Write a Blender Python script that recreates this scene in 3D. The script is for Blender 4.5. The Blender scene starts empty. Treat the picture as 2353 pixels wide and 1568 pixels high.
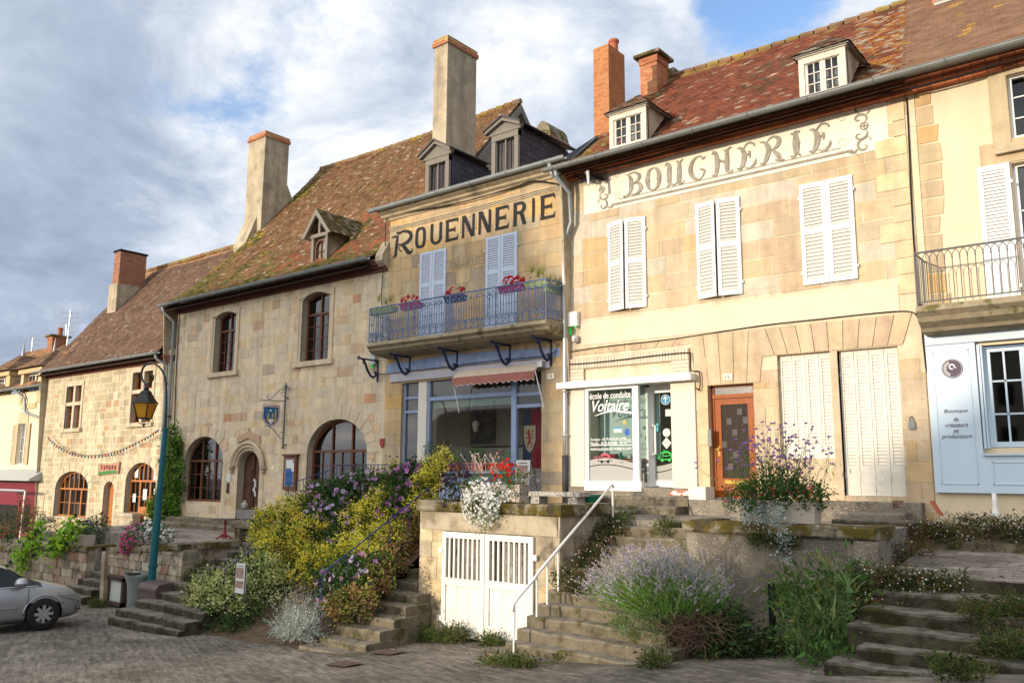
import bpy, math, random
from mathutils import Vector, noise
sc=bpy.context.scene
COL=sc.collection
R=random.Random(11)
# ------------------------------------------------------------ camera, world, sun
CARYAW=84.0
F,YAW,PIT,ROL=1935.11,0.67849675,0.15685454,0.00661695
CX,CY=1176.0,784.0
_w=Vector((-math.sin(YAW)*math.cos(PIT),math.cos(YAW)*math.cos(PIT),math.sin(PIT)))
_rt=Vector((math.cos(YAW),math.sin(YAW),0)); _up=_rt.cross(_w)
_r=_rt*math.cos(ROL)+_up*math.sin(ROL); _u=-_rt*math.sin(ROL)+_up*math.cos(ROL)
cam=bpy.data.cameras.new('camera'); co=bpy.data.objects.new('camera',cam); COL.objects.link(co)
cam.sensor_width=36; cam.lens=F/2352*36; cam.clip_end=3000; cam.clip_start=0.1
from mathutils import Matrix
M=Matrix((( _r.x,_u.x,-_w.x,0),(_r.y,_u.y,-_w.y,0),(_r.z,_u.z,-_w.z,0),(0,0,0,1)))
co.matrix_world=M
sc.camera=co
SUN_EL=math.radians(10.0); SUN_AZ=math.radians(18.0)   # azimuth: degrees towards -X from the -Y axis
sd=Vector((-math.sin(SUN_AZ)*math.cos(SUN_EL),-math.cos(SUN_AZ)*math.cos(SUN_EL),math.sin(SUN_EL)))
sl=bpy.data.lights.new('sun','SUN'); sl.energy=2.35; sl.angle=math.radians(0.9); sl.color=(1.0,0.85,0.67)
so=bpy.data.objects.new('sun',sl); COL.objects.link(so); so.rotation_euler=(-sd).to_track_quat('-Z','Y').to_euler()
world=bpy.data.worlds.new('World'); sc.world=world; world.use_nodes=True
nt=world.node_tree; nt.nodes.clear()
def N(nt,t,**k):
    n=nt.nodes.new(t)
    for a,b in k.items():
        if a.startswith('i_'):
            key=a[2:]; key=int(key) if key.isdigit() else key.replace('_',' ')
            n.inputs[key].default_value=b
        else: setattr(n,a,b)
    return n
def ramp(nt,stops,interp='LINEAR'):
    n=nt.nodes.new('ShaderNodeValToRGB'); e=n.color_ramp.elements; n.color_ramp.interpolation=interp
    while len(e)<len(stops): e.new(0.5)
    for el,(p,c) in zip(e,stops): el.position=p; el.color=(*c,1) if len(c)==3 else c
    return n
L=nt.links.new
sky=N(nt,'ShaderNodeTexSky'); sky.sky_type='NISHITA'; sky.sun_disc=False; sky.sun_elevation=SUN_EL
sky.sun_rotation=math.atan2(sd.x,sd.y)
bg1=N(nt,'ShaderNodeBackground'); bg1.inputs[1].default_value=0.15
tint=N(nt,'ShaderNodeMix',data_type='RGBA',blend_type='MULTIPLY'); tint.inputs[0].default_value=1; tint.inputs[7].default_value=(1.0,1.1,1.35,1)
L(sky.outputs[0],tint.inputs[6]); L(tint.outputs[2],bg1.inputs[0])
tc=N(nt,'ShaderNodeTexCoord')
sep=N(nt,'ShaderNodeSeparateXYZ'); L(tc.outputs['Generated'],sep.inputs[0])
def mth(nt,op,a,b=None,c=None,clamp=False):
    n=nt.nodes.new('ShaderNodeMath'); n.operation=op; n.use_clamp=clamp
    for i,v in enumerate((a,b,c)):
        if v is None: continue
        if isinstance(v,(int,float)): n.inputs[i].default_value=v
        else: nt.links.new(v,n.inputs[i])
    return n.outputs[0]
zc=mth(nt,'ADD',mth(nt,'MAXIMUM',sep.outputs[2],0.0),0.32)
cx_=mth(nt,'DIVIDE',sep.outputs[0],zc); cy_=mth(nt,'DIVIDE',sep.outputs[1],zc)
cmb=N(nt,'ShaderNodeCombineXYZ'); L(cx_,cmb.inputs[0]); L(cy_,cmb.inputs[1]); cmb.inputs[2].default_value=3.7
n1=N(nt,'ShaderNodeTexNoise',i_Scale=1.35,i_Detail=10.0,i_Roughness=0.60,i_Distortion=0.35); L(cmb.outputs[0],n1.inputs[0])
n2=N(nt,'ShaderNodeTexNoise',i_Scale=3.0,i_Detail=10.0,i_Roughness=0.62,i_Distortion=0.3); L(cmb.outputs[0],n2.inputs[0])
def dirmask(x,y,lo,hi):
    d=_w*F+_r*(x-CX)-_u*(y-CY); d.normalize()
    vm=N(nt,'ShaderNodeVectorMath',operation='DOT_PRODUCT'); L(tc.outputs['Generated'],vm.inputs[0]); vm.inputs[1].default_value=d
    mr=N(nt,'ShaderNodeMapRange'); mr.interpolation_type='SMOOTHSTEP'
    mr.inputs[1].default_value=math.cos(lo); mr.inputs[2].default_value=math.cos(hi); L(vm.outputs['Value'],mr.inputs[0])
    return mr.outputs[0]
# cloud cover (1 = cloud): the real sky of that evening, open blue to the upper right and in a few gaps
gap1=dirmask(1760,60,0.13,0.02); gap2=dirmask(560,130,0.22,0.02); gap3=dirmask(1030,250,0.16,0.02)
cov=mth(nt,'MULTIPLY_ADD',n1.outputs['Fac'],1.0,0.33)
cov=mth(nt,'SUBTRACT',cov,mth(nt,'MULTIPLY',gap1,0.45)); cov=mth(nt,'SUBTRACT',cov,mth(nt,'MULTIPLY',gap2,0.12)); cov=mth(nt,'SUBTRACT',cov,mth(nt,'MULTIPLY',gap3,0.08))
cr=N(nt,'ShaderNodeMapRange'); cr.interpolation_type='SMOOTHSTEP'; cr.inputs[1].default_value=0.50; cr.inputs[2].default_value=0.61; L(cov,cr.inputs[0])
# cloud brightness: white sunlit heads in the middle and right, slate undersides to the left
br1=dirmask(840,250,0.30,0.03); br2=dirmask(1600,180,0.30,0.03); dk=dirmask(60,420,0.62,0.05); dk2=dirmask(1180,120,0.20,0.03)
lum=mth(nt,'MULTIPLY_ADD',n2.outputs['Fac'],2.0,-0.60)
lum=mth(nt,'ADD',lum,mth(nt,'MULTIPLY',br1,0.42)); lum=mth(nt,'ADD',lum,mth(nt,'MULTIPLY',br2,0.36)); lum=mth(nt,'SUBTRACT',lum,mth(nt,'MULTIPLY',dk,0.16)); lum=mth(nt,'SUBTRACT',lum,mth(nt,'MULTIPLY',dk2,0.22))
cc=ramp(nt,[(0.0,(0.30,0.37,0.50)),(0.35,(0.42,0.50,0.65)),(0.6,(0.66,0.73,0.85)),(0.85,(1.0,1.02,1.04)),(1.0,(1.2,1.18,1.14))]); L(lum,cc.inputs[0])
bg2=N(nt,'ShaderNodeBackground'); wm=N(nt,'ShaderNodeMix',data_type='RGBA',blend_type='MULTIPLY'); wm.inputs[7].default_value=(1.12,0.98,0.80,1); L(cc.outputs[0],wm.inputs[6]); L(wm.outputs[2],bg2.inputs[0]); 
sg=N(nt,'ShaderNodeVectorMath',operation='DOT_PRODUCT'); L(tc.outputs['Generated'],sg.inputs[0]); sg.inputs[1].default_value=Vector((sd.x,sd.y,0.35)).normalized()
sm=N(nt,'ShaderNodeMapRange'); sm.interpolation_type='SMOOTHSTEP'; sm.inputs[1].default_value=-0.1; sm.inputs[2].default_value=0.9; sm.inputs[3].default_value=0.58; sm.inputs[4].default_value=1.75; L(sg.outputs['Value'],sm.inputs[0]); L(sm.outputs[0],bg2.inputs[1]); s2=N(nt,'ShaderNodeMapRange'); s2.inputs[1].default_value=-0.1; s2.inputs[2].default_value=0.6; L(sg.outputs['Value'],s2.inputs[0]); L(s2.outputs[0],wm.inputs[0])  # added fill: sun-side clouds, behind the camera, brightened and warmed
mx=N(nt,'ShaderNodeMixShader'); L(cr.outputs[0],mx.inputs[0]); L(bg1.outputs[0],mx.inputs[1]); L(bg2.outputs[0],mx.inputs[2])
wo=N(nt,'ShaderNodeOutputWorld'); L(mx.outputs[0],wo.inputs[0])
sc.view_settings.view_transform='Standard'; sc.view_settings.look='None'; sc.view_settings.exposure=0.84; sc.view_settings.gamma=1
sc.render.engine='CYCLES'
# ------------------------------------------------------------ photo point -> place helpers
def ray(x,y): return _w*F+_r*(x-CX)-_u*(y-CY)
def oy(x,y,Y=16.0): d=ray(x,y); return d*(Y/d.y)
def ox(x,y,X): d=ray(x,y); return d*(X/d.x)
def oz(x,y,Z): d=ray(x,y); return d*(Z/d.z)
def gz(X,Y): return -1.606+0.139*X-0.021*Y+0.003*X*X if X>-23 else -1.606+0.139*-23-0.021*Y+0.003*529+0.012*(X+23)
GC=(-1.60616,0.13907,-0.02059,0.00268)
# ------------------------------------------------------------ mesh builder
WO={}
class MB:
    def __init__(s): s.v=[]; s.f=[]; s.c=[]; s.col=False
    def add(s,vs,fs,c=None):
        b=len(s.v); s.v+= [tuple(p) for p in vs]; s.f+=[tuple(b+i for i in q) for q in fs]
        s.c+=[c]*len(fs)
        if c is not None: s.col=True
        return s
    def box(s,x0,x1,y0,y1,z0,z1,c=None):
        vs=[(x0,y0,z0),(x1,y0,z0),(x1,y1,z0),(x0,y1,z0),(x0,y0,z1),(x1,y0,z1),(x1,y1,z1),(x0,y1,z1)]
        return s.add(vs,[(0,3,2,1),(4,5,6,7),(0,1,5,4),(1,2,6,5),(2,3,7,6),(3,0,4,7)],c)
    def ob(s,o,a,b,d,c=None):  # box from corner o with edge vectors a,b,d
        o,a,b,d=map(Vector,(o,a,b,d))
        vs=[o,o+a,o+a+b,o+b,o+d,o+a+d,o+a+b+d,o+b+d]
        return s.add(vs,[(0,3,2,1),(4,5,6,7),(0,1,5,4),(1,2,6,5),(2,3,7,6),(3,0,4,7)],c)
    def pr(s,pts,a0,a1,ax='y',c=None):
        n=len(pts)
        def m(p,a): return (p[0],a,p[1]) if ax=='y' else ((a,p[0],p[1]) if ax=='x' else (p[0],p[1],a))
        vs=[m(p,a0) for p in pts]+[m(p,a1) for p in pts]
        return s.add(vs,[tuple(range(n)),tuple(range(2*n-1,n-1,-1))]+[(i,i+n,(i+1)%n+n,(i+1)%n) for i in range(n)],c)
    def tube(s,path,r,n=6,c=None,cap=True):
        path=[Vector(p) for p in path]; rings=[]
        rr=r if isinstance(r,(list,tuple)) else [r]*len(path)
        pn=None
        for i,p in enumerate(path):
            t=(path[min(i+1,len(path)-1)]-path[max(i-1,0)])
            if t.length<1e-9: t=Vector((0,0,1))
            t.normalize()
            if pn is None:
                a=Vector((0,0,1)) if abs(t.z)<0.9 else Vector((1,0,0)); pn=t.cross(a).normalized()
            else:
                pn=(pn-t*pn.dot(t)); pn=pn.normalized() if pn.length>1e-6 else t.orthogonal().normalized()
            q=t.cross(pn)
            rings.append([p+(pn*math.cos(2*math.pi*k/n)+q*math.sin(2*math.pi*k/n))*rr[i] for k in range(n)])
        vs=[v for g in rings for v in g]; fs=[]
        for i in range(len(path)-1):
            for k in range(n):
                fs.append((i*n+k,i*n+(k+1)%n,(i+1)*n+(k+1)%n,(i+1)*n+k))
        if cap: fs+=[tuple(range(n))[::-1],tuple((len(path)-1)*n+k for k in range(n))]
        return s.add(vs,fs,c)
    def lathe(s,prof,cen,n=16,c=None):
        vs=[];fs=[]
        for r,z in prof:
            for k in range(n):
                a=2*math.pi*k/n; vs.append((cen[0]+r*math.cos(a),cen[1]+r*math.sin(a),cen[2]+z))
        for i in range(len(prof)-1):
            for k in range(n): fs.append((i*n+k,i*n+(k+1)%n,(i+1)*n+(k+1)%n,(i+1)*n+k))
        fs+=[tuple(range(n))[::-1],tuple((len(prof)-1)*n+k for k in range(n))]
        return s.add(vs,fs,c)
    def build(s,name,mat,parent=None,smooth=False,label=None,cat=None,group=None,kind=None):
        me=bpy.data.meshes.new(name); me.from_pydata(s.v,[],s.f); me.update()
        if s.col:
            at=me.color_attributes.new('col','FLOAT_COLOR','CORNER'); i=0; data=[]
            for f,c in zip(s.f,s.c):
                c=c or (0.5,0.5,0.5); data+=[c[0],c[1],c[2],1.0]*len(f)
            at.data.foreach_set('color',data)
        if smooth: me.polygons.foreach_set('use_smooth',[True]*len(s.f))
        me.materials.append(mat)
        o=bpy.data.objects.new(name,me); COL.objects.link(o)
        WO[o]=Vector((0,0,0))
        if parent is not None:
            o.parent=parent; o.location=-WO[parent]
        tag(o,label,cat,group,kind)
        return o
def tag(o,label=None,cat=None,group=None,kind=None):
    if label: o['label']=label
    if cat: o['category']=cat
    if group: o['group']=group
    if kind: o['kind']=kind
    return o
def thing(name,label,cat,loc=(0,0,0),group=None,kind=None):
    o=bpy.data.objects.new(name,None); COL.objects.link(o); o.location=loc; o.empty_display_size=0.2
    WO[o]=Vector(loc); return tag(o,label,cat,group,kind)
# ------------------------------------------------------------ materials
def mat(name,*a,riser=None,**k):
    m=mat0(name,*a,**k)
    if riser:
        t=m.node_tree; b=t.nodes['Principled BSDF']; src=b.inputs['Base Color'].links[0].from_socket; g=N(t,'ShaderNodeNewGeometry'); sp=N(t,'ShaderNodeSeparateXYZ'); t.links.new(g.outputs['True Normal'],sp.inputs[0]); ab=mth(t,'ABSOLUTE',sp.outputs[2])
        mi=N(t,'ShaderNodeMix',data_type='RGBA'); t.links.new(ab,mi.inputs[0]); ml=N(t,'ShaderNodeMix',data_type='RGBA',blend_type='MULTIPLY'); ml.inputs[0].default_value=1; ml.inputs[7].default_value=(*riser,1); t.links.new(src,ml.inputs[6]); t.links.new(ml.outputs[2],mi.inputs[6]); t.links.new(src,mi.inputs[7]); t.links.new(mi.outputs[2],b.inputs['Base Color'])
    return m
def mat0(name,base=(0.5,0.5,0.5),rough=0.8,metal=0.0,attr=False,var=0.0,vscale=3.0,bump=0.0,bscale=40.0,spots=None,spot_scale=6.0,spot_lo=0.62,spot_hi=0.68,spec=0.3,trans=None,stain=None,stain_scale=1.2,stain_lo=0.5,stain_hi=0.75,stretch=None,extra=None,streak=0):
    m=bpy.data.materials.new(name); m.use_nodes=True; t=m.node_tree; b=t.nodes['Principled BSDF']
    b.inputs['Roughness'].default_value=rough; b.inputs['Metallic'].default_value=metal; b.inputs['Specular IOR Level'].default_value=spec
    geo=N(t,'ShaderNodeNewGeometry'); pos=geo.outputs['Position']
    if stretch:
        mp=N(t,'ShaderNodeMapping'); t.links.new(pos,mp.inputs[0]); mp.inputs['Scale'].default_value=stretch; pos2=mp.outputs[0]
    else: pos2=pos
    if attr: a=N(t,'ShaderNodeAttribute',attribute_name='col'); cur=a.outputs['Color']
    else:
        rg=N(t,'ShaderNodeRGB'); rg.outputs[0].default_value=(*base,1); cur=rg.outputs[0]
    if var:
        nz=N(t,'ShaderNodeTexNoise',i_Scale=vscale,i_Detail=8.0,i_Roughness=0.62); t.links.new(pos2,nz.inputs[0])
        mr=N(t,'ShaderNodeMapRange'); mr.inputs[1].default_value=0.3; mr.inputs[2].default_value=0.7; mr.inputs[3].default_value=1-var; mr.inputs[4].default_value=1+var
        t.links.new(nz.outputs['Fac'],mr.inputs[0])
        mm=N(t,'ShaderNodeVectorMath',operation='SCALE'); t.links.new(cur,mm.inputs[0]); t.links.new(mr.outputs[0],mm.inputs['Scale']); cur=mm.outputs[0]
    def patch(cur,colr,sc_,lo,hi,seed,fac=1.0):
        nz=N(t,'ShaderNodeTexNoise',i_Scale=sc_,i_Detail=9.0,i_Roughness=0.6); 
        of=N(t,'ShaderNodeVectorMath',operation='ADD'); t.links.new(pos2,of.inputs[0]); of.inputs[1].default_value=(seed,seed*1.7,seed*0.3)
        t.links.new(of.outputs[0],nz.inputs[0])
        mr=N(t,'ShaderNodeMapRange'); mr.interpolation_type='SMOOTHSTEP'; mr.inputs[1].default_value=lo; mr.inputs[2].default_value=hi; mr.inputs[4].default_value=fac
        t.links.new(nz.outputs['Fac'],mr.inputs[0])
        mi=N(t,'ShaderNodeMix',data_type='RGBA'); t.links.new(mr.outputs[0],mi.inputs[0]); t.links.new(cur,mi.inputs[6]); mi.inputs[7].default_value=(*colr,1)
        return mi.outputs[2]
    if streak:
        sm_=N(t,'ShaderNodeMapping'); sm_.inputs['Scale'].default_value=(2.2,2.2,0.22); t.links.new(pos,sm_.inputs[0]); sn=N(t,'ShaderNodeTexNoise',i_Scale=1.6,i_Detail=8.0,i_Roughness=0.6); t.links.new(sm_.outputs[0],sn.inputs[0]); sr=N(t,'ShaderNodeMapRange'); sr.inputs[1].default_value=0.4; sr.inputs[2].default_value=0.75; sr.inputs[3].default_value=1.0+streak*0.3; sr.inputs[4].default_value=1-streak*1.6; t.links.new(sn.outputs['Fac'],sr.inputs[0]); sv=N(t,'ShaderNodeVectorMath',operation='SCALE'); t.links.new(cur,sv.inputs[0]); t.links.new(sr.outputs[0],sv.inputs['Scale']); cur=sv.outputs[0]
    if stain: cur=patch(cur,stain,stain_scale,stain_lo,stain_hi,5.3,0.85)
    if spots: cur=patch(cur,spots,spot_scale,spot_lo,spot_hi,1.1)
    if extra:
        for i,(c_,s_,lo_,hi_) in enumerate(extra): cur=patch(cur,c_,s_,lo_,hi_,9.7+3*i)
    t.links.new(cur,b.inputs['Base Color'])
    if bump:
        nb=N(t,'ShaderNodeTexNoise',i_Scale=bscale,i_Detail=6.0,i_Roughness=0.65); t.links.new(pos,nb.inputs[0])
        bp=N(t,'ShaderNodeBump'); bp.inputs['Strength'].default_value=min(1,bump); bp.inputs['Distance'].default_value=0.03*max(1,bump); t.links.new(nb.outputs['Fac'],bp.inputs['Height']); t.links.new(bp.outputs[0],b.inputs['Normal'])
    if trans:
        tr=N(t,'ShaderNodeBsdfTranslucent'); t.links.new(cur,tr.inputs[0]); mx=N(t,'ShaderNodeMixShader'); mx.inputs[0].default_value=trans
        out=t.nodes['Material Output']; t.links.new(b.outputs[0],mx.inputs[1]); t.links.new(tr.outputs[0],mx.inputs[2]); t.links.new(mx.outputs[0],out.inputs[0])
    return m
def glassmat(name,tint=(0.8,0.85,0.85),alpha=0.5,rough=0.03):
    m=bpy.data.materials.new(name); m.use_nodes=True; t=m.node_tree; t.nodes.clear()
    o=N(t,'ShaderNodeOutputMaterial'); g=N(t,'ShaderNodeBsdfGlossy'); g.inputs['Roughness'].default_value=rough; g.inputs[0].default_value=(0.95,0.97,1,1)
    tr=N(t,'ShaderNodeBsdfTransparent'); tr.inputs[0].default_value=(*tint,1)
    fr=N(t,'ShaderNodeFresnel'); fr.inputs[0].default_value=1.55
    ad=mth(t,'MULTIPLY_ADD',fr.outputs[0],0.55,alpha,clamp=True)
    mx=N(t,'ShaderNodeMixShader'); t.links.new(ad,mx.inputs[0]); t.links.new(tr.outputs[0],mx.inputs[1]); t.links.new(g.outputs[0],mx.inputs[2]); t.links.new(mx.outputs[0],o.inputs[0])
    return m
m_stone=mat('dressed stone',attr=True,streak=0.16,var=0.14,vscale=4,bump=0.5,bscale=30,rough=0.9,stain=(0.30,0.22,0.13),stain_scale=0.9,stain_lo=0.62,stain_hi=0.9)
m_plaster_y=mat('cream render',(0.70,0.57,0.39),streak=0.06,var=0.07,vscale=1.2,bump=0.25,bscale=60,rough=0.9)
m_plaster_w=mat('pale painted render',(0.66,0.57,0.42),var=0.08,vscale=2,bump=0.2,bscale=50,rough=0.9)
m_sign=mat('cream limewash sign ground',(0.80,0.73,0.58),streak=0.08,var=0.06,vscale=2.5,bump=0.2,bscale=60,rough=0.9)
m_tile=mat('clay roof tile',attr=True,var=0.30,vscale=2.2,bump=0.4,bscale=25,rough=0.95,spec=0.15)
m_brick=mat('chimney brick',attr=True,var=0.15,vscale=9,bump=0.5,bscale=40,rough=0.9)
m_ren=mat('weathered chimney render',(0.43,0.36,0.25),streak=0.25,var=0.22,vscale=2.2,bump=0.6,bscale=30,rough=0.95,spots=(0.50,0.30,0.10),spot_scale=1.8,spot_lo=0.62,spot_hi=0.72,stain=(0.20,0.18,0.13),stain_scale=1.5,stain_lo=0.52,stain_hi=0.72)
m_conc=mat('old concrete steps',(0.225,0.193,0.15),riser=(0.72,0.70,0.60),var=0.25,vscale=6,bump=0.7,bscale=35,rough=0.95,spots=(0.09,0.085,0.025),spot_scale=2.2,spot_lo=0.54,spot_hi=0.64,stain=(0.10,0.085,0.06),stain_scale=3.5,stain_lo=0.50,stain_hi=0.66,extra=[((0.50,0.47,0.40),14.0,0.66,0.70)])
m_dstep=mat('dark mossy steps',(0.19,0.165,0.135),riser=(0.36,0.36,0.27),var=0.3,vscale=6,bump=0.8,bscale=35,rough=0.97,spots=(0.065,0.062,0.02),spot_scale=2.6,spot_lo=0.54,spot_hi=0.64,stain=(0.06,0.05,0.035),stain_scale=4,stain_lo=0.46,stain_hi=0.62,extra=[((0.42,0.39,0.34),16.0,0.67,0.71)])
m_cop=mat('mossy coping stone',(0.25,0.21,0.15),var=0.3,vscale=5,bump=0.9,bscale=28,rough=0.97,spots=(0.10,0.075,0.012),spot_scale=2.1,spot_lo=0.44,spot_hi=0.54,extra=[((0.5,0.47,0.4),12.0,0.64,0.68),((0.05,0.042,0.025),3.0,0.50,0.64)])
m_oldren=mat('rough old render wall',(0.235,0.20,0.152),var=0.2,vscale=2.5,bump=0.9,bscale=25,rough=0.97,stain=(0.12,0.105,0.085),stain_scale=1.6,stain_lo=0.48,stain_hi=0.60,spots=(0.50,0.46,0.40),spot_scale=38,spot_lo=0.60,spot_hi=0.64,extra=[((0.10,0.095,0.03),1.3,0.60,0.66)])
m_rubble=mat('rubble stone wall',attr=True,streak=0.2,var=0.3,vscale=4,bump=0.9,bscale=22,rough=0.97,stain=(0.10,0.08,0.05),stain_scale=2,stain_lo=0.52,stain_hi=0.68)
m_gardr=mat('pale weathered render',(0.44,0.37,0.26),var=0.2,vscale=3,bump=0.6,bscale=30,rough=0.95,stain=(0.20,0.165,0.11),stain_scale=1.9,stain_lo=0.44,stain_hi=0.62,spots=(0.13,0.10,0.03),spot_scale=1.6,spot_lo=0.62,spot_hi=0.68)
m_zinc=mat('zinc gutter',(0.26,0.28,0.28),var=0.12,vscale=4,rough=0.5,metal=0.4,bump=0.1)
m_zinc2=mat('bright zinc pipe',(0.55,0.55,0.53),var=0.08,vscale=4,rough=0.35,metal=0.7)
m_iron=mat('cast iron',(0.05,0.05,0.05),rough=0.6)
m_slate=mat('slate',attr=True,var=0.15,vscale=8,rough=0.55,bump=0.2)
m_oak=mat('varnished brown timber',(0.13,0.045,0.022),var=0.25,vscale=6,rough=0.5,stretch=(6,6,1))
m_oak2=mat('orange varnished timber',(0.42,0.16,0.045),var=0.25,vscale=6,rough=0.45,stretch=(8,8,1))
m_door=mat('dark oak door',(0.075,0.032,0.018),var=0.3,vscale=8,rough=0.6,stretch=(8,8,1))
m_door15=mat('orange door varnish',(0.28,0.073,0.012),spec=0.12,var=0.22,vscale=4,rough=0.4,stretch=(8,8,0.7))
m_greywood=mat('weathered grey timber',(0.20,0.18,0.15),var=0.2,vscale=8,rough=0.85,stretch=(8,8,1))
m_white=mat('white shutter paint',(0.70,0.69,0.66),var=0.06,vscale=5,rough=0.55,spots=(0.42,0.36,0.28),spot_scale=9,spot_lo=0.71,spot_hi=0.74,stain=(0.52,0.48,0.40),stain_scale=2.5,stain_lo=0.56,stain_hi=0.8)
m_slat=mat('shutter slat paint',(0.60,0.57,0.50),var=0.04,vscale=5,rough=0.6)
m_whiteold=mat('peeling cream paint',(0.66,0.62,0.53),var=0.08,vscale=9,rough=0.6,spots=(0.45,0.36,0.24),spot_scale=7,spot_lo=0.70,spot_hi=0.74)
m_pvc=mat('white frame plastic',(0.82,0.81,0.78),rough=0.35)
m_trav=mat('pale travertine panel',(0.70,0.61,0.49),var=0.1,vscale=4,rough=0.7,stretch=(10,10,0.6),spots=(0.5,0.38,0.28),spot_scale=5,spot_lo=0.68,spot_hi=0.74)
m_blueshut=mat('pale blue shutter paint',(0.50,0.57,0.70),var=0.06,vscale=5,rough=0.6)
m_blue=mat('lavender blue shopfront paint',(0.26,0.33,0.49),var=0.12,vscale=3,rough=0.6,spots=(0.42,0.42,0.46),spot_scale=3,spot_lo=0.62,spot_hi=0.75)
m_bluerail=mat('blue ironwork paint',(0.13,0.19,0.32),rough=0.55,var=0.1,vscale=9)
m_bluedk=mat('dark blue iron paint',(0.012,0.022,0.07),rough=0.5)
m_fascia=mat('pale lilac board paint',(0.46,0.45,0.50),var=0.1,vscale=3,rough=0.7,spots=(0.35,0.27,0.2),spot_scale=3,spot_lo=0.66,spot_hi=0.74)
m_shop=mat('pale blue shop paint',(0.54,0.65,0.74),rough=0.5,var=0.02)
m_black=mat('sign black paint',(0.022,0.021,0.022),rough=0.8,var=0.3,vscale=12)
m_greyp=mat('faded grey sign paint',(0.30,0.27,0.22),rough=0.9,var=0.3,vscale=9)
m_greyl=mat('very faded sign paint',(0.36,0.30,0.22),rough=0.9,var=0.2,vscale=9)
m_dark=mat('dark interior',(0.02,0.018,0.016),rough=0.9)
m_room=mat('shop room wall',(0.62,0.56,0.46),rough=0.9,var=0.1)
m_roomw=mat('white wall tiles',(0.82,0.82,0.78),rough=0.4,var=0.05)
m_curt=mat('net curtain',(0.55,0.52,0.48),rough=0.9,var=0.25,vscale=3,stretch=(14,1,0.3))
m_glass=glassmat('window glass',(0.85,0.87,0.86),0.02)
m_glassd=glassmat('dark window glass',(0.30,0.31,0.32),0.05)
m_glassg=glassmat('greenish shop glass',(0.80,0.87,0.85),0.03)
m_red=mat('red shop paint',(0.20,0.008,0.018),rough=0.45)
m_awn=mat('faded brown awning cloth',(0.36,0.14,0.11),rough=0.9,var=0.15)
m_awnt=mat('striped awning cloth',(0.62,0.50,0.38),rough=0.9,var=0.25,vscale=6,stretch=(6,0.01,0.01))
m_terra=mat('terracotta',(0.40,0.12,0.06),rough=0.8,var=0.1)
m_planter=mat('beige concrete planter',(0.47,0.40,0.33),rough=0.85,var=0.08)
m_magenta=mat('magenta plastic',(0.5,0.02,0.16),rough=0.4)
m_navy=mat('navy plastic',(0.01,0.03,0.10),rough=0.4)
m_lime=mat('lime plastic',(0.40,0.48,0.10),rough=0.5)
m_green=mat('dark green plastic',(0.01,0.16,0.09),rough=0.4)
m_tealp=mat('teal lamp post paint',(0.008,0.10,0.12),rough=0.4)
m_blackp=mat('black enamel',(0.012,0.012,0.014),rough=0.4)
m_rust=mat('rusty metal',(0.13,0.06,0.04),rough=0.8,var=0.3,vscale=20)
m_rail=mat('white painted handrail',(0.80,0.78,0.73),rough=0.5,spots=(0.30,0.12,0.06),spot_scale=5,spot_lo=0.66,spot_hi=0.70)
m_garage=mat('white garage door paint',(0.68,0.66,0.60),rough=0.6,var=0.08,vscale=4,spots=(0.3,0.15,0.07),spot_scale=9,spot_lo=0.72,spot_hi=0.75,stain=(0.40,0.33,0.23),stain_scale=4,stain_lo=0.58,stain_hi=0.85)
m_grey=mat('grey plastic bin',(0.19,0.215,0.205),rough=0.6,var=0.08)
m_brown=mat('brown cabinet paint',(0.085,0.06,0.055),rough=0.6,var=0.1)
m_paper=mat('printed paper',(0.62,0.62,0.60),rough=0.7,var=0.05)
m_sepia=mat('sepia photograph',(0.30,0.20,0.15),rough=0.6,var=0.6,vscale=14)
m_gold=mat('gold paint',(0.52,0.34,0.06),rough=0.6)
m_shieldb=mat('shield teal',(0.02,0.13,0.24),rough=0.5,var=0.3,vscale=12)
m_leaf=mat('leaves',attr=True,var=0.35,vscale=2.5,rough=0.65,trans=0.3,spec=0.25)
m_petal=mat('petals',attr=True,rough=0.7,trans=0.35,spec=0.2)
m_twig=mat('twigs',(0.14,0.09,0.06),rough=0.95,var=0.3,vscale=20)
m_soil=mat('earth',(0.10,0.065,0.04),rough=1,var=0.4,vscale=8,bump=0.8,bscale=20)
m_cable=mat('black cable',(0.02,0.02,0.02),rough=0.7)
m_steel=mat('galvanised metal',(0.5,0.5,0.5),rough=0.4,metal=0.8)
m_silver=mat('silver car paint',(0.41,0.42,0.43),rough=0.32,metal=0.55,spec=0.6)
m_tyre=mat('tyre rubber',(0.015,0.015,0.015),rough=0.8)
m_alloy=mat('wheel alloy',(0.6,0.6,0.6),rough=0.3,metal=0.8)
m_bench=mat('speckled stone',(0.45,0.42,0.37),rough=0.9,spots=(0.15,0.13,0.12),spot_scale=30,spot_lo=0.5,spot_hi=0.56)
m_bluecar=mat('sticker blue',(0.01,0.09,0.35),rough=0.5)
m_cyan=mat('arrow sign blue',(0.0,0.24,0.50),rough=0.5)
m_neon=mat('green vinyl',(0.02,0.75,0.08),rough=0.5)
m_pink=mat('pink vinyl',(0.75,0.12,0.18),rough=0.5)
m_vinyl=mat('white vinyl lettering',(0.85,0.85,0.82),rough=0.6)
m_road=mat('grey road vinyl',(0.36,0.36,0.33),rough=0.6)
m_mauve=mat('dark mauve print',(0.10,0.075,0.11),rough=0.7)
m_frosted=mat('frosted ribbed glass',(0.04,0.028,0.022),rough=0.6,spec=0.1,var=0.3,vscale=4,stretch=(1,1,30))
m_redmetal=mat('faded red metal',(0.30,0.04,0.04),rough=0.6)
m_lampg=mat('amber lamp glass',(0.80,0.44,0.05),rough=0.25,trans=0.5)
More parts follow.
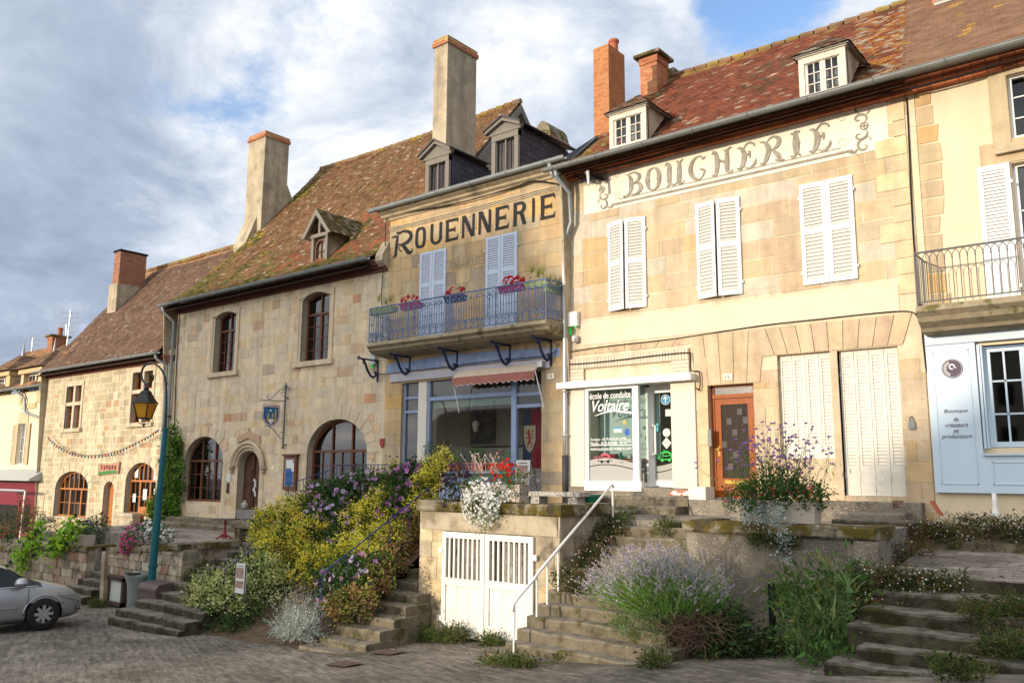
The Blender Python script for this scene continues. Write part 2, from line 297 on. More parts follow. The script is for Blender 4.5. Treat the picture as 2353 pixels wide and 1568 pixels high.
# ------------------------------------------------------------ 2D helpers on facade planes (x,z)
def clip(poly,a,b,keep_left=True):
    out=[]; n=len(poly)
    def side(p): 
        v=(b[0]-a[0])*(p[1]-a[1])-(b[1]-a[1])*(p[0]-a[0]); return v if keep_left else -v
    for i in range(n):
        p,q=poly[i],poly[(i+1)%n]; sp,sq=side(p),side(q)
        if sp>=0: out.append(p)
        if (sp>0 and sq<0) or (sp<0 and sq>0):
            t=sp/(sp-sq); out.append((p[0]+(q[0]-p[0])*t,p[1]+(q[1]-p[1])*t))
    return out if len(out)>2 else []
def area(p): return 0.5*sum(p[i][0]*p[(i+1)%len(p)][1]-p[(i+1)%len(p)][0]*p[i][1] for i in range(len(p)))
def minus(poly,hole):  # convex minus convex(ccw) -> convex pieces
    xs=[p[0] for p in hole]; zs=[p[1] for p in hole]
    if max(p[0] for p in poly)<=min(xs) or min(p[0] for p in poly)>=max(xs) or max(p[1] for p in poly)<=min(zs) or min(p[1] for p in poly)>=max(zs): return [poly]
    rest=poly; out=[]
    for i in range(len(hole)):
        a,b=hole[i],hole[(i+1)%len(hole)]
        o=clip(rest,a,b,False)
        if o and abs(area(o))>1e-5: out.append(o)
        rest=clip(rest,a,b,True)
        if not rest: return [poly] if not out else out
    return out
def rect(x0,x1,z0,z1): return [(x0,z0),(x1,z0),(x1,z1),(x0,z1)]
def arch(x0,x1,z0,zs,zt,n=12):
    c=(x0+x1)/2; a=(x1-x0)/2; h=zt-zs
    return [(x0,z0),(x1,z0)]+[(c+a*math.cos(math.pi*k/n),zs+h*math.sin(math.pi*k/n)) for k in range(n+1)]
def seg(x0,x1,z0,zs,zt,n=8):   # shallow segmental arch
    c=(x0+x1)/2; pts=[(x0,z0),(x1,z0)]
    for k in range(n+1):
        x=x1+(x0-x1)*k/n; u=(x-c)/(x1-c); pts.append((x,zs+(zt-zs)*(1-u*u)))
    return pts
def px(x0,y0,x1,y1,Y=16.0):   # left-bottom and right-top photo points -> x0,x1,z0,z1 on the facade
    a=oy(x0,y0,Y); b=oy(x1,y1,Y); return a.x,b.x,a.z,b.z
def pick(pal):
    r=R.random()*sum(w for w,_ in pal)
    for w,c in pal:
        r-=w
        if r<=0: break
    j=R.uniform(0.94,1.06); return tuple(min(1,ch*j*R.uniform(0.98,1.02)) for ch in c)
PAL_MUS=[(12,(0.65,0.52,0.35)),(8,(0.61,0.50,0.36)),(2,(0.56,0.46,0.33)),(1.5,(0.53,0.37,0.24)),(0.4,(0.50,0.27,0.15)),(2,(0.62,0.47,0.28)),(0.5,(0.46,0.37,0.26))]
PAL_H0=[(7,(0.53,0.45,0.30)),(5,(0.46,0.38,0.24)),(3,(0.58,0.49,0.33)),(1,(0.40,0.33,0.22)),(1,(0.46,0.30,0.17))]
PAL_H2=[(6,(0.52,0.37,0.20)),(4,(0.46,0.36,0.23)),(3,(0.56,0.41,0.23)),(1,(0.38,0.30,0.22)),(1,(0.58,0.38,0.15))]
PAL_H3=[(8,(0.55,0.42,0.26)),(6,(0.54,0.43,0.295)),(2,(0.55,0.385,0.205)),(4,(0.55,0.48,0.37)),(3,(0.52,0.395,0.26))]
PAL_VOU=[(5,(0.55,0.42,0.27)),(3,(0.56,0.43,0.29)),(2,(0.53,0.41,0.27)),(1,(0.54,0.38,0.24))]
def emit(mb,poly,Y,c,skirt=None):
    if area(poly)<0: poly=poly[::-1]
    n=len(poly); vs=[(p[0],Y,p[1]) for p in poly]; fs=[tuple(range(n))]
    if skirt:
        vs+=[(p[0],Y+skirt,p[1]) for p in poly]; fs+=[(i,i+n,(i+1)%n+n,(i+1)%n) for i in range(n)]
    mb.add(vs,fs,c)
def stone_wall(parent,x0,x1,z0,z1,holes,Y,pal,mortar,rows=(0.22,0.34),wid=(0.28,0.6),gap=0.020,depth=0.28,rev=None,regions=None,name='wall',mt=None,back=5.0,jit=0.006,revc=None):
    """mortar sheet with openings, reveals, and separate stones set 10 mm proud"""
    mb=MB(); ps=[rect(x0,x1,z0,z1)]
    for h in holes:
        ps=[q for p in ps for q in minus(p,h)]
    for p in ps: emit(mb,p,Y,mortar)
    for h in holes:
        n=len(h)
        for i in range(n):
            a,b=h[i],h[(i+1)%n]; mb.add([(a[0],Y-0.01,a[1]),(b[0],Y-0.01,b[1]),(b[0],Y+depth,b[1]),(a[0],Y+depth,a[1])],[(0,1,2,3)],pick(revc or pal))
    # side walls of the building
    mb.add([(x0,Y,z0),(x0,Y+back,z0),(x0,Y+back,z1),(x0,Y,z1)],[(0,1,2,3)],mortar); mb.add([(x1,Y,z0),(x1,Y+back,z0),(x1,Y+back,z1),(x1,Y,z1)],[(3,2,1,0)],mortar)
    z=z0
    while z<z1-0.03:
        h=R.uniform(*rows)
        if z1-z-h<0.12: h=z1-z
        x=x0+R.uniform(-0.3,0)
        while x<x1:
            w=R.uniform(*wid)*(1 if h<0.3 else 1.1)
            a=max(x,x0)+gap/2; b=min(x+w,x1)-gap/2
            x+=w
            if b-a<0.06: continue
            j=lambda: R.uniform(-jit,jit)
            blk=[(a+j(),z+gap/2+j()),(b+j(),z+gap/2+j()),(b+j(),z+h-gap/2+j()),(a+j(),z+h-gap/2+j())]
            c=pick(pal)
            if regions:
                skip=False
                for (rx0,rx1,rz0,rz1) in regions:
                    if (a+b)/2>rx0 and (a+b)/2<rx1 and z+h/2>rz0 and z+h/2<rz1: skip=True
                if skip: continue
            pc=[blk]
            for hh in holes: pc=[q for p in pc for q in minus(p,hh)]
            for p in pc:
                if abs(area(p))>0.002: emit(mb,p,Y-R.uniform(0.003,0.013),c,0.015)
        z+=h
    return mb.build(name,mt or m_stone,parent)
def voussoirs(mb,x0,x1,zs,zt,Y,n,t,pal,a0=0,a1=math.pi):
    c=(x0+x1)/2; a=(x1-x0)/2; h=zt-zs
    for k in range(n):
        u0=a0+(a1-a0)*(k+0.05)/n; u1=a0+(a1-a0)*(k+0.95)/n; tt=t*R.uniform(0.9,1.15)
        P=lambda u,e:(c+(a+e)*math.cos(u),zs+(h+e)*math.sin(u))
        um=(u0+u1)/2
        emit(mb,[P(u0,0.003),P(u0,tt),P(um,tt*1.02),P(u1,tt),P(u1,0.003),P(um,0.003)],Y-0.022,pick(pal),0.022)
def jambs(mb,x,z0,z1,Y,side,pal,w=(0.16,0.3)):
    z=z0
    while z<z1-0.05:
        h=min(R.uniform(0.25,0.42),z1-z); ww=R.uniform(*w)
        p=rect(x,x+ww,z+0.006,z+h-0.006) if side>0 else rect(x-ww,x,z+0.006,z+h-0.006)
        emit(mb,p,Y-0.019,pick(pal),0.019); z+=h
# ------------------------------------------------------------ window joinery
def joinery(parent,name,hole,Y,mf,mg,nx=2,ny=3,fw=0.05,transom=None,top_nx=None,curtain=None,lab=None,bar=0.022,dark=True,mull=0.07,sw=1.0):
    """frame following the opening, stiles, transom, glazing bars, and one glass pane part"""
    xs=[p[0] for p in hole]; zs=[p[1] for p in hole]; x0,x1,z0,z1=min(xs),max(xs),min(zs),max(zs)
    fr=MB(); n=len(hole); cxh,czh=(x0+x1)/2,(z0+z1)/2
    inner=[]
    for (x,z) in hole:
        inner.append((x+(fw if x<cxh else -fw)*min(1,abs(x-cxh)/((x1-x0)*0.3)), z+(fw if z<czh else -fw)*(1 if (z-z0<1e-4 or abs(x-cxh)<(x1-x0)*0.42) else 0.6)))
    for i in range(n):
        a,b,ai,bi=hole[i],hole[(i+1)%n],inner[i],inner[(i+1)%n]
        v=[(a[0],Y-0.05,a[1]),(b[0],Y-0.05,b[1]),(bi[0],Y-0.05,bi[1]),(ai[0],Y-0.05,ai[1])]
        v+=[(ai[0],Y+0.03,ai[1]),(bi[0],Y+0.03,bi[1])]
        fr.add(v,[(0,1,2,3),(3,2,5,4)])
    def topz(x):   # height of the opening at x
        best=z1
        for i in range(n):
            a,b=hole[i],hole[(i+1)%n]
            if a[1]>z0+1e-4 or b[1]>z0+1e-4:
                lo,hi=min(a[0],b[0]),max(a[0],b[0])
                if hi-lo>1e-6 and lo<=x<=hi:
                    z=a[1]+(b[1]-a[1])*(x-a[0])/(b[0]-a[0]); 
                    if z>z0+0.01: best=z
        return best
    def vbar(x,w,za,zb,p=0.045): fr.box(x-w/2,x+w/2,Y-p,Y+0.02,za,min(zb,topz(x)-0.01))
    def hbar(z,w,xa,xb,p=0.043): fr.box(xa,xb,Y-p,Y+0.02,z-w/2,z+w/2)
    ztr=transom if transom else z1
    for k in range(1,nx): vbar(x0+(x1-x0)*k/nx,mull,z0,ztr if transom else 99)
    if transom:
        hbar(transom,0.07,x0,x1,0.06)
        tn=top_nx or nx
        for k in range(1,tn): vbar(x0+(x1-x0)*k/tn,mull*0.8,transom,99)
    for i in range(nx):
        xa,xb=x0+(x1-x0)*i/nx+0.04*sw,x0+(x1-x0)*(i+1)/nx-0.04*sw
        vbar((xa+xb)/2,bar,z0,ztr,0.03)
        fr.box(xa-0.02*sw,xa+0.015*sw,Y-0.04,Y+0.01,z0,min(ztr,topz(xa)-0.02)); fr.box(xb-0.015*sw,xb+0.02*sw,Y-0.04,Y+0.01,z0,min(ztr,topz(xb)-0.02))
        zt=ztr if transom else min(topz(xa),topz(xb))
        for k in range(1,ny): hbar(z0+(zt-z0)*k/ny,bar,xa,xb,0.03)
    w=fr.build(name,mf,parent,label=lab)
    g=MB(); g.add([(p[0],Y,p[1]) for p in hole],[tuple(range(n))]); g.build('pane',mg,w)
    if curtain:
        cb=MB(); k=24
        for j in range(k):
            xa=curtain[0]+(curtain[1]-curtain[0])*j/k; xb=curtain[0]+(curtain[1]-curtain[0])*(j+1)/k
            ya=Y+0.10+0.025*math.sin(j*1.9); yb=Y+0.10+0.025*math.sin((j+1)*1.9)
            cb.add([(xa,ya,curtain[2]),(xb,yb,curtain[2]),(xb,yb,curtain[3]),(xa,ya,curtain[3])],[(0,1,2,3)])
        cb.build('curtain',m_curt,w)
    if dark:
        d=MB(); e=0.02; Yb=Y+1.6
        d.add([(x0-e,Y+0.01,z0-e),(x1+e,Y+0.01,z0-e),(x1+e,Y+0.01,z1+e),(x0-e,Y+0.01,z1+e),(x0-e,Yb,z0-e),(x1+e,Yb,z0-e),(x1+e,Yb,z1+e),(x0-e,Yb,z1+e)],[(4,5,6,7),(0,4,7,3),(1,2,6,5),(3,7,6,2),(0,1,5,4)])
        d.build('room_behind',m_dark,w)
    return w
def shutter(parent,hx,z0,z1,w,Y,side,ang=0,mf=None,ms=None,panels=((0.06,0.47),(0.53,0.94)),slats=(17,17),solid=None,th=0.035,name='shutter',lab=None):
    """louvred leaf hinged at hx, extending `side`*w, swung out by ang degrees"""
    mf=mf or m_white; ms=ms or m_slat
    a=math.radians(ang); ux=(side*math.cos(a),-math.sin(a)); nx=(0,0)
    ca,sa=math.cos(a),math.sin(a)
    def P(u,v,z): # u along leaf, v outwards
        return (hx+side*ca*u-side*sa*v*0, Y-sa*u-v, z)
    def bx(mb,u0,u1,v0,v1,za,zb):
        vs=[P(u0,v0,za),P(u1,v0,za),P(u1,v1,za),P(u0,v1,za),P(u0,v0,zb),P(u1,v0,zb),P(u1,v1,zb),P(u0,v1,zb)]
        mb.add(vs,[(0,3,2,1),(4,5,6,7),(0,1,5,4),(1,2,6,5),(2,3,7,6),(3,0,4,7)])
    f=MB(); H=z1-z0; st=min(0.09,w*0.16)
    bx(f,0,st,0,th,z0,z1); bx(f,w-st,w,0,th,z0,z1)
    edges=[0]+[e for p in panels for e in p]+[1]
    for i in range(0,len(edges),2):
        bx(f,st,w-st,0,th-0.002,z0+H*edges[i],z0+H*edges[i+1])
    bx(f,st,w-st,0.0,0.004,z0,z1)
    for zz in (0.12,0.86):
        f.box(hx-0.03 if side>0 else hx-0.01,hx+0.01 if side>0 else hx+0.03,Y-th-0.012,Y,z0+H*zz-0.03,z0+H*zz+0.03)
    o=f.build(name,mf,parent,label=lab)
    s=MB()
    for (pa,pb),n in zip(panels,slats):
        for k in range(n):
            zc=z0+H*(pa+(pb-pa)*(k+0.5)/n); d=H*(pb-pa)/n
            vs=[P(st,0.008,zc+d*0.42),P(w-st,0.008,zc+d*0.42),P(w-st,th-0.004,zc-d*0.30),P(st,th-0.004,zc-d*0.30),P(st,th-0.010,zc-d*0.44),P(w-st,th-0.010,zc-d*0.44)]
            s.add(vs,[(0,3,2,1),(3,4,5,2)])
    s.build('slats',ms,o)
    return o
# ------------------------------------------------------------ roofs
def profpt(prof,s):
    for (a,b) in zip(prof,prof[1:]):
        l=math.hypot(b[0]-a[0],b[1]-a[1])
        if s<=l or (b is prof[-1]): t=s/l; return (a[0]+(b[0]-a[0])*t,a[1]+(b[1]-a[1])*t),((b[0]-a[0])/l,(b[1]-a[1])/l)
        s-=l
def proflen(prof): return sum(math.hypot(b[0]-a[0],b[1]-a[1]) for a,b in zip(prof,prof[1:]))
def onprof(x,y,prof):
    d=ray(x,y); best=None
    for a,b in zip(prof,prof[1:]):
        den=d.z*(b[0]-a[0])-d.y*(b[1]-a[1])
        if abs(den)<1e-9: continue
        t=(a[1]*(b[0]-a[0])-a[0]*(b[1]-a[1]))/den; p=d*t
        if min(a[0],b[0])-1e-3<=p.y<=max(a[0],b[0])+1e-3: best=p if best is None or p.length<best.length else best
    return best
def tiled(parent,prof,xl,xr,palf,e=0.10,w=0.155,name='roof',thick=0.016,sag=0.0,rnd=0.006,rgt=None):
    mb=MB(); Ln=proflen(prof); n=int(Ln/e); e=Ln/n
    wv=lambda x,s: 0.05*noise.noise(Vector((x*0.5,s*0.6,4.2)))+0.012*noise.noise(Vector((x*2.2,s*2.2,1)))
    under=[]
    for k in range(n):
        (y0,z0),(ty,tz)=profpt(prof,k*e); (y1,z1),_=profpt(prof,min(Ln,(k+1)*e*1.0+0.05))
        ny,nz=-tz,ty
        m=max(1,int((xr-xl)/w)); off=(k%2)*0.5
        for j in range(-1,m+1):
            xa=xl+(j+off)*w; xb=xa+w*0.97
            xa=max(xa,xl); xb=min(xb,xr if rgt is None else rgt(y0))
            if xb-xa<0.03: continue
            r1=R.uniform(-rnd,rnd); r2=R.uniform(-rnd,rnd); t=thick
            sg=(-sag*math.sin(math.pi*(xa-xl)/(xr-xl))*k/n if sag else 0)+wv(xa,k*e)*min(1,k/6)
            c=palf((xa+xb)/2,k*e,Ln,z0)
            mb.add([(xa,y0+ny*(t+r1)-ty*0.0,z0+nz*(t+r1)+sg),(xb,y0+ny*(t+r2),z0+nz*(t+r2)+sg),(xb,y1,z1+sg),(xa,y1,z1+sg),(xa,y0,z0-0.012+sg),(xb,y0,z0-0.012+sg)],[(0,1,2,3),(4,5,1,0)],c)
    c=(0.05,0.03,0.02); 
    d_=0.10+sag*1.15
    for a,b in zip(prof,prof[1:]):
        mb.add([(xl,a[0]+0.02,a[1]-d_),(xr,a[0]+0.02,a[1]-d_),(xr,b[0],b[1]-d_),(xl,b[0],b[1]-d_)],[(0,1,2,3)],c)
    return mb.build(name,m_tile,parent)
def nz3(x,y,z,s=1.0): return noise.noise(Vector((x*s,y*s,z*s)))
def jitc(c,a=0.15):
    j=R.uniform(1-a,1+a); return tuple(min(1,max(0,v*j)) for v in c)
def gutter(parent,x0,x1,Y,z,r=0.075,sag=0,mt=None,lip=True,name='gutter',brk=0.6):
    mb=MB(); n=8; L_=int(max(2,(x1-x0)/0.8))
    vs=[];fs=[]
    for i in range(L_+1):
        x=x0+(x1-x0)*i/L_
        for k in range(n+1):
            a=math.pi+math.pi*k/n; vs.append((x,Y+r*math.cos(a),z+r*math.sin(a)))
        for k in range(n,-1,-1):
            a=math.pi+math.pi*k/n; vs.append((x,Y+(r-0.012)*math.cos(a),z+(r-0.012)*math.sin(a)))
    m=2*(n+1)
    for i in range(L_):
        for k in range(m): fs.append((i*m+k,(i+1)*m+k,(i+1)*m+(k+1)%m,i*m+(k+1)%m))
    mb.add(vs,fs)
    mb.tube([(x0,Y-r,z),(x1,Y-r,z)],0.012,6)
    x=x0+0.3
    while x<x1:   # joints
        mb.tube([(x,Y+(r+0.006)*math.cos(math.pi+math.pi*k/8),z+(r+0.006)*math.sin(math.pi+math.pi*k/8)) for k in range(9)],0.012,4); x+=brk*2
    return mb.build(name,mt or m_zinc,parent,smooth=False)
def pipe(parent,pts,r=0.05,mt=None,collars=(),foot=None,name='downpipe'):
    mb=MB(); mb.tube(pts,r,10)
    for z in collars:
        for a,b in zip(pts,pts[1:]):
            if min(a[2],b[2])<=z<=max(a[2],b[2]) and abs(b[2]-a[2])>1e-6:
                t=(z-a[2])/(b[2]-a[2]); c=[a[i]+(b[i]-a[i])*t for i in range(3)]
                mb.tube([(c[0],c[1],z-0.03),(c[0],c[1],z+0.03)],r+0.014,10); mb.box(c[0]-r-0.03,c[0]+r+0.03,c[1]-0.01,16.0,z-0.012,z+0.012)
    o=mb.build(name,mt or m_zinc,parent,smooth=True)
    if foot:
        f=MB(); f.tube([foot[0],foot[1]],r+0.018,10); f.build('cast_iron_foot',m_iron,o,smooth=True)
    return o
def bricks(mb,x0,x1,y0,y1,z0,z1,pal,h=0.065,w=0.22,mortar=(0.42,0.34,0.25)):
    mb.box(x0,x1,y0,y1,z0,z1,mortar)
    z=z0;k=0
    while z<z1-0.02:
        zt=min(z+h-0.010,z1)
        x=x0-(k%2)*w/2
        while x<x1:
            a,b=max(x,x0),min(x+w-0.010,x1)
            if b-a>0.02: mb.add([(a,y0-0.006,z),(b,y0-0.006,z),(b,y0-0.006,zt),(a,y0-0.006,zt)],[(0,1,2,3)],pick(pal))
            x+=w
        y=y0-((k+1)%2)*w/2
        while y<y1:
            a,b=max(y,y0),min(y+w-0.010,y1)
            if b-a>0.02: mb.add([(x1+0.006,a,z),(x1+0.006,b,z),(x1+0.006,b,zt),(x1+0.006,a,zt)],[(0,1,2,3)],pick(pal))
            y+=w
        z+=h;k+=1
    return mb
PAL_BR=[(5,(0.44,0.15,0.065)),(3,(0.50,0.19,0.08)),(2,(0.36,0.11,0.05)),(1,(0.50,0.28,0.14))]
PAL_BRD=[(5,(0.34,0.14,0.075)),(3,(0.28,0.12,0.07)),(2,(0.38,0.17,0.09))]
# ------------------------------------------------------------ lettering
def textobj(parent,s,name,x,z,w,h,Y,mt,shear=0.0,bold=0.0,align='LEFT',slant=0.0,ext=0.002,lab=None,nx=None,spacing=1.0):
    """text fitted into a box of width w and height h, lying on the plane y=Y"""
    c=bpy.data.curves.new(name,'FONT'); c.body=s; c.shear=shear; c.offset=bold; c.space_character=spacing; c.resolution_u=4; c.extrude=0.0
    tmp=bpy.data.objects.new(name,c); COL.objects.link(tmp); bpy.context.view_layer.update()
    dg=bpy.context.evaluated_depsgraph_get(); me=bpy.data.meshes.new_from_object(tmp.evaluated_get(dg))
    bpy.data.objects.remove(tmp); bpy.data.curves.remove(c)
    xs=[v.co.x for v in me.vertices]; ys=[v.co.y for v in me.vertices]
    a0,a1,b0,b1=min(xs),max(xs),min(ys),max(ys); sx=w/(a1-a0); sy=h/(b1-b0)
    for v in me.vertices:
        u=(v.co.x-a0)*sx; q=(v.co.y-b0)*sy; v.co=Vector((x+u,Y,z+q+slant*u))
    me.materials.clear(); me.materials.append(mt); me.update()
    o=bpy.data.objects.new(name,me); COL.objects.link(o); WO[o]=Vector((0,0,0))
    if parent is not None: o.parent=parent; o.location=-WO[parent]
    if lab: o['label']=lab
    return o
def smooth_path(p,n=6):
    out=[]
    for i in range(len(p)-1):
        p0=p[max(i-1,0)];p1=p[i];p2=p[i+1];p3=p[min(i+2,len(p)-1)]
        for k in range(n):
            t=k/n; out.append(tuple(0.5*((2*p1[j])+(-p0[j]+p2[j])*t+(2*p0[j]-5*p1[j]+4*p2[j]-p3[j])*t*t+(-p0[j]+3*p1[j]-3*p2[j]+p3[j])*t**3) for j in range(len(p1))))
    out.append(tuple(p[-1])); return out
def stroke(mb,pts,X,Z,W,H,Y,k=1.0,slope=0.0):
    """ribbon through (u,v,halfwidth) points, u,v in the unit box"""
    q=smooth_path(pts,7); P=[(X+u*W,Z+v*H+slope*u*W,max(0.004,h*k*H)) for u,v,h in q]
    vs=[]
    for i,(x,z,h) in enumerate(P):
        a=P[max(i-1,0)];b=P[min(i+1,len(P)-1)]; dx,dz=b[0]-a[0],b[1]-a[1]; l=math.hypot(dx,dz) or 1
        vs+=[(x-dz/l*h,Y,z+dx/l*h),(x+dz/l*h,Y,z-dx/l*h)]
    mb.add([(v[0],v[1]-0.0004*(len(mb.v)%37)/37-0.0002*(len(mb.f)%11),v[2]) for v in vs],[(2*i,2*i+1,2*i+3,2*i+2) for i in range(len(P)-1)])
def disc(mb,x,z,r,Y,n=20,ry=None,c=None):
    mb.add([(x+r*math.cos(2*math.pi*k/n),Y,z+(ry or r)*math.sin(2*math.pi*k/n)) for k in range(n)],[tuple(range(n))],c)
# ------------------------------------------------------------ foliage
def leaves(mb,blobs,n,size,pal,up=0.2,flat=1.0,shell=0.55,asp=0.5,seed=None):
    """leaf blades scattered in ellipsoid blobs ((x,y,z),(rx,ry,rz)), denser towards the skin"""
    tot=sum(b[1][0]*b[1][1]*b[1][2] for b in blobs)**1.0
    wts=[(b[1][0]*b[1][1]*b[1][2])**0.67 for b in blobs]; sw=sum(wts)
    for b,wt in zip(blobs,wts):
        (cx0,cy0,cz0),(rx,ry,rz)=b[0],b[1]; cnt=int(n*wt/sw)
        # twig clusters
        ncl=max(6,cnt//14); cl=[]
        for _ in range(ncl):
            v=Vector((R.gauss(0,1),R.gauss(0,1),R.gauss(0,1))).normalized(); rr=R.random()**(1/3)*(1-shell)+shell if R.random()<0.75 else R.random()**0.5
            rr*=1+0.28*noise.noise(Vector((v.x*2.2+cx0,v.y*2.2+cy0,v.z*2.2+cz0)))+R.uniform(-0.06,0.12)
            cl.append((v,rr,pick(pal)))
        for i in range(cnt):
            v,rr,c=cl[i%ncl]
            p=Vector((cx0+v.x*rx*rr,cy0+v.y*ry*rr,cz0+v.z*rz*rr))+Vector((R.gauss(0,1),R.gauss(0,1),R.gauss(0,1)))*size*1.1
            leaf(mb,p,size*R.uniform(0.6,1.25),(v+Vector((R.gauss(0,.7),R.gauss(0,.7),R.gauss(0,.7)+up))),jitc(c,0.2),asp)
def leaf(mb,p,s,d,c,asp=0.5):
    d=d.normalized(); a=d.orthogonal().normalized(); b=d.cross(a); t=R.random()*6.28
    side=(a*math.cos(t)+b*math.sin(t)); tip=d*s; w=side*s*asp*0.5; up=d.cross(side)*s*0.12
    mb.add([p,p+tip*0.5+w+up,p+tip,p+tip*0.5-w+up],[(0,1,2,3)],c)
def blossoms(mb,blobs,n,size,pal,petals=5,front=True):
    for i in range(n):
        (cx0,cy0,cz0),(rx,ry,rz)=R.choice(blobs)
        v=Vector((R.gauss(0,1),-abs(R.gauss(0,1)) if front and R.random()<0.8 else R.gauss(0,1),R.gauss(0,1)+0.15)).normalized()
        p=Vector((cx0+v.x*rx,cy0+v.y*ry,cz0+v.z*rz))*1.0+v*R.uniform(0.0,0.06)
        flower(mb,p,size*R.uniform(0.7,1.15),(v+Vector((R.gauss(0,.35)+0.25,R.gauss(0,.35)-0.5,R.gauss(0,.3)))).normalized(),pick(pal),petals)
def flower(mb,p,s,d,c,petals=5):
    a=d.orthogonal().normalized(); b=d.cross(a); vs=[p-d*s*0.15]; n=petals*2
    for k in range(n):
        t=2*math.pi*k/n; r=s*(0.5 if k%2==0 else 0.36); vs.append(p+(a*math.cos(t)+b*math.sin(t))*r+d*s*0.1)
    mb.add(vs,[(0,1+k,1+(k+1)%n) for k in range(n)],c)
def blades(mb,p,n,h,w,pal,spread=0.5,droop=0.3,base=0.04,seg_=3):
    for i in range(n):
        a=R.random()*6.283; l=h*R.uniform(0.6,1.1); sp=spread*R.uniform(0.2,1.0); c=jitc(pick(pal),0.15)
        o=Vector(p)+Vector((R.uniform(-base,base),R.uniform(-base,base),0)); d=Vector((math.cos(a),math.sin(a),0)); s=Vector((-d.y,d.x,0))*w*0.5
        pts=[]
        for k in range(seg_+1):
            t=k/seg_; pts.append(o+d*l*sp*t**1.2+Vector((0,0,l*(t-droop*t*t*sp))))
        vs=[]
        for k,q in enumerate(pts):
            ww=(1-k/seg_)**0.6 if k<seg_ else 0.05
            vs+=[q-s*ww,q+s*ww]
        mb.add(vs,[(2*k,2*k+1,2*k+3,2*k+2) for k in range(seg_)],c)
G1=[(4,(0.08,0.16,0.03)),(3,(0.12,0.22,0.04)),(2,(0.05,0.10,0.02))]
GD=[(4,(0.04,0.10,0.022)),(3,(0.065,0.13,0.03)),(1,(0.10,0.17,0.045))]
GY=[(5,(0.88,0.76,0.08)),(3,(0.66,0.64,0.07)),(1.5,(0.26,0.34,0.05)),(3,(0.92,0.80,0.16))]
GL=[(4,(0.26,0.50,0.03)),(3,(0.38,0.60,0.04)),(1,(0.16,0.34,0.03))]
GV=[(4,(0.55,0.58,0.22)),(3,(0.36,0.42,0.12)),(3,(0.70,0.68,0.36)),(2,(0.12,0.20,0.04))]
GS=[(4,(0.40,0.46,0.42)),(3,(0.52,0.56,0.50)),(2,(0.28,0.34,0.30))]
PURP=[(4,(0.46,0.24,0.48)),(3,(0.56,0.36,0.60)),(2,(0.56,0.24,0.42)),(2,(0.62,0.50,0.72))]
def bush(name,label,cat,blobs,n,size,pal,fl=None,group=None,asp=0.5,stems=True,up=0.2,shell=0.55,base=None):
    b0=base or (sum(b[0][0] for b in blobs)/len(blobs),sum(b[0][1] for b in blobs)/len(blobs),min(b[0][2]-b[1][2] for b in blobs))
    t=thing(name,label,cat,b0,group)
    mb=MB(); leaves(mb,blobs,n,size,pal,asp=asp,up=up,shell=shell); dk=[(w_,tuple(v*.28 for v in c_)) for w_,c_ in pal[-2:]]+[(2,(0.025,0.05,0.012))]; leaves(mb,[(c_,(r_[0]*.78,r_[1]*.78,r_[2]*.78)) for c_,r_ in blobs],int(n*.22),size*1.4,dk,asp=asp); mb.build('foliage',m_leaf,t)  # inner leaves coloured much darker, painting the shade inside the bush
    if stems:
        s=MB()
        for b in blobs:
            for _ in range(5):
                v=Vector((R.gauss(0,1),R.gauss(0,1),abs(R.gauss(0,1)))).normalized()
                e=Vector(b[0])+Vector((v.x*b[1][0],v.y*b[1][1],v.z*b[1][2]))*0.75; o=Vector((b[0][0]*0.6+b0[0]*0.4,b[0][1]*0.6+b0[1]*0.4,b[0][2]-b[1][2]*0.9))
                s.tube([o,(o+e)/2+Vector((0.03,0.02,0.05)),e],[0.014,0.010,0.004],4)
        s.build('stems',m_twig,t)
    if fl:
        for (pn,cnt,fs,fp,pet) in fl:
            f=MB(); blossoms(f,blobs,cnt,fs,fp,pet); f.build(pn,m_petal,t)
    return t
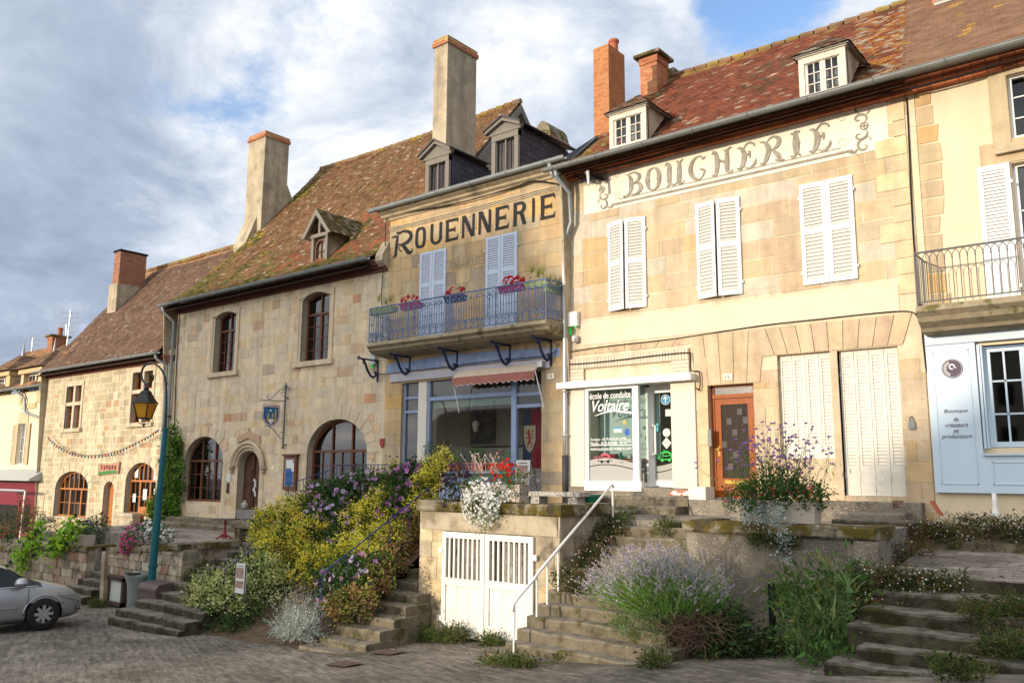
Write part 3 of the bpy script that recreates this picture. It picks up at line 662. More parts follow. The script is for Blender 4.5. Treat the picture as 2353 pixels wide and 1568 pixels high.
# ============================================================ GROUND
def cobble(name,c1,c2,mort,sx,sy,rot=0.0,wet=0.9):
    m=bpy.data.materials.new(name); m.use_nodes=True; t=m.node_tree; b=t.nodes['Principled BSDF']; b.inputs['Roughness'].default_value=wet; b.inputs['Specular IOR Level'].default_value=0.2
    geo=N(t,'ShaderNodeNewGeometry'); mp=N(t,'ShaderNodeMapping'); mp.inputs['Rotation'].default_value=(0,0,rot); t.links.new(geo.outputs['Position'],mp.inputs[0])
    nd=N(t,'ShaderNodeTexNoise',i_Scale=0.9,i_Detail=6.0); t.links.new(mp.outputs[0],nd.inputs[0])
    ds=N(t,'ShaderNodeVectorMath',operation='MULTIPLY_ADD'); t.links.new(nd.outputs['Color'],ds.inputs[0]); ds.inputs[1].default_value=(0.20,0.20,0); t.links.new(mp.outputs[0],ds.inputs[2])
    br=N(t,'ShaderNodeTexBrick',i_Scale=1.0); br.inputs['Brick Width'].default_value=sx; br.inputs['Row Height'].default_value=sy; br.inputs['Mortar Size'].default_value=0.009; br.inputs['Mortar Smooth'].default_value=0.4; br.inputs['Bias'].default_value=0.0
    br.inputs['Color1'].default_value=(*c1,1); br.inputs['Color2'].default_value=(*c2,1); br.inputs['Mortar'].default_value=(*mort,1); t.links.new(ds.outputs[0],br.inputs[0])
    nz=N(t,'ShaderNodeTexNoise',i_Scale=0.7,i_Detail=9.0,i_Roughness=0.7); t.links.new(geo.outputs['Position'],nz.inputs[0])
    mr=N(t,'ShaderNodeMapRange'); mr.inputs[1].default_value=0.3; mr.inputs[2].default_value=0.7; mr.inputs[3].default_value=0.5; mr.inputs[4].default_value=1.55; t.links.new(nz.outputs['Fac'],mr.inputs[0])
    n3=N(t,'ShaderNodeTexNoise',i_Scale=9.0,i_Detail=6.0,i_Roughness=0.7); t.links.new(mp.outputs[0],n3.inputs[0])
    mr3=N(t,'ShaderNodeMapRange'); mr3.inputs[1].default_value=0.3; mr3.inputs[2].default_value=0.7; mr3.inputs[3].default_value=0.6; mr3.inputs[4].default_value=1.4; t.links.new(n3.outputs['Fac'],mr3.inputs[0])
    s1=N(t,'ShaderNodeVectorMath',operation='SCALE'); t.links.new(br.outputs['Color'],s1.inputs[0]); t.links.new(mth(t,'MULTIPLY',mr.outputs[0],mr3.outputs[0]),s1.inputs['Scale'])
    n5=N(t,'ShaderNodeTexNoise',i_Scale=1.0,i_Detail=5.0,i_Roughness=0.7); mp5=N(t,'ShaderNodeMapping'); mp5.inputs['Scale'].default_value=(1.6,11.0,1); t.links.new(mp.outputs[0],mp5.inputs[0]); t.links.new(mp5.outputs[0],n5.inputs[0]); m5=N(t,'ShaderNodeMapRange'); m5.inputs[1].default_value=0.35; m5.inputs[2].default_value=0.68; m5.inputs[3].default_value=0.62; m5.inputs[4].default_value=1.55; t.links.new(n5.outputs['Fac'],m5.inputs[0]); s5=N(t,'ShaderNodeVectorMath',operation='SCALE'); pm=N(t,'ShaderNodeTexNoise',i_Scale=0.45,i_Detail=5.0,i_Roughness=0.65); t.links.new(geo.outputs['Position'],pm.inputs[0]); pr_=N(t,'ShaderNodeMapRange'); pr_.inputs[1].default_value=0.42; pr_.inputs[2].default_value=0.60; pr_.inputs[3].default_value=0.12; pr_.inputs[4].default_value=0.85; t.links.new(pm.outputs['Fac'],pr_.inputs[0]); fl_=N(t,'ShaderNodeVectorMath',operation='SCALE'); fl_.inputs[0].default_value=[(c1[i]+c2[i])*0.5 for i in range(3)]; t.links.new(mth(t,'MULTIPLY',mr.outputs[0],mr3.outputs[0]),fl_.inputs['Scale']); mxp=N(t,'ShaderNodeMix',data_type='RGBA'); t.links.new(pr_.outputs[0],mxp.inputs[0]); t.links.new(fl_.outputs[0],mxp.inputs[6]); t.links.new(s1.outputs[0],mxp.inputs[7]); t.links.new(mxp.outputs[2],s5.inputs[0]); t.links.new(m5.outputs[0],s5.inputs['Scale']); s1=s5
    nm=N(t,'ShaderNodeTexNoise',i_Scale=0.55,i_Detail=7.0); t.links.new(geo.outputs['Position'],nm.inputs[0])
    mm=N(t,'ShaderNodeMapRange'); mm.inputs[1].default_value=0.56; mm.inputs[2].default_value=0.66; mm.inputs[4].default_value=0.55; t.links.new(nm.outputs['Fac'],mm.inputs[0])
    mi=N(t,'ShaderNodeMix',data_type='RGBA'); t.links.new(mm.outputs[0],mi.inputs[0]); t.links.new(s1.outputs[0],mi.inputs[6]); mi.inputs[7].default_value=(0.075,0.065,0.035,1)
    t.links.new(mi.outputs[2],b.inputs['Base Color'])
    bp=N(t,'ShaderNodeBump'); bp.inputs['Strength'].default_value=1.0; bp.inputs['Distance'].default_value=0.011
    hh=mth(t,'MULTIPLY_ADD',n3.outputs['Fac'],1.6,mth(t,'MULTIPLY',pr_.outputs[0],mth(t,'SUBTRACT',1.0,br.outputs['Fac']))); t.links.new(hh,bp.inputs['Height']); t.links.new(bp.outputs[0],b.inputs['Normal'])
    return m
m_cob=cobble('worn street setts',(0.138,0.118,0.094),(0.172,0.149,0.120),(0.114,0.096,0.076),0.21,0.12,0.42)
m_pav=cobble('terrace pavers',(0.19,0.165,0.14),(0.27,0.235,0.20),(0.07,0.06,0.045),0.40,0.26,0.05)
def gzc(X,Y): return gz(min(X,1.5),max(Y,-8))
mb=MB(); xs=[-500,-150,-80]+[-60+i*1.0 for i in range(62)]+[4,10,40,150,500]; ys=[-500,-100,-40,-20]+[-8+i*1.0 for i in range(30)]+[30,60,200,600]
vs=[(x,y,gzc(x,y)+0.02*noise.noise(Vector((x*0.6,y*0.6,0))) if abs(x)<80 else gzc(max(x,-80),y)) for y in ys for x in xs]; nx_=len(xs)
mb.add(vs,[(j*nx_+i,j*nx_+i+1,(j+1)*nx_+i+1,(j+1)*nx_+i) for j in range(len(ys)-1) for i in range(nx_-1)])
mb.build('street',m_cob,smooth=True,kind='structure')
def slab(name,x0,x1,y0,y1,zf,zb,mt,zl=None,zbot=-3.6):
    """raised paving: zf at the front edge, zb at the back; zl = extra drop at the left end"""
    m=MB(); zl=zl or 0
    vs=[(x0,y0,zbot),(x1,y0,zbot),(x1,y1,zbot),(x0,y1,zbot),(x0,y0,zf-zl),(x1,y0,zf),(x1,y1,zb),(x0,y1,zb-zl)]
    m.add(vs,[(0,3,2,1),(4,5,6,7),(0,1,5,4),(1,2,6,5),(2,3,7,6),(3,0,4,7)]); return m.build(name,mt,kind='structure')
slab('terrace_paving',-11.9,-8.75,12.25,15.99,-0.74,-0.66,m_pav)
slab('terrace_paving',-16.4,-11.9,14.3,15.99,-0.72,-0.66,m_pav)
slab('terrace_paving',-8.75,-6.3,13.55,15.99,-0.79,-0.73,m_pav)
slab('terrace_paving',-6.3,-3.68,12.7,15.99,-0.80,-0.76,m_pav)
slab('terrace_paving',-28.6,-16.4,12.8,15.99,-1.80,-1.76,m_pav)
slab('terrace_paving',-22.95,-19.34,11.5,12.8,-1.86,-1.80,m_pav)
slab('terrace_paving',-50,-24.7,11.8,16.19,-2.15,-2.1,m_pav,zl=1.2)
slab('terrace_paving',-24.7,-23.0,12.6,16.19,-2.05,-2.0,m_pav)
slab('landing_paving',-3.5,4,12.8,14.7,-1.32,-1.10,m_pav,zbot=-2.6)
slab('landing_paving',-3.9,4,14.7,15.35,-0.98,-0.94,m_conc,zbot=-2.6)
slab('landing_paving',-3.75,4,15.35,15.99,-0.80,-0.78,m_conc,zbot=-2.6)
# planting bank between the flights of steps
mb=MB(); xs=[-16.5+i*0.5 for i in range(9)]; ys=[9.9+i*0.4 for i in range(13)]
def bankz(x,y): t=min(1,max(0,(y-10.1)/4.0)); return gz(x,10)-0.05+(2.45)*t+0.08*noise.noise(Vector((x*2,y*2,1)))
vs=[(x,y,bankz(x,y)) for y in ys for x in xs]; n_=len(xs)
mb.add(vs,[(j*n_+i,j*n_+i+1,(j+1)*n_+i+1,(j+1)*n_+i) for j in range(len(ys)-1) for i in range(n_-1)])
mb.build('planting_bank',m_soil,smooth=True,kind='structure')
slab('planting_bed',-6.5,-3.4,10.9,12.6,-2.55,-2.45,m_soil)
# ============================================================ STEPS
def rough_step(x0,x1,y0,y1,zb,zt,mt,parent,nose=0.025,wob=0.028,xr_front=None):
    x0+=R.uniform(-.012,.012); x1+=R.uniform(-.025,.025); zb+=R.uniform(-.02,.02)
    m=MB(); n=max(3,int((x1-x0)/0.3)); vs=[]
    for i in range(n+1):
        t=i/n; x=x0+(x1-x0)*t; w=R.uniform(-wob,wob); dz=R.uniform(-wob,wob)*0.5
        vs+=[(x,y0+w,zb),(x,y0-nose+w,zt-0.03+dz),(x,y0-nose+w+0.015,zt+dz),(x,y1,zt)]
    fs=[]
    for i in range(n):
        for k in range(3): fs.append((4*i+k,4*i+4+k,4*i+5+k,4*i+1+k))
    e=len(vs); vs+=[(x0,y1,zb),(x1,y1,zb)]
    m.add(vs,fs+[(0,1,2,3,e),(e+1,4*n+3,4*n+2,4*n+1,4*n)])
    return m.build('step',mt,parent)
def flight(name,label,x0,x1,levels,mt,zb,yback,rights=None,lefts=None,side=None):
    t=thing(name,label,'steps',((x0+x1)/2,levels[0][0],levels[0][1]-0.17))
    for i,(y,z) in enumerate(levels):
        yb=levels[i+1][0]+0.02 if i+1<len(levels) else yback
        a=lefts[i] if lefts else x0; b=rights[i] if rights else x1
        rough_step(a,b,y,yb+0.25,zb,z,mt,t)
    return t
mid=[(10.62+0.272*i,-2.74+0.168*(i+1)) for i in range(11)]
mid=[(10.35,-2.70)]+mid
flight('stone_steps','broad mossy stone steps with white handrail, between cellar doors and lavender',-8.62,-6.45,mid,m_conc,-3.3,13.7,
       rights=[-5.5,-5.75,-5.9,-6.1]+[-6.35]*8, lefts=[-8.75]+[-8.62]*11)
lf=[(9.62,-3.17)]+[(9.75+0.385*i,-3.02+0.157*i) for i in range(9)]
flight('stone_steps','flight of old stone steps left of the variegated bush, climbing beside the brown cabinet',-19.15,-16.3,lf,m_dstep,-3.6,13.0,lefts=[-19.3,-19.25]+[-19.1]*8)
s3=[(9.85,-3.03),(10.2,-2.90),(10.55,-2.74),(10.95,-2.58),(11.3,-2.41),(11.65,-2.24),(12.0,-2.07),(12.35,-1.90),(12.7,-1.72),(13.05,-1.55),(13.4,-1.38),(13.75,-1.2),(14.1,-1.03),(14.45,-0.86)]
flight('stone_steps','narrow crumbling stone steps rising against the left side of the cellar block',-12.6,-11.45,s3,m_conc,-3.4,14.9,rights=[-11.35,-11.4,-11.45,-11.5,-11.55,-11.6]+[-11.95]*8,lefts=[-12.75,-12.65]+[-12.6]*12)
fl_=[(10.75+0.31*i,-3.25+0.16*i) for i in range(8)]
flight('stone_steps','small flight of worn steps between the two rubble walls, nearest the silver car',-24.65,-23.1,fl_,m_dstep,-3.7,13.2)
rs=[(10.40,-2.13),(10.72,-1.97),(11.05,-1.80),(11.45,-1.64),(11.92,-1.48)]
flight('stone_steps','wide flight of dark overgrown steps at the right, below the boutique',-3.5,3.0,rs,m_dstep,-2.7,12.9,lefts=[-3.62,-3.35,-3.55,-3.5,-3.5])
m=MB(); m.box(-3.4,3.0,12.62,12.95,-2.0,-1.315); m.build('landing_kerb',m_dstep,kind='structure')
# doorstep blocks along the facades
def block(name,label,x0,x1,y0,y1,z0,z1,mt=None,cat='step'):
    m=MB(); m.box(x0,x1,y0,y1,z0,z1); return m.build(name,mt or m_conc,label=label,cat=cat)
t=thing('doorstep','two long concrete steps in front of the driving school window','steps',(-9.3,15.2,-0.8))
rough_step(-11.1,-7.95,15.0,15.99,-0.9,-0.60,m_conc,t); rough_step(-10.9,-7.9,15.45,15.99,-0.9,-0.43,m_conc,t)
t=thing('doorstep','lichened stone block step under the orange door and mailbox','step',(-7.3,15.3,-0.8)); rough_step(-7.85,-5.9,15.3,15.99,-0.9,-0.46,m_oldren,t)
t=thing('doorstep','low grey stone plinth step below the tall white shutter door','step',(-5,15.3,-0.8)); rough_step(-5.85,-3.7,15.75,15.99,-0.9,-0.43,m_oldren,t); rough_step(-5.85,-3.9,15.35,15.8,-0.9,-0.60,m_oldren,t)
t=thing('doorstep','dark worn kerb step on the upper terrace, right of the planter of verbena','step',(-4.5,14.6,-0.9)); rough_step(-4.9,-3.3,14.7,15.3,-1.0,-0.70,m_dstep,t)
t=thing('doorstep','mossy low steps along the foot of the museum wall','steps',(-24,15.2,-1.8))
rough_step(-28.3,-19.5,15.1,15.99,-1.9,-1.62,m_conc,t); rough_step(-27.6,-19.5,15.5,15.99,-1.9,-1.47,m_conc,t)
# ============================================================ CELLAR BLOCK WITH WHITE DOORS
gx0,gx1=-11.95,-8.59
gt=thing('cellar_block','stone cellar front with white barred double doors under a mossy coping','cellar',(-10.3,12,-2.95))
d0=oy(1021,1461,12.0); d1=oy(1226,1230,12.0); d2=oy(1021,1219,12.0)
dx0,dx1,dz0,dz1=d2.x,d1.x,-3.0,-1.055
mb=MB(); hole=rect(dx0,dx1,-3.3,dz1)
for p in minus(rect(gx0,gx1,-3.4,-0.70),hole): emit(mb,p,12.0,(0.46,0.38,0.26))
pal=[(4,(0.56,0.44,0.26)),(3,(0.47,0.39,0.27)),(2,(0.60,0.49,0.31)),(1,(0.38,0.31,0.22))]
for (a,b) in ((gx0,dx0-0.03),(dx1+0.03,gx1)):
    z=-3.35
    while z<-1.0:
        h=R.uniform(0.3,0.42); x=a
        while x<b-0.05:
            w=R.uniform(0.3,0.5); xb=min(x+w,b)
            if b-xb<0.1: xb=b
            emit(mb,rect(x+0.008,xb-0.008,z+0.008,min(z+h,-0.93)-0.008),11.99,pick(pal),0.015); x=xb
        z+=h
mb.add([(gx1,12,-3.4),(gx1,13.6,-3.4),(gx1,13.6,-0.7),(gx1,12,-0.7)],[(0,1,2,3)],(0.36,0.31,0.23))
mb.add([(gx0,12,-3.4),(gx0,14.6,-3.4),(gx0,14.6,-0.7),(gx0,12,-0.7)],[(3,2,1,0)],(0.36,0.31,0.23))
for z in (-3.0,-2.6,-2.2,-1.8,-1.4):
    y=12.0
    while y<12.9:
        w=R.uniform(0.35,0.5); c=pick(pal)
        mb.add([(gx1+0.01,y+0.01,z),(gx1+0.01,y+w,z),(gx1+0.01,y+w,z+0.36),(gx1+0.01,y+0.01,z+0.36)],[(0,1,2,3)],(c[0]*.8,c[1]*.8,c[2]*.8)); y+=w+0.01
for s,(x_,c_) in enumerate(((dx0,1),(dx1,-1))):
    mb.add([(x_,12,-3.4),(x_,12.25,-3.4),(x_,12.25,dz1),(x_,12,dz1)],[(0,1,2,3)],(0.4,0.33,0.22))
mb.add([(dx0,12,dz1),(dx1,12,dz1),(dx1,12.25,dz1),(dx0,12.25,dz1)],[(0,1,2,3)],(0.3,0.25,0.18))
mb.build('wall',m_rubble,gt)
mb=MB()
mb.pr([(gx0+0.05,-1.04),(gx1-0.05,-1.04),(gx1-0.05,-0.71),(gx0+0.05,-0.71)],11.975,11.999,'y'); mb.build('render_band',m_gardr,gt)
def coping(parent,pts,y0,y1,z,h,mt,name='coping'):
    m=MB(); n=len(pts)-1
    for i in range(n):
        x0,x1=pts[i]+0.004,pts[i+1]-0.004; w=R.uniform(-0.012,0.012); k=max(2,int((x1-x0)/0.2)); vs=[]
        for j in range(k+1):
            x=x0+(x1-x0)*j/k; e=R.uniform(-0.012,0.012); f=R.uniform(-0.01,0.01)
            vs+=[(x,y0+0.02+e,z-h),(x,y0+w+e,z-h+0.03),(x,y0+w+e,z-0.03),(x,y0+w+0.03+e,z+f),(x,y1,z+f),(x,y1,z-h)]
        fs=[]
        for j in range(k):
            for q in range(6): fs.append((6*j+q,6*j+6+q,6*j+6+(q+1)%6,6*j+(q+1)%6))
        m.add(vs,fs+[tuple(range(6))[::-1],tuple(6*k+q for q in range(6))])
    return m.build(name,mt,parent)
coping(gt,[gx0-0.07,-10.9,-9.9,-8.52],11.93,12.28,-0.50,0.20,m_cop)
m=MB(); m.box(gx1-0.3,gx1+0.07,12.285,13.62,-0.70,-0.505); m.box(gx0-0.07,gx0+0.3,12.285,14.6,-0.70,-0.505); m.build('side_coping',m_cop,gt)
m=MB(); m.box(dx0,dx1,12.26,12.3,-3.2,dz1); m.build('cellar_dark',m_dark,gt)
xm=(dx0+dx1)/2
for s in (0,1):
    a,b=(dx0+0.01,xm-0.008) if s==0 else (xm+0.008,dx1+0.03)
    zb_,zt_=-2.93 if s==0 else -2.88,dz1-0.01; H=zt_-zb_; zm=zb_+H*0.535
    m=MB(); Y0,Y1=11.93,11.985
    m.box(a,a+0.10,Y0,Y1,zb_,zt_); m.box(b-0.10,b,Y0,Y1,zb_,zt_); m.box(a+0.1,b-0.1,Y0,Y1,zt_-0.11,zt_); m.box(a+0.1,b-0.1,Y0,Y1,zm-0.10,zm+0.03); m.box(a+0.1,b-0.1,Y0,Y1,zb_,zb_+0.22)
    n=3
    for k in range(n):
        xa=a+0.1+(b-a-0.2)*k/n; xb=a+0.1+(b-a-0.2)*(k+1)/n; m.box(xa+0.004,xb-0.004,Y0+0.025,Y1-0.004,zb_+0.22,zm-0.1)
    o=m.build('door_leaf',m_garage,gt)
    m=MB()
    for k in range(1,8):
        x=a+0.1+(b-a-0.2)*(k-0.3)/7.4; m.box(x-0.022,x+0.022,Y0+0.01,Y0+0.04,zm-0.02,zt_-0.08)
    m.build('bars',m_garage,o)
    hx=a if s==0 else b; m=MB()
    for z in (zb_+0.28,zt_-0.35): m.box(hx-0.09 if s==0 else hx-0.02,hx+0.02 if s==0 else hx+0.09,Y0-0.012,Y0+0.01,z-0.05,z+0.05)
    m.build('hinge',m_garage,o)
# ============================================================ RIGHT RETAINING WALL
rw=thing('retaining_wall','lichen spotted rendered terrace wall with dark mossy coping, behind the lavender','wall',(-5,12.5,-2.5))
m=MB(); n=30; a0,a1=-6.46,-3.62
vs=[];k=8
for i in range(n+1):
    for j in range(k+1):
        x=a0+(a1-a0)*i/n; z=-2.9+(2.03)*j/k; vs.append((x,12.5+0.02*noise.noise(Vector((x*2,z*2,3))),z))
m.add(vs,[(i*(k+1)+j,(i+1)*(k+1)+j,(i+1)*(k+1)+j+1,i*(k+1)+j+1) for i in range(n) for j in range(k)])
m.add([(a1,12.5,-2.9),(a1,13.4,-2.9),(a1,13.4,-0.87),(a1,12.5,-0.87),(a0,12.5,-2.9),(a0,13.6,-2.9),(a0,13.6,-0.87),(a0,12.5,-0.87)],[(0,1,2,3),(7,6,5,4)])
m.build('rendered_face',m_oldren,rw)
coping(rw,[-6.5,-5.6,-4.85,-3.55],12.42,12.8,-0.69,0.18,m_cop)
m=MB(); m.box(-6.5,-6.2,12.805,13.6,-0.87,-0.695); m.box(-3.9,-3.55,12.805,13.45,-0.87,-0.695); m.build('side_coping',m_cop,rw)
m=MB(); m.box(-3.86,-3.52,12.44,12.80,-2.6,-0.88); m.build('corner_pier',m_oldren,rw)
# ============================================================ LEFT RUBBLE WALLS
def rubble(name,label,x0,x1,Y,zt0,zt1,zb,depth=0.5,xr_side=True,cop=0.14,side=1.6):
    t=thing(name,label,'wall',((x0+x1)/2,Y,zb)); mb=MB()
    P=[(5,(0.40,0.33,0.24)),(3,(0.33,0.26,0.19)),(2,(0.46,0.40,0.30)),(1,(0.36,0.21,0.15)),(1,(0.24,0.20,0.15))]
    mb.add([(x0,Y,zb),(x1,Y,zb),(x1,Y,zt1-cop),(x0,Y,zt0-cop)],[(0,1,2,3)],(0.20,0.165,0.12))
    z=zb
    while z<max(zt0,zt1)-cop:
        h=R.uniform(0.16,0.30); x=x0
        while x<x1-0.03:
            w=R.uniform(0.2,0.5); xb=min(x+w,x1)
            if x1-xb<0.1: xb=x1
            lim=(zt0+(zt1-zt0)*((x+xb)/2-x0)/(x1-x0))-cop
            if z+0.04<lim:
                j=lambda: R.uniform(-0.018,0.018)
                za,zz=z+0.01,min(z+h,lim)-0.01
                cxx,czz=(x+xb)/2,(za+zz)/2
                poly=[(x+0.02+j(),za),(cxx,za-0.004+j()*.4),(xb-0.02+j(),za+j()*.4),(xb-0.006,czz),(xb-0.02+j(),zz),(cxx,zz+j()*.4),(x+0.02+j(),zz),(x+0.006,czz)]
                emit(mb,poly,Y-R.uniform(0.01,0.035),pick(P),0.04)
            x=xb
        z+=h
    c=(0.30,0.25,0.18)
    mb.add([(x1,Y,zb),(x1,Y+side,zb),(x1,Y+side,zt1-cop),(x1,Y,zt1-cop)],[(0,1,2,3)],c)
    zz=zb
    while zz<zt1-cop-0.2:
        y=Y
        while y<Y+side-0.3:
            w=R.uniform(0.3,0.5); mb.add([(x1+0.012,y+0.01,zz+0.01),(x1+0.012,y+w,zz+0.01),(x1+0.012,y+w,zz+0.27),(x1+0.012,y+0.01,zz+0.27)],[(0,1,2,3)],pick(P)); y+=w+0.01
        zz+=0.28
    mb.build('stonework',m_rubble,t)
    m=MB(); n=int((x1-x0)/0.6)
    for i in range(n):
        xa=x0+(x1-x0)*i/n; xb=x0+(x1-x0)*(i+1)/n-0.008; z_=zt0+(zt1-zt0)*(i+0.5)/n+R.uniform(-0.012,0.012)
        m.box(xa,xb,Y-0.06+R.uniform(-0.02,0.02),Y+0.35,z_-cop,z_)
    m.box(x1-0.35,x1+0.05,Y+0.355,Y+side,zt1-cop,zt1)
    m.build('coping',m_cop,t); return t
w2=rubble('rubble_wall','rubble terrace wall behind the lamp post and bins, topped with pink and white flowers',-23.0,-19.25,11.3,-2.0,-1.70,-3.6)
w1=rubble('rubble_wall','low rubble wall behind the silver car, with trailing lime green leaves',-34.0,-24.75,11.6,-2.6,-2.08,-3.9)
m=MB(); m.pr([(-23.05,-3.5),(-22.85,-3.5),(-22.95,-2.1),(-23.12,-2.1)],11.2,11.32,'y'); m.build('pilaster',m_gardr,w2)
# ============================================================ BUILDINGS
# ---------- museum house (H1)
X10,X11=-28.65,-17.42
H1=thing('museum_house','tall old stone museum house with steep mossy tile roof, arched windows and dark oak door','house',(-23,16,-1.5))
a=px(489,857,545,718); h1a=seg(a[0],a[1],a[2],oy(545,721).z,oy(528,715).z)
a=px(690,832,759,690); h1b=seg(a[0],a[1],a[2],oy(759,678).z,oy(738,669).z)
a=px(418,1149,513,1060); A1=arch(a[0],a[1],a[2],oy(513,1062).z,oy(468,1002).z)
a=px(541,1190,597.6,1070); D1=arch(a[0],a[1],-1.47,oy(597,1070).z,oy(572,1036).z)
a=px(702,1134,844,1040); B1=arch(a[0],a[1],a[2],oy(844,1040).z,oy(775,962).z,14)
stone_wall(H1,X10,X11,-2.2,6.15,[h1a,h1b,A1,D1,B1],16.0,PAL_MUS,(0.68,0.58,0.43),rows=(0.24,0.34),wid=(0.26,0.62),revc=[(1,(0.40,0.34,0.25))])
DR=MB(); TR=[(3,(0.60,0.48,0.33)),(2,(0.57,0.47,0.34)),(1,(0.60,0.44,0.29))]
for h,n,t in ((A1,9,0.34),(B1,13,0.42)):
    xs=[p[0] for p in h]; zs=[p[1] for p in h]; spring=h[2][1]; voussoirs(DR,min(xs),max(xs),spring,max(zs),16.0,n,t,TR)
    jambs(DR,min(xs),min(zs),spring,16.0,-1,TR); jambs(DR,max(xs),min(zs),spring,16.0,1,TR); DR.build('arch_surround',m_stone,H1); DR=MB()
for h in (h1a,h1b):
    xs=[p[0] for p in h]; zs=[p[1] for p in h]; x0,x1,z0,z1=min(xs),max(xs),min(zs),max(zs); sp=h[2][1]; w=0.20
    # moulded surround: jambs, segmental head with outer fillet, projecting sill
    for e0,e1,yy in ((0.0,0.10,15.972),(0.10,w,15.955)):
        DR.box(x0-e1,x0-e0-0.002,yy,15.998,z0+0.002,sp,(0.58,0.47,0.32)); DR.box(x1+e0+0.002,x1+e1,yy,15.998,z0+0.002,sp,(0.58,0.47,0.32))
    pts=[p for p in h[2:]]; k=len(pts)
    for i in range(k-1):
        p,q=pts[i],pts[i+1]; DR.pr([(p[0]+(w if i==0 else 0),p[1]+0.004),(q[0]-(w if i==k-2 else 0),q[1]+0.004),(q[0]-(w if i==k-2 else 0),q[1]+w),(p[0]+(w if i==0 else 0),p[1]+w)],15.95,15.999,'y',(0.58,0.47,0.33))
    DR.box(x0-0.28,x1+0.28,15.90,16.0,z0-0.16,z0-0.003,(0.56,0.45,0.31)); DR.build('window_surround',m_stone,H1); DR=MB()
# hood over the door
xs=[p[0] for p in D1]; x0,x1=min(xs),max(xs); sp=D1[2][1]; zt=max(p[1] for p in D1)
for e,r,yy in ((0.06,0.045,15.97),(0.16,0.05,15.93),(0.27,0.055,15.90)):
    c=(x0+x1)/2; pth=[(c+(x1-c+e)*math.cos(math.pi*k/16),yy,sp+(zt-sp+e)*math.sin(math.pi*k/16)) for k in range(17)]
    DR.tube(pth,r,8,(0.54,0.43,0.30))
for s in (x0-0.27,x1+0.27):
    DR.lathe([(0.02,-0.25),(0.06,-0.2),(0.05,-0.14),(0.1,-0.08),(0.1,0.0)],(s,15.93,sp),10,(0.42,0.34,0.24))
jambs(DR,x0-0.001,-1.47,sp,16.0,-1,TR,(0.22,0.24)); jambs(DR,x1+0.001,-1.47,sp,16.0,1,TR,(0.22,0.24))
DR.build('door_surround',m_stone,H1)
joinery(H1,'window',h1a,16.24,m_oak,m_glassd,2,4,0.06,transom=oy(520,762,16.24).z,lab='tall upper window with small panes')
joinery(H1,'window',h1b,16.24,m_oak,m_glassd,2,4,0.06,transom=oy(735,722,16.24).z)
q=[min(p[0] for p in A1),max(p[0] for p in A1)]
joinery(H1,'window',A1,16.24,m_oak,m_glassd,3,3,0.07,transom=oy(470,1058,16.24).z,curtain=(q[0]+0.9,q[1]-0.5,-0.6,1.3),lab='arched window with pale curtain')
joinery(H1,'window',B1,16.24,m_oak,m_glassd,3,3,0.08,transom=oy(775,1036,16.24).z,lab='largest arched window')
m=MB(); n=len(D1); m.add([(p[0],16.22,p[1]) for p in D1],[tuple(range(n))]); cxd=(x0+x1)/2
for (xa,xb) in ((x0+0.06,cxd-0.03),(cxd+0.03,x1-0.06)):
    for (za,zb) in ((0.05,0.52),(0.56,1.05),(1.12,1.62)):
        m.box(xa+0.07,xb-0.07,16.19,16.22,-1.47+za,-1.47+zb); m.box(xa+0.13,xb-0.13,16.175,16.19,-1.47+za+0.07,-1.47+zb-0.07)
m.box(cxd-0.025,cxd+0.025,16.17,16.22,-1.47,zt-0.1)
od=m.build('door',m_door,H1)
m=MB()
for k in range(9): m.lathe([(0.0,-0.05),(0.035,-0.02),(0.035,0.02),(0.0,0.05)],(cxd+0.22+R.uniform(-.05,.05),16.10,-0.22-0.06*k),6)
m.build('dried_garland',m_white,od)
# roof
PR1=[(15.55,6.02),(16.6,6.75),(17.7,7.83),(19.0,9.15),(22.67,13.42)]
def pal1(x,s,Ln,z):
    u=s/Ln; n=nz3(x,s,0,0.55)+0.5*nz3(x,s,3,1.7); n2=nz3(x,s,9,2.3)
    base=R.choice([(0.165,0.086,0.040),(0.18,0.092,0.042),(0.19,0.10,0.044),(0.15,0.085,0.044),(0.20,0.13,0.066),(0.135,0.074,0.038)])
    moss=max(0,0.85-u*2.0)+max(0,(-x-27.2)*0.34)*(u>0.03)
    if n*0.9+moss+R.uniform(-.15,.15)>0.62: base=R.choice([(0.10,0.082,0.02),(0.07,0.066,0.02),(0.15,0.11,0.025),(0.30,0.19,0.03) if x<-26 and u>0.25 else (0.13,0.11,0.04)])
    if R.random()<0.025+0.06*max(0,n2): base=(0.34,0.29,0.21)
    if x>-24 and 0.1<u<0.45 and n2>0.1: base=R.choice([(0.24,0.09,0.042),(0.20,0.075,0.04)])
    return jitc(base,0.14)
ro=tiled(H1,PR1,-29.35,-17.95,pal1,sag=0.10,rnd=0.012)
m=MB(); m.pr([(15.7,6.0),(16.6,6.7),(17.7,7.78),(19.0,9.1),(22.67,13.36),(28.5,6.5),(28.5,3),(15.9,3)],-29.2,-29.15,'x'); m.build('gable',m_ren,H1); m=MB(); m.pr([(16.6,6.7),(17.7,7.75),(19.0,9.05),(22.67,13.3),(25.5,10.2),(25.5,6)],-18.15,-18.1,'x'); m.build('gable',m_ren,H1)
m=MB(); m.add([(-29.35,22.67,13.36),(-17.95,22.67,13.36),(-17.95,28.6,6.2),(-29.35,28.6,6.2)],[(0,1,2,3)],(0.2,0.11,0.07)); m.build('rear_roof',m_tile,H1)
m=MB()
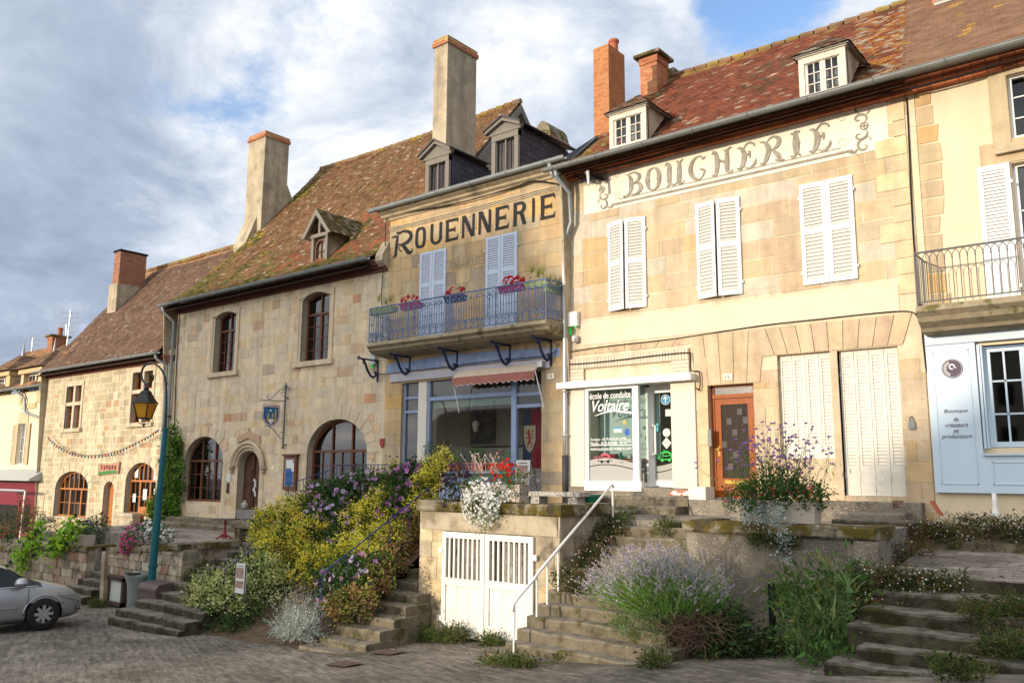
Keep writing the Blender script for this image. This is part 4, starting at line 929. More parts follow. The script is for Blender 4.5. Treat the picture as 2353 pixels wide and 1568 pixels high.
for k in range(30):
    x=-29.3+k*0.38; sg=-0.10*math.sin(math.pi*(x+29.35)/11.4)*0.98
    m.tube([(x,22.67,13.44+sg),(x+0.34,22.67,13.43+sg)],[0.12,0.10],8,jitc(R.choice([(0.25,0.15,0.07),(0.29,0.20,0.06),(0.24,0.17,0.10)]),0.15))
m.build('ridge_tiles',m_tile,H1)
m=MB()   # bargeboards of the right-hand gable
for pr_ in ([(19.6,9.72),(22.67,13.3)],[(22.67,13.3),(25.6,10.0)]):
    (a_,b_),(c_,d_)=pr_; m.ob((-17.95,a_,b_-0.02),(0.05,0,0),(0,c_-a_,d_-b_),(0,0,-0.30))
m.build('bargeboard',m_greywood,H1)
m=MB()   # three courses of brick cornice
for k in range(3): m.box(X10,X11-0.02,15.93-0.055*k,16.02,5.72+0.09*k,5.80+0.09*k)
x=X10+0.03
while x<X11-0.1: m.box(x,x+0.07,15.80,16.0,5.99,6.04); x+=0.13
m.build('brick_cornice',mat('dark red cornice brick',(0.13,0.05,0.035),var=0.3,vscale=15,bump=0.4,rough=0.95),H1)
m=MB(); m.pr([(15.74,5.98),(15.999,5.74),(15.999,6.6),(15.74,6.15)],-17.72,X11+.01,'x'); m.build('corbel',m_ren,H1)
gutter(H1,-29.15,-17.75,15.50,6.06,0.08)
pipe(H1,[(-28.9,15.5,5.98),(-28.9,15.55,5.8),(-28.72,15.88,5.45),(-28.70,15.9,2.0),(-28.70,15.9,-1.75)],0.055,collars=(4.2,2.0,0.2))
def chimney(parent,tl,te,tr,Yf,zb,cap='brick',mt=None,brick=None,label=None,capm=None,h2=None,over=0.05,taper=0.0,pot=None,capz=0.25):
    E=oy(te[0],te[1],Yf); Lf=oy(tl[0],tl[1],Yf); Rr=ox(tr[0],tr[1],E.x); x0,x1,y0,y1,zt=Lf.x,E.x,Yf,Rr.y,E.z
    m=MB()
    if brick: bricks(m,x0,x1,y0,y1,zb,zt-capz,brick); o=m.build('chimney',m_brick,parent,label=label)
    else:
        z1=zt-capz; vs=[(x0,y0,zb),(x1+taper,y0-taper,zb),(x1+taper,y1+taper,zb),(x0,y1,zb),(x0,y0,z1),(x1,y0,z1),(x1,y1,z1),(x0,y1,z1)]
        m.add(vs,[(0,3,2,1),(4,5,6,7),(0,1,5,4),(1,2,6,5),(2,3,7,6),(3,0,4,7)]); o=m.build('chimney',mt or m_ren,parent,label=label)
    c=MB()
    if cap=='brick':
        bricks(c,x0-over,x1+over,y0-over,y1+over,zt-capz,zt-capz*0.45,PAL_BR); bricks(c,x0-over*0.4,x1+over*0.4,y0-over*0.4,y1+over*0.4,zt-capz*0.45,zt,[(3,(0.50,0.20,0.08)),(2,(0.45,0.30,0.08))])
        c.build('cap',m_brick,o)
    elif cap=='slab':
        c.box(x0-over*1.6,x1+over*1.6,y0-over*1.6,y1+over*1.6,zt-0.09,zt); c.build('cap',m_cop,o)
        c=MB(); bricks(c,x0-0.03,x1+0.03,y0-0.03,y1+0.03,zt-capz,zt-0.09,PAL_BR); c.build('neck',m_brick,o)
    elif cap=='mound':
        bricks(c,x0-over,x1+over,y0-over,y1+over,zt-capz,zt-capz+0.08,PAL_BR); c.build('cap',m_brick,o); c=MB(); n=8
        pr=[(x0-over+(x1-x0+2*over)*k/n, zt-capz+0.08+(capz-0.02)*math.sin(math.pi*k/n)**0.6) for k in range(n+1)]; c.pr(pr,y0,y1,'y'); c.build('mossy_top',m_cop,o)
    if pot:
        c=MB(); c.lathe([(0.13,0),(0.15,0.05),(0.12,0.12),(0.115,0.36),(0.145,0.40),(0.145,0.46),(0.11,0.46),(0.10,0.2)],((x0+x1)/2,(y0+y1)/2+pot,zt-0.02),14); c.build('pot',m_terra,o)
    return o,(x0,x1,y0,y1,zt)
o,cd=chimney(H1,(572.6,318),(611,300),(664.6,322),19.65,9.0,taper=0.0,label='tall pale rendered chimney with brick cap')
m=MB(); x0,x1,y0,y1,zt=cd; m.ob((x0+0.03,y0-0.50,9.2),(x1-x0-0.35,0,0),(0,0.5,1.35),(0,0.15,-0.35)); m.pr([(y1-0.1,10.3),(y1+0.38,11.5),(y1,12.2)],x1-0.3,x1-0.004,'x'); m.build('flue_buttress',m_ren,o)
# small gabled dormer
P=onprof(725,598,PR1); dz_=P.z; dy=P.y-0.05
dm=MB(); L_=oy(715,598,dy).x; Rr_=oy(752,590,dy).x; apx=oy(738,482,dy); ez=oy(706,553,dy).z; xl_=oy(704,553,dy).x; xr_=oy(771,538,dy).x; xc=apx.x
ztop=oy(735,545,dy).z
dm.box(L_,L_+0.12,dy-0.03,dy+0.1,dz_-0.1,ztop); dm.box(Rr_-0.12,Rr_,dy-0.03,dy+0.1,dz_-0.1,ztop)
dm.box(L_-0.05,Rr_+0.05,dy-0.06,dy+0.1,ztop,ztop+0.12); dm.box(xc-0.05,xc+0.05,dy-0.05,dy+0.05,ztop,apx.z-0.2)
for (xa,xb) in ((xl_,xc),(xr_,xc)):
    sx=1 if xb>xa else -1; dm.pr([(xa,ez),(xa+sx*0.16,ez),(xb,apx.z-0.22),(xb,apx.z)],dy-0.22,dy-0.15,'y')
dor=dm.build('dormer',m_greywood,H1,label='small steep timber dormer in the tiled roof')
m=MB()
for i,(xa,s_) in enumerate(((xl_,1),(xr_,-1))):
    n=10
    for k in range(n):
        t0,t1=k/n,(k+1.35)/n; x_a=xa+(xc-xa)*t0; x_b=xa+(xc-xa)*min(1,t1); z_a=ez+(apx.z-ez)*t0+0.02; z_b=ez+(apx.z-ez)*min(1,t1)
        y=dy-0.2
        yend=dy+ (z_a-dz_)/1.1+0.5
        while y<yend:
            m.add([(x_a-s_*0.02,y,z_a+0.012),(x_a-s_*0.02,y+0.16,z_a+0.012),(x_b,y+0.16,z_b),(x_b,y,z_b)],[(0,1,2,3)],jitc(R.choice([(0.16,0.12,0.05),(0.20,0.14,0.08),(0.12,0.11,0.03),(0.36,0.31,0.22)]),0.2)); y+=0.165
m.build('dormer_roof',m_tile,dor)
m=MB(); m.box(L_+0.001,Rr_-0.001,dy+0.12,dy+0.13,dz_-0.2,ztop); 
for xx in (L_,Rr_): m.add([(xx,dy+0.1,dz_-0.2),(xx,dy+1.8,dz_+0.5),(xx,dy+1.8,ztop+0.4),(xx,dy+0.1,ztop)],[(0,1,2,3)])
m.build('cheek',m_gardr,dor)
joinery(dor,'window',arch(L_+0.14,Rr_-0.14,dz_-0.02,ztop-0.28,ztop-0.05,8),dy+0.08,m_oak,m_glass,1,2,0.05,dark=False)
# ---------- left stone shop (H0)
X00,X01=-39.2,-28.72
H0=thing('stone_shop_house','sunlit pale stone house with mullioned windows and orange timber arched shopfronts','house',(-34,16,-2.4))
def mulw(l0,l1):
    return px(*l0,*l1)
wA=px(147.5,985,190.5,884); wB=px(299,972,354,850)
a=px(122,1184,203.5,1122); A0=arch(a[0],a[1],a[2],oy(204,1124).z,oy(167,1082).z)
a=px(232.6,1205,263,1122); D0=arch(a[0],a[1],-2.3,oy(263,1124).z,oy(249,1105).z,8)
a=px(284,1178,359,1110); B0=arch(a[0],a[1],-2.05,oy(359,1108).z,oy(325,1062).z)
HW0=[rect(*wA),rect(*wB)]
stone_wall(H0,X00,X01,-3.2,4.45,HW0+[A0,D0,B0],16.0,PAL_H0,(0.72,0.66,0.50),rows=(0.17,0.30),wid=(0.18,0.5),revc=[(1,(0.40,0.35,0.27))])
DR=MB(); TR=[(3,(0.58,0.49,0.33)),(1,(0.54,0.46,0.32))]
for h,n,t in ((A0,9,0.32),(B0,9,0.34),(D0,3,0.24)):
    xs=[p[0] for p in h]; zs=[p[1] for p in h]; voussoirs(DR,min(xs),max(xs),h[2][1],max(zs),16.0,n,t,TR)
    jambs(DR,min(xs),min(zs),h[2][1],16.0,-1,TR,(0.12,0.25)); jambs(DR,max(xs),min(zs),h[2][1],16.0,1,TR,(0.12,0.25)); DR.build('arch_surround',m_stone,H0); DR=MB()
for (x0,x1,z0,z1),zt in ((wA,oy(170,927).z),(wB,oy(328,898).z)):
    DR.box(x0-0.17,x0-0.002,15.96,16.0,z0,z1+0.2,(0.55,0.47,0.33)); DR.box(x1+0.002,x1+0.17,15.96,16.0,z0,z1+0.2,(0.55,0.47,0.33)); DR.box(x0,x1,15.96,16.0,z1+0.002,z1+0.2,(0.58,0.50,0.36))
    DR.box(x0-0.25,x1+0.25,15.88,16.0,z0-0.15,z0-0.002,(0.52,0.45,0.32))
    xm=(x0+x1)/2; DR.box(xm-0.09,xm+0.09,15.98,16.2,z0,z1,(0.55,0.47,0.34)); DR.box(x0,xm-0.09,15.98,16.2,zt-0.07,zt+0.07,(0.55,0.47,0.34)); DR.box(xm+0.09,x1,15.98,16.2,zt-0.07,zt+0.07,(0.55,0.47,0.34)); DR.build('mullioned_surround',m_stone,H0); DR=MB()
bx=px(283,1220,322,1186); DR.box(bx[0]-0.1,bx[1],15.72,16.0,-2.2,bx[3],(0.50,0.42,0.30)); DR.box(bx[0]-0.15,bx[1]+0.05,15.66,16.0,bx[3],bx[3]+0.12,(0.50,0.43,0.31))
DR.build('sill_block',m_stone,H0); DR=MB(); bx=px(346,1215,362,1185); DR.box(bx[0],bx[1],15.72,16.0,-2.2,bx[3],(0.50,0.42,0.30))
DR.build('sill_block',m_stone,H0)
for (x0,x1,z0,z1),zt in ((wA,oy(170,927).z),(wB,oy(328,898).z)):
    xm=(x0+x1)/2
    for (xa,xb) in ((x0,xm-0.09),(xm+0.09,x1)):
        joinery(H0,'window',rect(xa,xb,z0,zt-0.07),16.18,m_oak2,m_glassd,1,3,0.05,dark=False); joinery(H0,'window',rect(xa,xb,zt+0.07,z1),16.18,m_oak2,m_glassd,1,1,0.05,dark=False)
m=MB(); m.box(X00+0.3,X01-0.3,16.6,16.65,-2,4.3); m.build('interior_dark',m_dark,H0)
joinery(H0,'window',A0,16.22,m_oak2,m_glassd,3,2,0.07,transom=oy(165,1122,16.22).z,top_nx=7,curtain=(min(p[0] for p in A0)+0.1,min(p[0] for p in A0)+1.2,-1.9,0.0),lab='arched shop window in orange timber')
m=MB(); m.add([(p[0],16.2,p[1]) for p in D0],[tuple(range(len(D0)))]); o=m.build('door',m_oak2,H0,label='small round-headed plank door')
m=MB(); m.box(D0[1][0]-0.2,D0[1][0]-0.12,16.15,16.2,-1.3,-1.2); m.build('handle',m_iron,o)
w=joinery(H0,'window',B0,16.22,m_oak2,m_glassd,3,3,0.07,transom=oy(325,1104,16.22).z,top_nx=7,lab='arched glazed shop entrance in orange timber')
m=MB(); xs=[p[0] for p in B0]; x0,x1=min(xs),max(xs); m.box(x0+(x1-x0)*0.35,x0+(x1-x0)*0.66,16.16,16.23,-2.05,-1.25); m.build('door_panel',m_oak2,w)
m=MB()
for (u,v,s_) in ((0.12,0.1,0.22),(0.13,1.0,0.25),(0.75,0.9,0.3),(0.8,0.2,0.3),(0.42,1.9,0.2),(0.45,0.2,0.28)):
    xx=x0+(x1-x0)*u; m.box(xx,xx+s_,16.17,16.175,-1.2+v,-1.2+v+s_*1.4)
m.build('posters',m_paper,w)
m=MB(); xs=[p[0] for p in A0]
for u,s_ in ((0.5,0.3),(0.78,0.25)): xx=min(xs)+(max(xs)-min(xs))*u; m.box(xx,xx+s_,16.24,16.245,-1.75,-1.2)
m.build('posters',m_paper,H0)
PR0=[(15.6,4.28),(16.7,5.5),(18.0,7.15),(20.2,9.75)]
def pal0(x,s,Ln,z):
    n=nz3(x,s,1,0.8); u=s/Ln
    b=R.choice([(0.135,0.080,0.053),(0.15,0.088,0.057),(0.12,0.073,0.05),(0.16,0.097,0.063)])
    if R.random()<0.025: b=(0.25,0.21,0.16)
    if u>0.96 or (x<-38.6 and n>0): b=R.choice([(0.36,0.20,0.09),(0.30,0.17,0.09)])  # brighter top courses; left-rake strip paints the sunlit edge into tile colour
    return jitc(b,0.18)
tiled(H0,PR0,-39.5,-29.36,pal0,sag=0.06)
m=MB()
for k in range(27):
    x=-39.4+k*0.38; m.tube([(x,20.2,9.78),(x+0.34,20.2,9.77)],[0.115,0.1],8,jitc(R.choice([(0.25,0.14,0.07),(0.24,0.18,0.08)]),0.15))
m.build('ridge_tiles',m_tile,H0)
m=MB(); m.pr([(15.7,4.2),(16.7,5.4),(18.0,7.05),(20.2,9.7),(25,4),(25,-3),(16.0,-3)],-39.25,-39.21,'x'); m.build('gable',m_ren,H0)
m=MB()
for k in range(3): m.box(X00,X01,15.93-0.05*k,16.02,4.02+0.08*k,4.095+0.08*k)
m.build('brick_cornice',mat('red cornice brick',(0.18,0.065,0.04),var=0.3,vscale=15,bump=0.4,rough=0.95),H0)
gutter(H0,-39.6,-29.0,15.52,4.33,0.08)
pipe(H0,[(-29.25,15.55,4.25),(-29.25,15.6,4.1),(-29.0,15.88,3.85),(-28.98,15.9,0.5),(-28.98,15.9,-1.9)],0.055,collars=(3.2,1.5))
o,cd=chimney(H0,(264,579),(278,576),(337,590),18.15,6.6,brick=PAL_BRD,cap=None,capz=0.0,label='broad brick chimney on a rendered base')
x0,x1,y0,y1,zt=cd; zz=oy(273,650,18.15).z
m=MB(); m.box(x0-0.18,x1+0.05,y0-0.06,y1+0.02,5.5,zz); m.build('rendered_base',m_ren,o)
m=MB(); m.box(x0-0.05,x1+0.05,y0-0.05,y1+0.05,zt,zt+0.08); m.build('cap',m_brick,o)
# hanging festoon of coloured bulbs
# ---------- drapery house (H2)
X20,X21=X11,-11.22
H2=thing('drapery_house','narrow stone house lettered ROUENNERIE, with blue shopfront, awning and ironwork balcony','house',(-14.3,16,-0.65))
a=px(916.6,1150,1244,852); S2=rect(a[0],a[1],-0.64,oy(1080,866).z)
fA=px(963,772,1027,570); fB=px(1116,752,1190,532)
W2=[rect(fA[0]+0.03,fA[1]-0.03,3.55,oy(1000,580).z),rect(fB[0]+0.03,fB[1]-0.03,3.55,oy(1150,545).z)]
zs1=oy(900,520).z; zcor=oy(900,490).z
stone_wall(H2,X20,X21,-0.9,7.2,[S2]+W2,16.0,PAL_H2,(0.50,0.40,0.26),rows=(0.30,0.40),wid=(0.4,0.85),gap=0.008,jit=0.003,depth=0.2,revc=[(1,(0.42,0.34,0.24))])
m=MB()  # cornice and string course
prof=[(15.99,7.17),(15.95,7.17),(15.93,7.22),(15.84,7.26),(15.82,7.31),(15.70,7.36),(15.70,7.42),(15.99,7.42)]
m.pr(prof,X20-0.22,X21+0.10,'x'); zsc=oy(1000,481).z
for k in range(3): m.box(X20+0.02,X21-0.02,15.965-0.012*k,16.0,6.84+0.045*k,6.87+0.045*k)
m.build('cornice',mat('cornice stone',(0.44,0.36,0.24),var=0.2,vscale=4,bump=0.4,rough=0.9,stain=(0.15,0.12,0.08),stain_scale=2,stain_lo=0.52,stain_hi=0.75),H2)
gutter(H2,X20-0.45,X21+0.22,15.60,7.47,0.085)
PR2=[(15.7,7.45),(22,9.3)]
tiled(H2,PR2,X20,X21,lambda x,s,Ln,z:jitc(R.choice([(0.2,0.12,0.08),(0.25,0.15,0.1)]),0.2),e=0.2,w=0.3)
pipe(H2,[(-11.45,15.60,7.38),(-11.45,15.62,7.2),(-11.23,15.86,6.85),(-11.22,15.88,3),(-11.22,15.88,1.1),(-11.22,15.88,-0.1)],0.058,m_zinc2,collars=(6.4,4.4,1.9,0.9),foot=((-11.22,15.88,0.45),(-11.22,15.88,-0.62)))
# dormers
def slate_dormer(l0,l1,e0,apex,back,Y,nm):
    """l0 left-bottom photo point of the front, l1 right-top corner, apex"""
    x0,x1,z0,z1=px(*l0,*l1,Y); ax_=oy(*apex,Y); xc=(x0+x1)/2; za=ax_.z; yb=ox(*back,x1).y
    d=MB(); w=0.13
    d.box(x0,x0+w,Y-0.03,Y+0.1,z0-0.3,z1); d.box(x1-w,x1,Y-0.03,Y+0.1,z0-0.3,z1); d.box(x0,x1,Y-0.04,Y+0.1,z1-0.14,z1+0.02)
    d.pr([(x0-0.1,z1+0.02),(x1+0.1,z1+0.02),(x1+0.1,z1+0.1),(xc,za),(x0-0.1,z1+0.1)],Y-0.06,Y+0.02,'y')
    for s_,(a_,b_) in enumerate((((x0-0.14,z1+0.06),(xc,za+0.02)),((xc,za+0.02),(x1+0.14,z1+0.06)))):
        d.pr([a_,b_,(b_[0],b_[1]+0.09),(a_[0],a_[1]+0.09)],Y-0.16,Y+0.02,'y')
    o=d.build('dormer',m_greywood,H2,label=nm)
    r=MB()
    for (xa,xb) in ((x0-0.17,xc),(x1+0.17,xc)):
        r.add([(xa,Y-0.2,z1+0.13),(xb,Y-0.2,za+0.12),(xb,yb+0.5,za+0.12),(xa,yb+0.5,z1+0.13),(xa,Y-0.2,z1+0.17),(xb,Y-0.2,za+0.16),(xb,yb+0.5,za+0.16),(xa,yb+0.5,z1+0.17)],[(0,1,2,3),(4,7,6,5),(0,4,5,1),(0,3,7,4)],(0.05,0.045,0.05))
    r.build('dormer_roof',m_slate,o)
    c=MB(); c.add([(x1,Y+0.06,z0-0.4),(x1,yb,z0-0.4),(x1,yb,z1+0.12),(x1,Y+0.06,z1+0.12)],[(0,1,2,3)],(0.03,0.03,0.035))
    z=z0-0.3;k=0
    while z<z1+0.05:
        y=Y+0.08-(k%2)*0.13
        while y<yb:
            c.add([(x1+0.012,max(y,Y+0.08),z),(x1+0.012,y+0.245,z),(x1+0.003,y+0.245,z+0.17),(x1+0.003,max(y,Y+0.08),z+0.17)],[(0,1,2,3)],jitc((0.055,0.055,0.07),0.25)); y+=0.255
        z+=0.165;k+=1
    c.build('slate_cheek',m_slate,o); c=MB(); c.add([(x0,Y+0.06,z0-0.4),(x0,yb,z0-0.4),(x0,yb,z1+0.1),(x0,Y+0.06,z1+0.1)],[(3,2,1,0)],(0.05,0.05,0.06)); c.build('slate_cheek',m_slate,o)
    joinery(o,'window',rect(x0+w,x1-w,z0-0.1,z1-0.14),Y+0.05,m_greywood,m_glass,2,1,0.015,dark=False,mull=0.03,bar=0.001,sw=0.4)
    b=MB(); b.box(x0+w,x1-w,Y+0.12,Y+0.14,z0-0.2,z1); b.build('curtain_dark',mat('dormer dark',(0.09,0.05,0.045),var=0.4,vscale=2),o)
slate_dormer((978,436),(1033,356),None,(1005,336),(1122,380),15.95,'smaller slate-cheeked dormer beside the tall chimney')
slate_dormer((1130,398),(1192,298),None,(1161,283),(1300,330),15.95,'larger slate-cheeked dormer nearer the corner')
o,cd=chimney(H2,(998,104),(1029,81),(1094.5,132),17.6,7.6,label='very tall rendered chimney with orange brick cap')
x0,x1,y0,y1,zt=cd; m=MB(); m.pr([(y0-0.0,8.0),(y0,9.6),(y0+0.1,9.15),(y0+0.5,8.75),(y1+0.2,8.5),(y1+0.2,8)],x1-0.3,x1+0.28,'x'); m.build('mossy_flare',m_cop,o)
chimney(H2,(1228,293),(1262,277),(1304,308),20.2,8.6,cap='mound',capz=0.55,label='low rounded mossy chimney behind the slate dormer')
# lettering
def fitletter(parent,ch,x0,x1,yb,yt,mt,name='lettering',Y=15.985,bold=0.03,**k):
    pass
zb=oy(1060,549).z; zt_=oy(1040,500).z
L2=[('O',955,979.4),('U',989.7,1016.7),('E',1025,1052.7),('N',1062,1091),('N',1100,1128.5),('E',1139,1168.4),('R',1180,1211),('I',1222.4,1229.4),('E',1243,1275)]
zbl,ztl=oy(966,570).z,oy(966,522).z
zbr,ztr=oy(1258,503).z,oy(1258,447).z
lt=MB(); Yl=15.978
def bar_(mb,x0,x1,z0,z1): mb.add([(x0,Yl,z0),(x1,Yl,z0),(x1,Yl,z1),(x0,Yl,z1)],[(0,1,2,3)])
def letterpoly(mb,ch,x0,x1,z0,z1,t):
    w=x1-x0; P=lambda pts: mb.add([(x0+u*w,Yl-0.0006*(len(mb.f)%7),z0+v*(z1-z0)) for u,v in pts],[tuple(range(len(pts)))])
    tv=t*0.72; hs=t/(w); vs_=tv/(z1-z0)
    if ch=='I': P([(0,0),(1,0),(0.9,0.06),(0.9,0.94),(1,1),(0,1),(0.1,0.94),(0.1,0.06)]); return
    if ch=='E':
        P([(0,0),(hs,0),(hs,1),(0,1)]); P([(-.04,0),(1.0,0),(1.06,vs_*2.0),(0.9,vs_),(hs,vs_),(hs,0)][:5]+[(0,vs_)]); P([(0,1-vs_),(hs,1-vs_),(0.9,1-vs_),(1.04,1-vs_*2.1),(1.0,1),(-.04,1)]); P([(hs,0.5-vs_*0.5),(0.72,0.5-vs_*0.5),(0.8,0.5-vs_*1.2),(0.8,0.5+vs_*1.2),(0.72,0.5+vs_*0.5),(hs,0.5+vs_*0.5)])
    if ch=='N':
        P([(0,0),(hs*0.75,0),(hs*0.75,1),(0,1)]); P([(1-hs*0.75,0),(1,0),(1,1),(1-hs*0.75,1)]); P([(0,1),(hs*1.2,1),(1,0),(1-hs*1.2,0)]); P([(-.08,1),(0,.96),(0,1)]); P([(-.06,0),(hs,0),(0,.04)])
    if ch=='U':
        r=0.30; pts=[(0,1)]; n=8
        outer=[(0,1)]+[(0.5-0.5*math.cos(math.pi*k/n/1),r-r*math.sin(math.pi*k/n)) for k in range(n+1)]+[(1,1)]
        inner=[(1-hs,1)]+[(0.5+(0.5-hs)*math.cos(math.pi*k/n),r-(r-vs_)*math.sin(math.pi*k/n)) for k in range(n+1)]+[(hs,1)]
        m_=len(outer); vs=[(x0+u*w,Yl,z0+v*(z1-z0)) for u,v in outer+inner[::-1]]; mb.add(vs,[(i,i+1,m_+i+1,m_+i) for i in range(m_-1)])
    if ch=='O':
        n=28; vs=[]
        for k in range(n):
            a=2*math.pi*k/n; ca,sa=math.cos(a),math.sin(a); e=0.62
            f=lambda v: math.copysign(abs(v)**e,v)
            vs+=[(x0+w*(0.5+0.5*f(ca)),Yl,z0+(z1-z0)*(0.5+0.5*f(sa))),(x0+w*(0.5+(0.5-hs)*f(ca)),Yl,z0+(z1-z0)*(0.5+(0.5-vs_)*f(sa)))]
        mb.add(vs,[(2*k,(2*k+2)%(2*n),(2*k+3)%(2*n),2*k+1) for k in range(n)])
    if ch=='R':
        P([(0,0),(hs,0),(hs,1),(0,1)]); P([(-.06,0),(hs*1.3,0),(hs,.05),(0,.05)]); n=10
        o_=[(hs,1)]+[(0.5+0.42*math.cos(math.pi/2-math.pi*k/n),0.74+0.26*math.sin(math.pi/2-math.pi*k/n)) for k in range(n+1)]+[(hs,0.48)]
        i_=[(hs,1-vs_)]+[(0.5+(0.42-hs)*math.cos(math.pi/2-math.pi*k/n),0.74+(0.26-vs_)*math.sin(math.pi/2-math.pi*k/n)) for k in range(n+1)]+[(hs,0.48+vs_)]
        m_=len(o_); vs=[(x0+u*w,Yl,z0+v*(z1-z0)) for u,v in o_+i_]; mb.add(vs,[(i,i+1,m_+i+1,m_+i) for i in range(m_-1)])
        P([(0.5-hs*.2,0.5),(0.5+hs*.9,0.5),(0.98,0.0),(0.98-hs*1.15,0.0)])
for ch,a_,b_ in L2:
    u=((a_+b_)/2-966)/(1258-966); letterpoly(lt,ch,oy(a_,540).x,oy(b_,520).x,zbl+(zbr-zbl)*u,ztl+(ztr-ztl)*u,0.105)
X,Z=oy(900,560).x,oy(925,586).z; W_=oy(948,560).x-X; H_=oy(925,532).z-Z
for s_ in ([(.30,.88,.04),(.26,.5,.055),(.22,.12,.05),(.16,.02,.02)],[(.02,.80,.01),(.14,.86,.03),(.30,.78,.03),(.27,.62,.02)],[(.08,.02,.02),(.16,-.04,.01),(.28,.05,.02)],[(.30,.92,.03),(.55,1.0,.035),(.85,.9,.05),(.92,.68,.06),(.75,.5,.05),(.45,.44,.03),(.35,.50,.02)],[(.50,.46,.04),(.68,.25,.06),(.84,.05,.055),(.98,.06,.03),(1.0,.2,.012)],[(.36,.40,.01),(.42,.22,.02),(.55,.14,.01)],[(.2,.95,.01),(.32,1.02,.02),(.42,.90,.015)]):
    stroke(lt,s_,X,Z,W_,H_,Yl,1.5)
lt.build('lettering',m_black,H2,label='black painted word ROUENNERIE')
zq=oy(1072,612).z
xa=oy(1033,605).x; xb=oy(1114,588).x
textobj(H2,'PARAPLUIES','faded_lettering',xa,oy(1072,613).z,xb-xa,oy(1072,592).z-oy(1072,613).z,15.978,m_greyl,lab='faint ghost word PARAPLUIES between the shutters')
# shutters of the french windows
for f in (fA,fB):
    x0,x1=f[0],f[1]; zt=f[3]; w=(x1-x0)/2
    for hx,s_ in ((x0,1),(x1,-1)): shutter(H2,hx,3.56,zt,w-0.006,15.99,s_,2,m_blueshut,mat('blue slat',(0.50,0.56,0.66)) if 'bs_' not in globals() else bs_,panels=((0.03,0.0301),(0.33,0.60),(0.64,0.97)),slats=(0,11,13),name='shutter')
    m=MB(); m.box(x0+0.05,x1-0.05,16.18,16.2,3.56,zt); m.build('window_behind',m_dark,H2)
# balcony
bx0,bx1,by=-17.34,-11.25,15.2
slb=MB()
slb.pr([(by,3.50),(by-0.02,3.42),(by+0.06,3.36),(by+0.08,3.30),(by+0.22,3.22),(15.99,3.16),(15.99,3.50)],bx0+0.0,bx1,'x')
sl_o=slb.build('balcony',mat('balcony stone',(0.30,0.25,0.165),var=0.25,vscale=5,bump=0.6,rough=0.95,spots=(0.13,0.11,0.04),spot_scale=3,spot_lo=0.55,spot_hi=0.66),H2,label='stone balcony slab with scrolled blue railing')
rl=MB(); zt,zb=4.47,3.56
def scroll(mb,f,u,z,r,turn=1,t0=0,t1=4.4,wire=0.009,shrink=0.72):
    pts=[]; n=12
    for k in range(n+1):
        t=t0+(t1-t0)*k/n*turn; rr=r*(1-shrink*k/n); pts.append(f(u+rr*math.cos(t),z+rr*math.sin(t)))
    mb.tube(pts,wire,3,cap=False)
def ironwork(mb,f,L_,heavy=0.3):
    """f(u,z)->3D ; scrolls top and bottom, thin bars, lyre panels"""
    for z,r in ((zt,0.018),(zt-0.17,0.009),(zb+0.22,0.009),(zb,0.014)): mb.tube([f(0,z),f(L_,z)],r,4)
    n=int(round(L_/0.085)); 
    for k in range(n+1):
        u=L_*k/n; zz=(zb+0.22,zt-0.17) if k%3 else (zb,zt-0.17)
        mb.tube([f(u,zz[0]),f(u,zz[1])],0.0125,4,cap=False)
    n=int(round(L_/0.20))
    for k in range(n):
        u=L_*(k+0.5)/n
        mb.tube([f(u+0.085*math.cos(t*math.pi/8),zt-0.10+0.08*math.sin(t*math.pi/8)) for t in range(-1,10)],0.009,3,cap=False)
        for s_ in (-1,1):
            scroll(mb,f,u+s_*0.045,zt-0.135,0.032,s_,math.pi/2,5.2)
            mb.tube([f(u+s_*x_,zb+0.22-z_) for x_,z_ in ((0.0,0.04),(0.05,0.0),(0.085,0.05),(0.06,0.13),(0.0,0.20))],0.010,3,cap=False)
            scroll(mb,f,u+s_*0.04,zb+0.15,0.028,s_,math.pi/2,5.2)
            scroll(mb,f,u+s_*0.03,zb+0.47,0.03,-s_,0,5,0.008)
        disc_pts=[f(u,zt-0.06),f(u,zt-0.17)]; mb.tube(disc_pts,[0.006,0.02],4)
        mb.tube([f(u,zb+0.18),f(u,zb+0.04)],[0.022,0.004],4)
    m_=max(1,int(L_/1.05))
    if L_>2:
        for k in range(m_):
            u=L_*(k+0.5)/m_
            for s_ in (-1,1):
                mb.tube([f(u+s_*x_,zb+z_) for x_,z_ in ((0.02,0.24),(0.10,0.30),(0.12,0.38),(0.05,0.46),(0.10,0.56),(0.08,0.66),(0.0,0.70))],0.010,3,cap=False)
                for zz_ in (0.30,0.40,0.52,0.62): scroll(mb,f,u+s_*0.06,zb+zz_,0.035,s_,0,5.5,0.009)
ironwork(rl,lambda u,z:(bx0+0.04+u,by+0.04,z),bx1-bx0-0.08)
for xx in (bx0+0.04,bx1-0.04): ironwork(rl,(lambda xx: lambda u,z:(xx,by+0.04+u,z))(xx),0.74)
for u in (0,0.25,0.5,0.75,1): xx=bx0+0.04+(bx1-bx0-0.08)*u; rl.tube([(xx,by+0.04,3.5),(xx,by+0.04,zt+0.01)],0.016,5)
rl.build('railing',m_bluerail,sl_o)
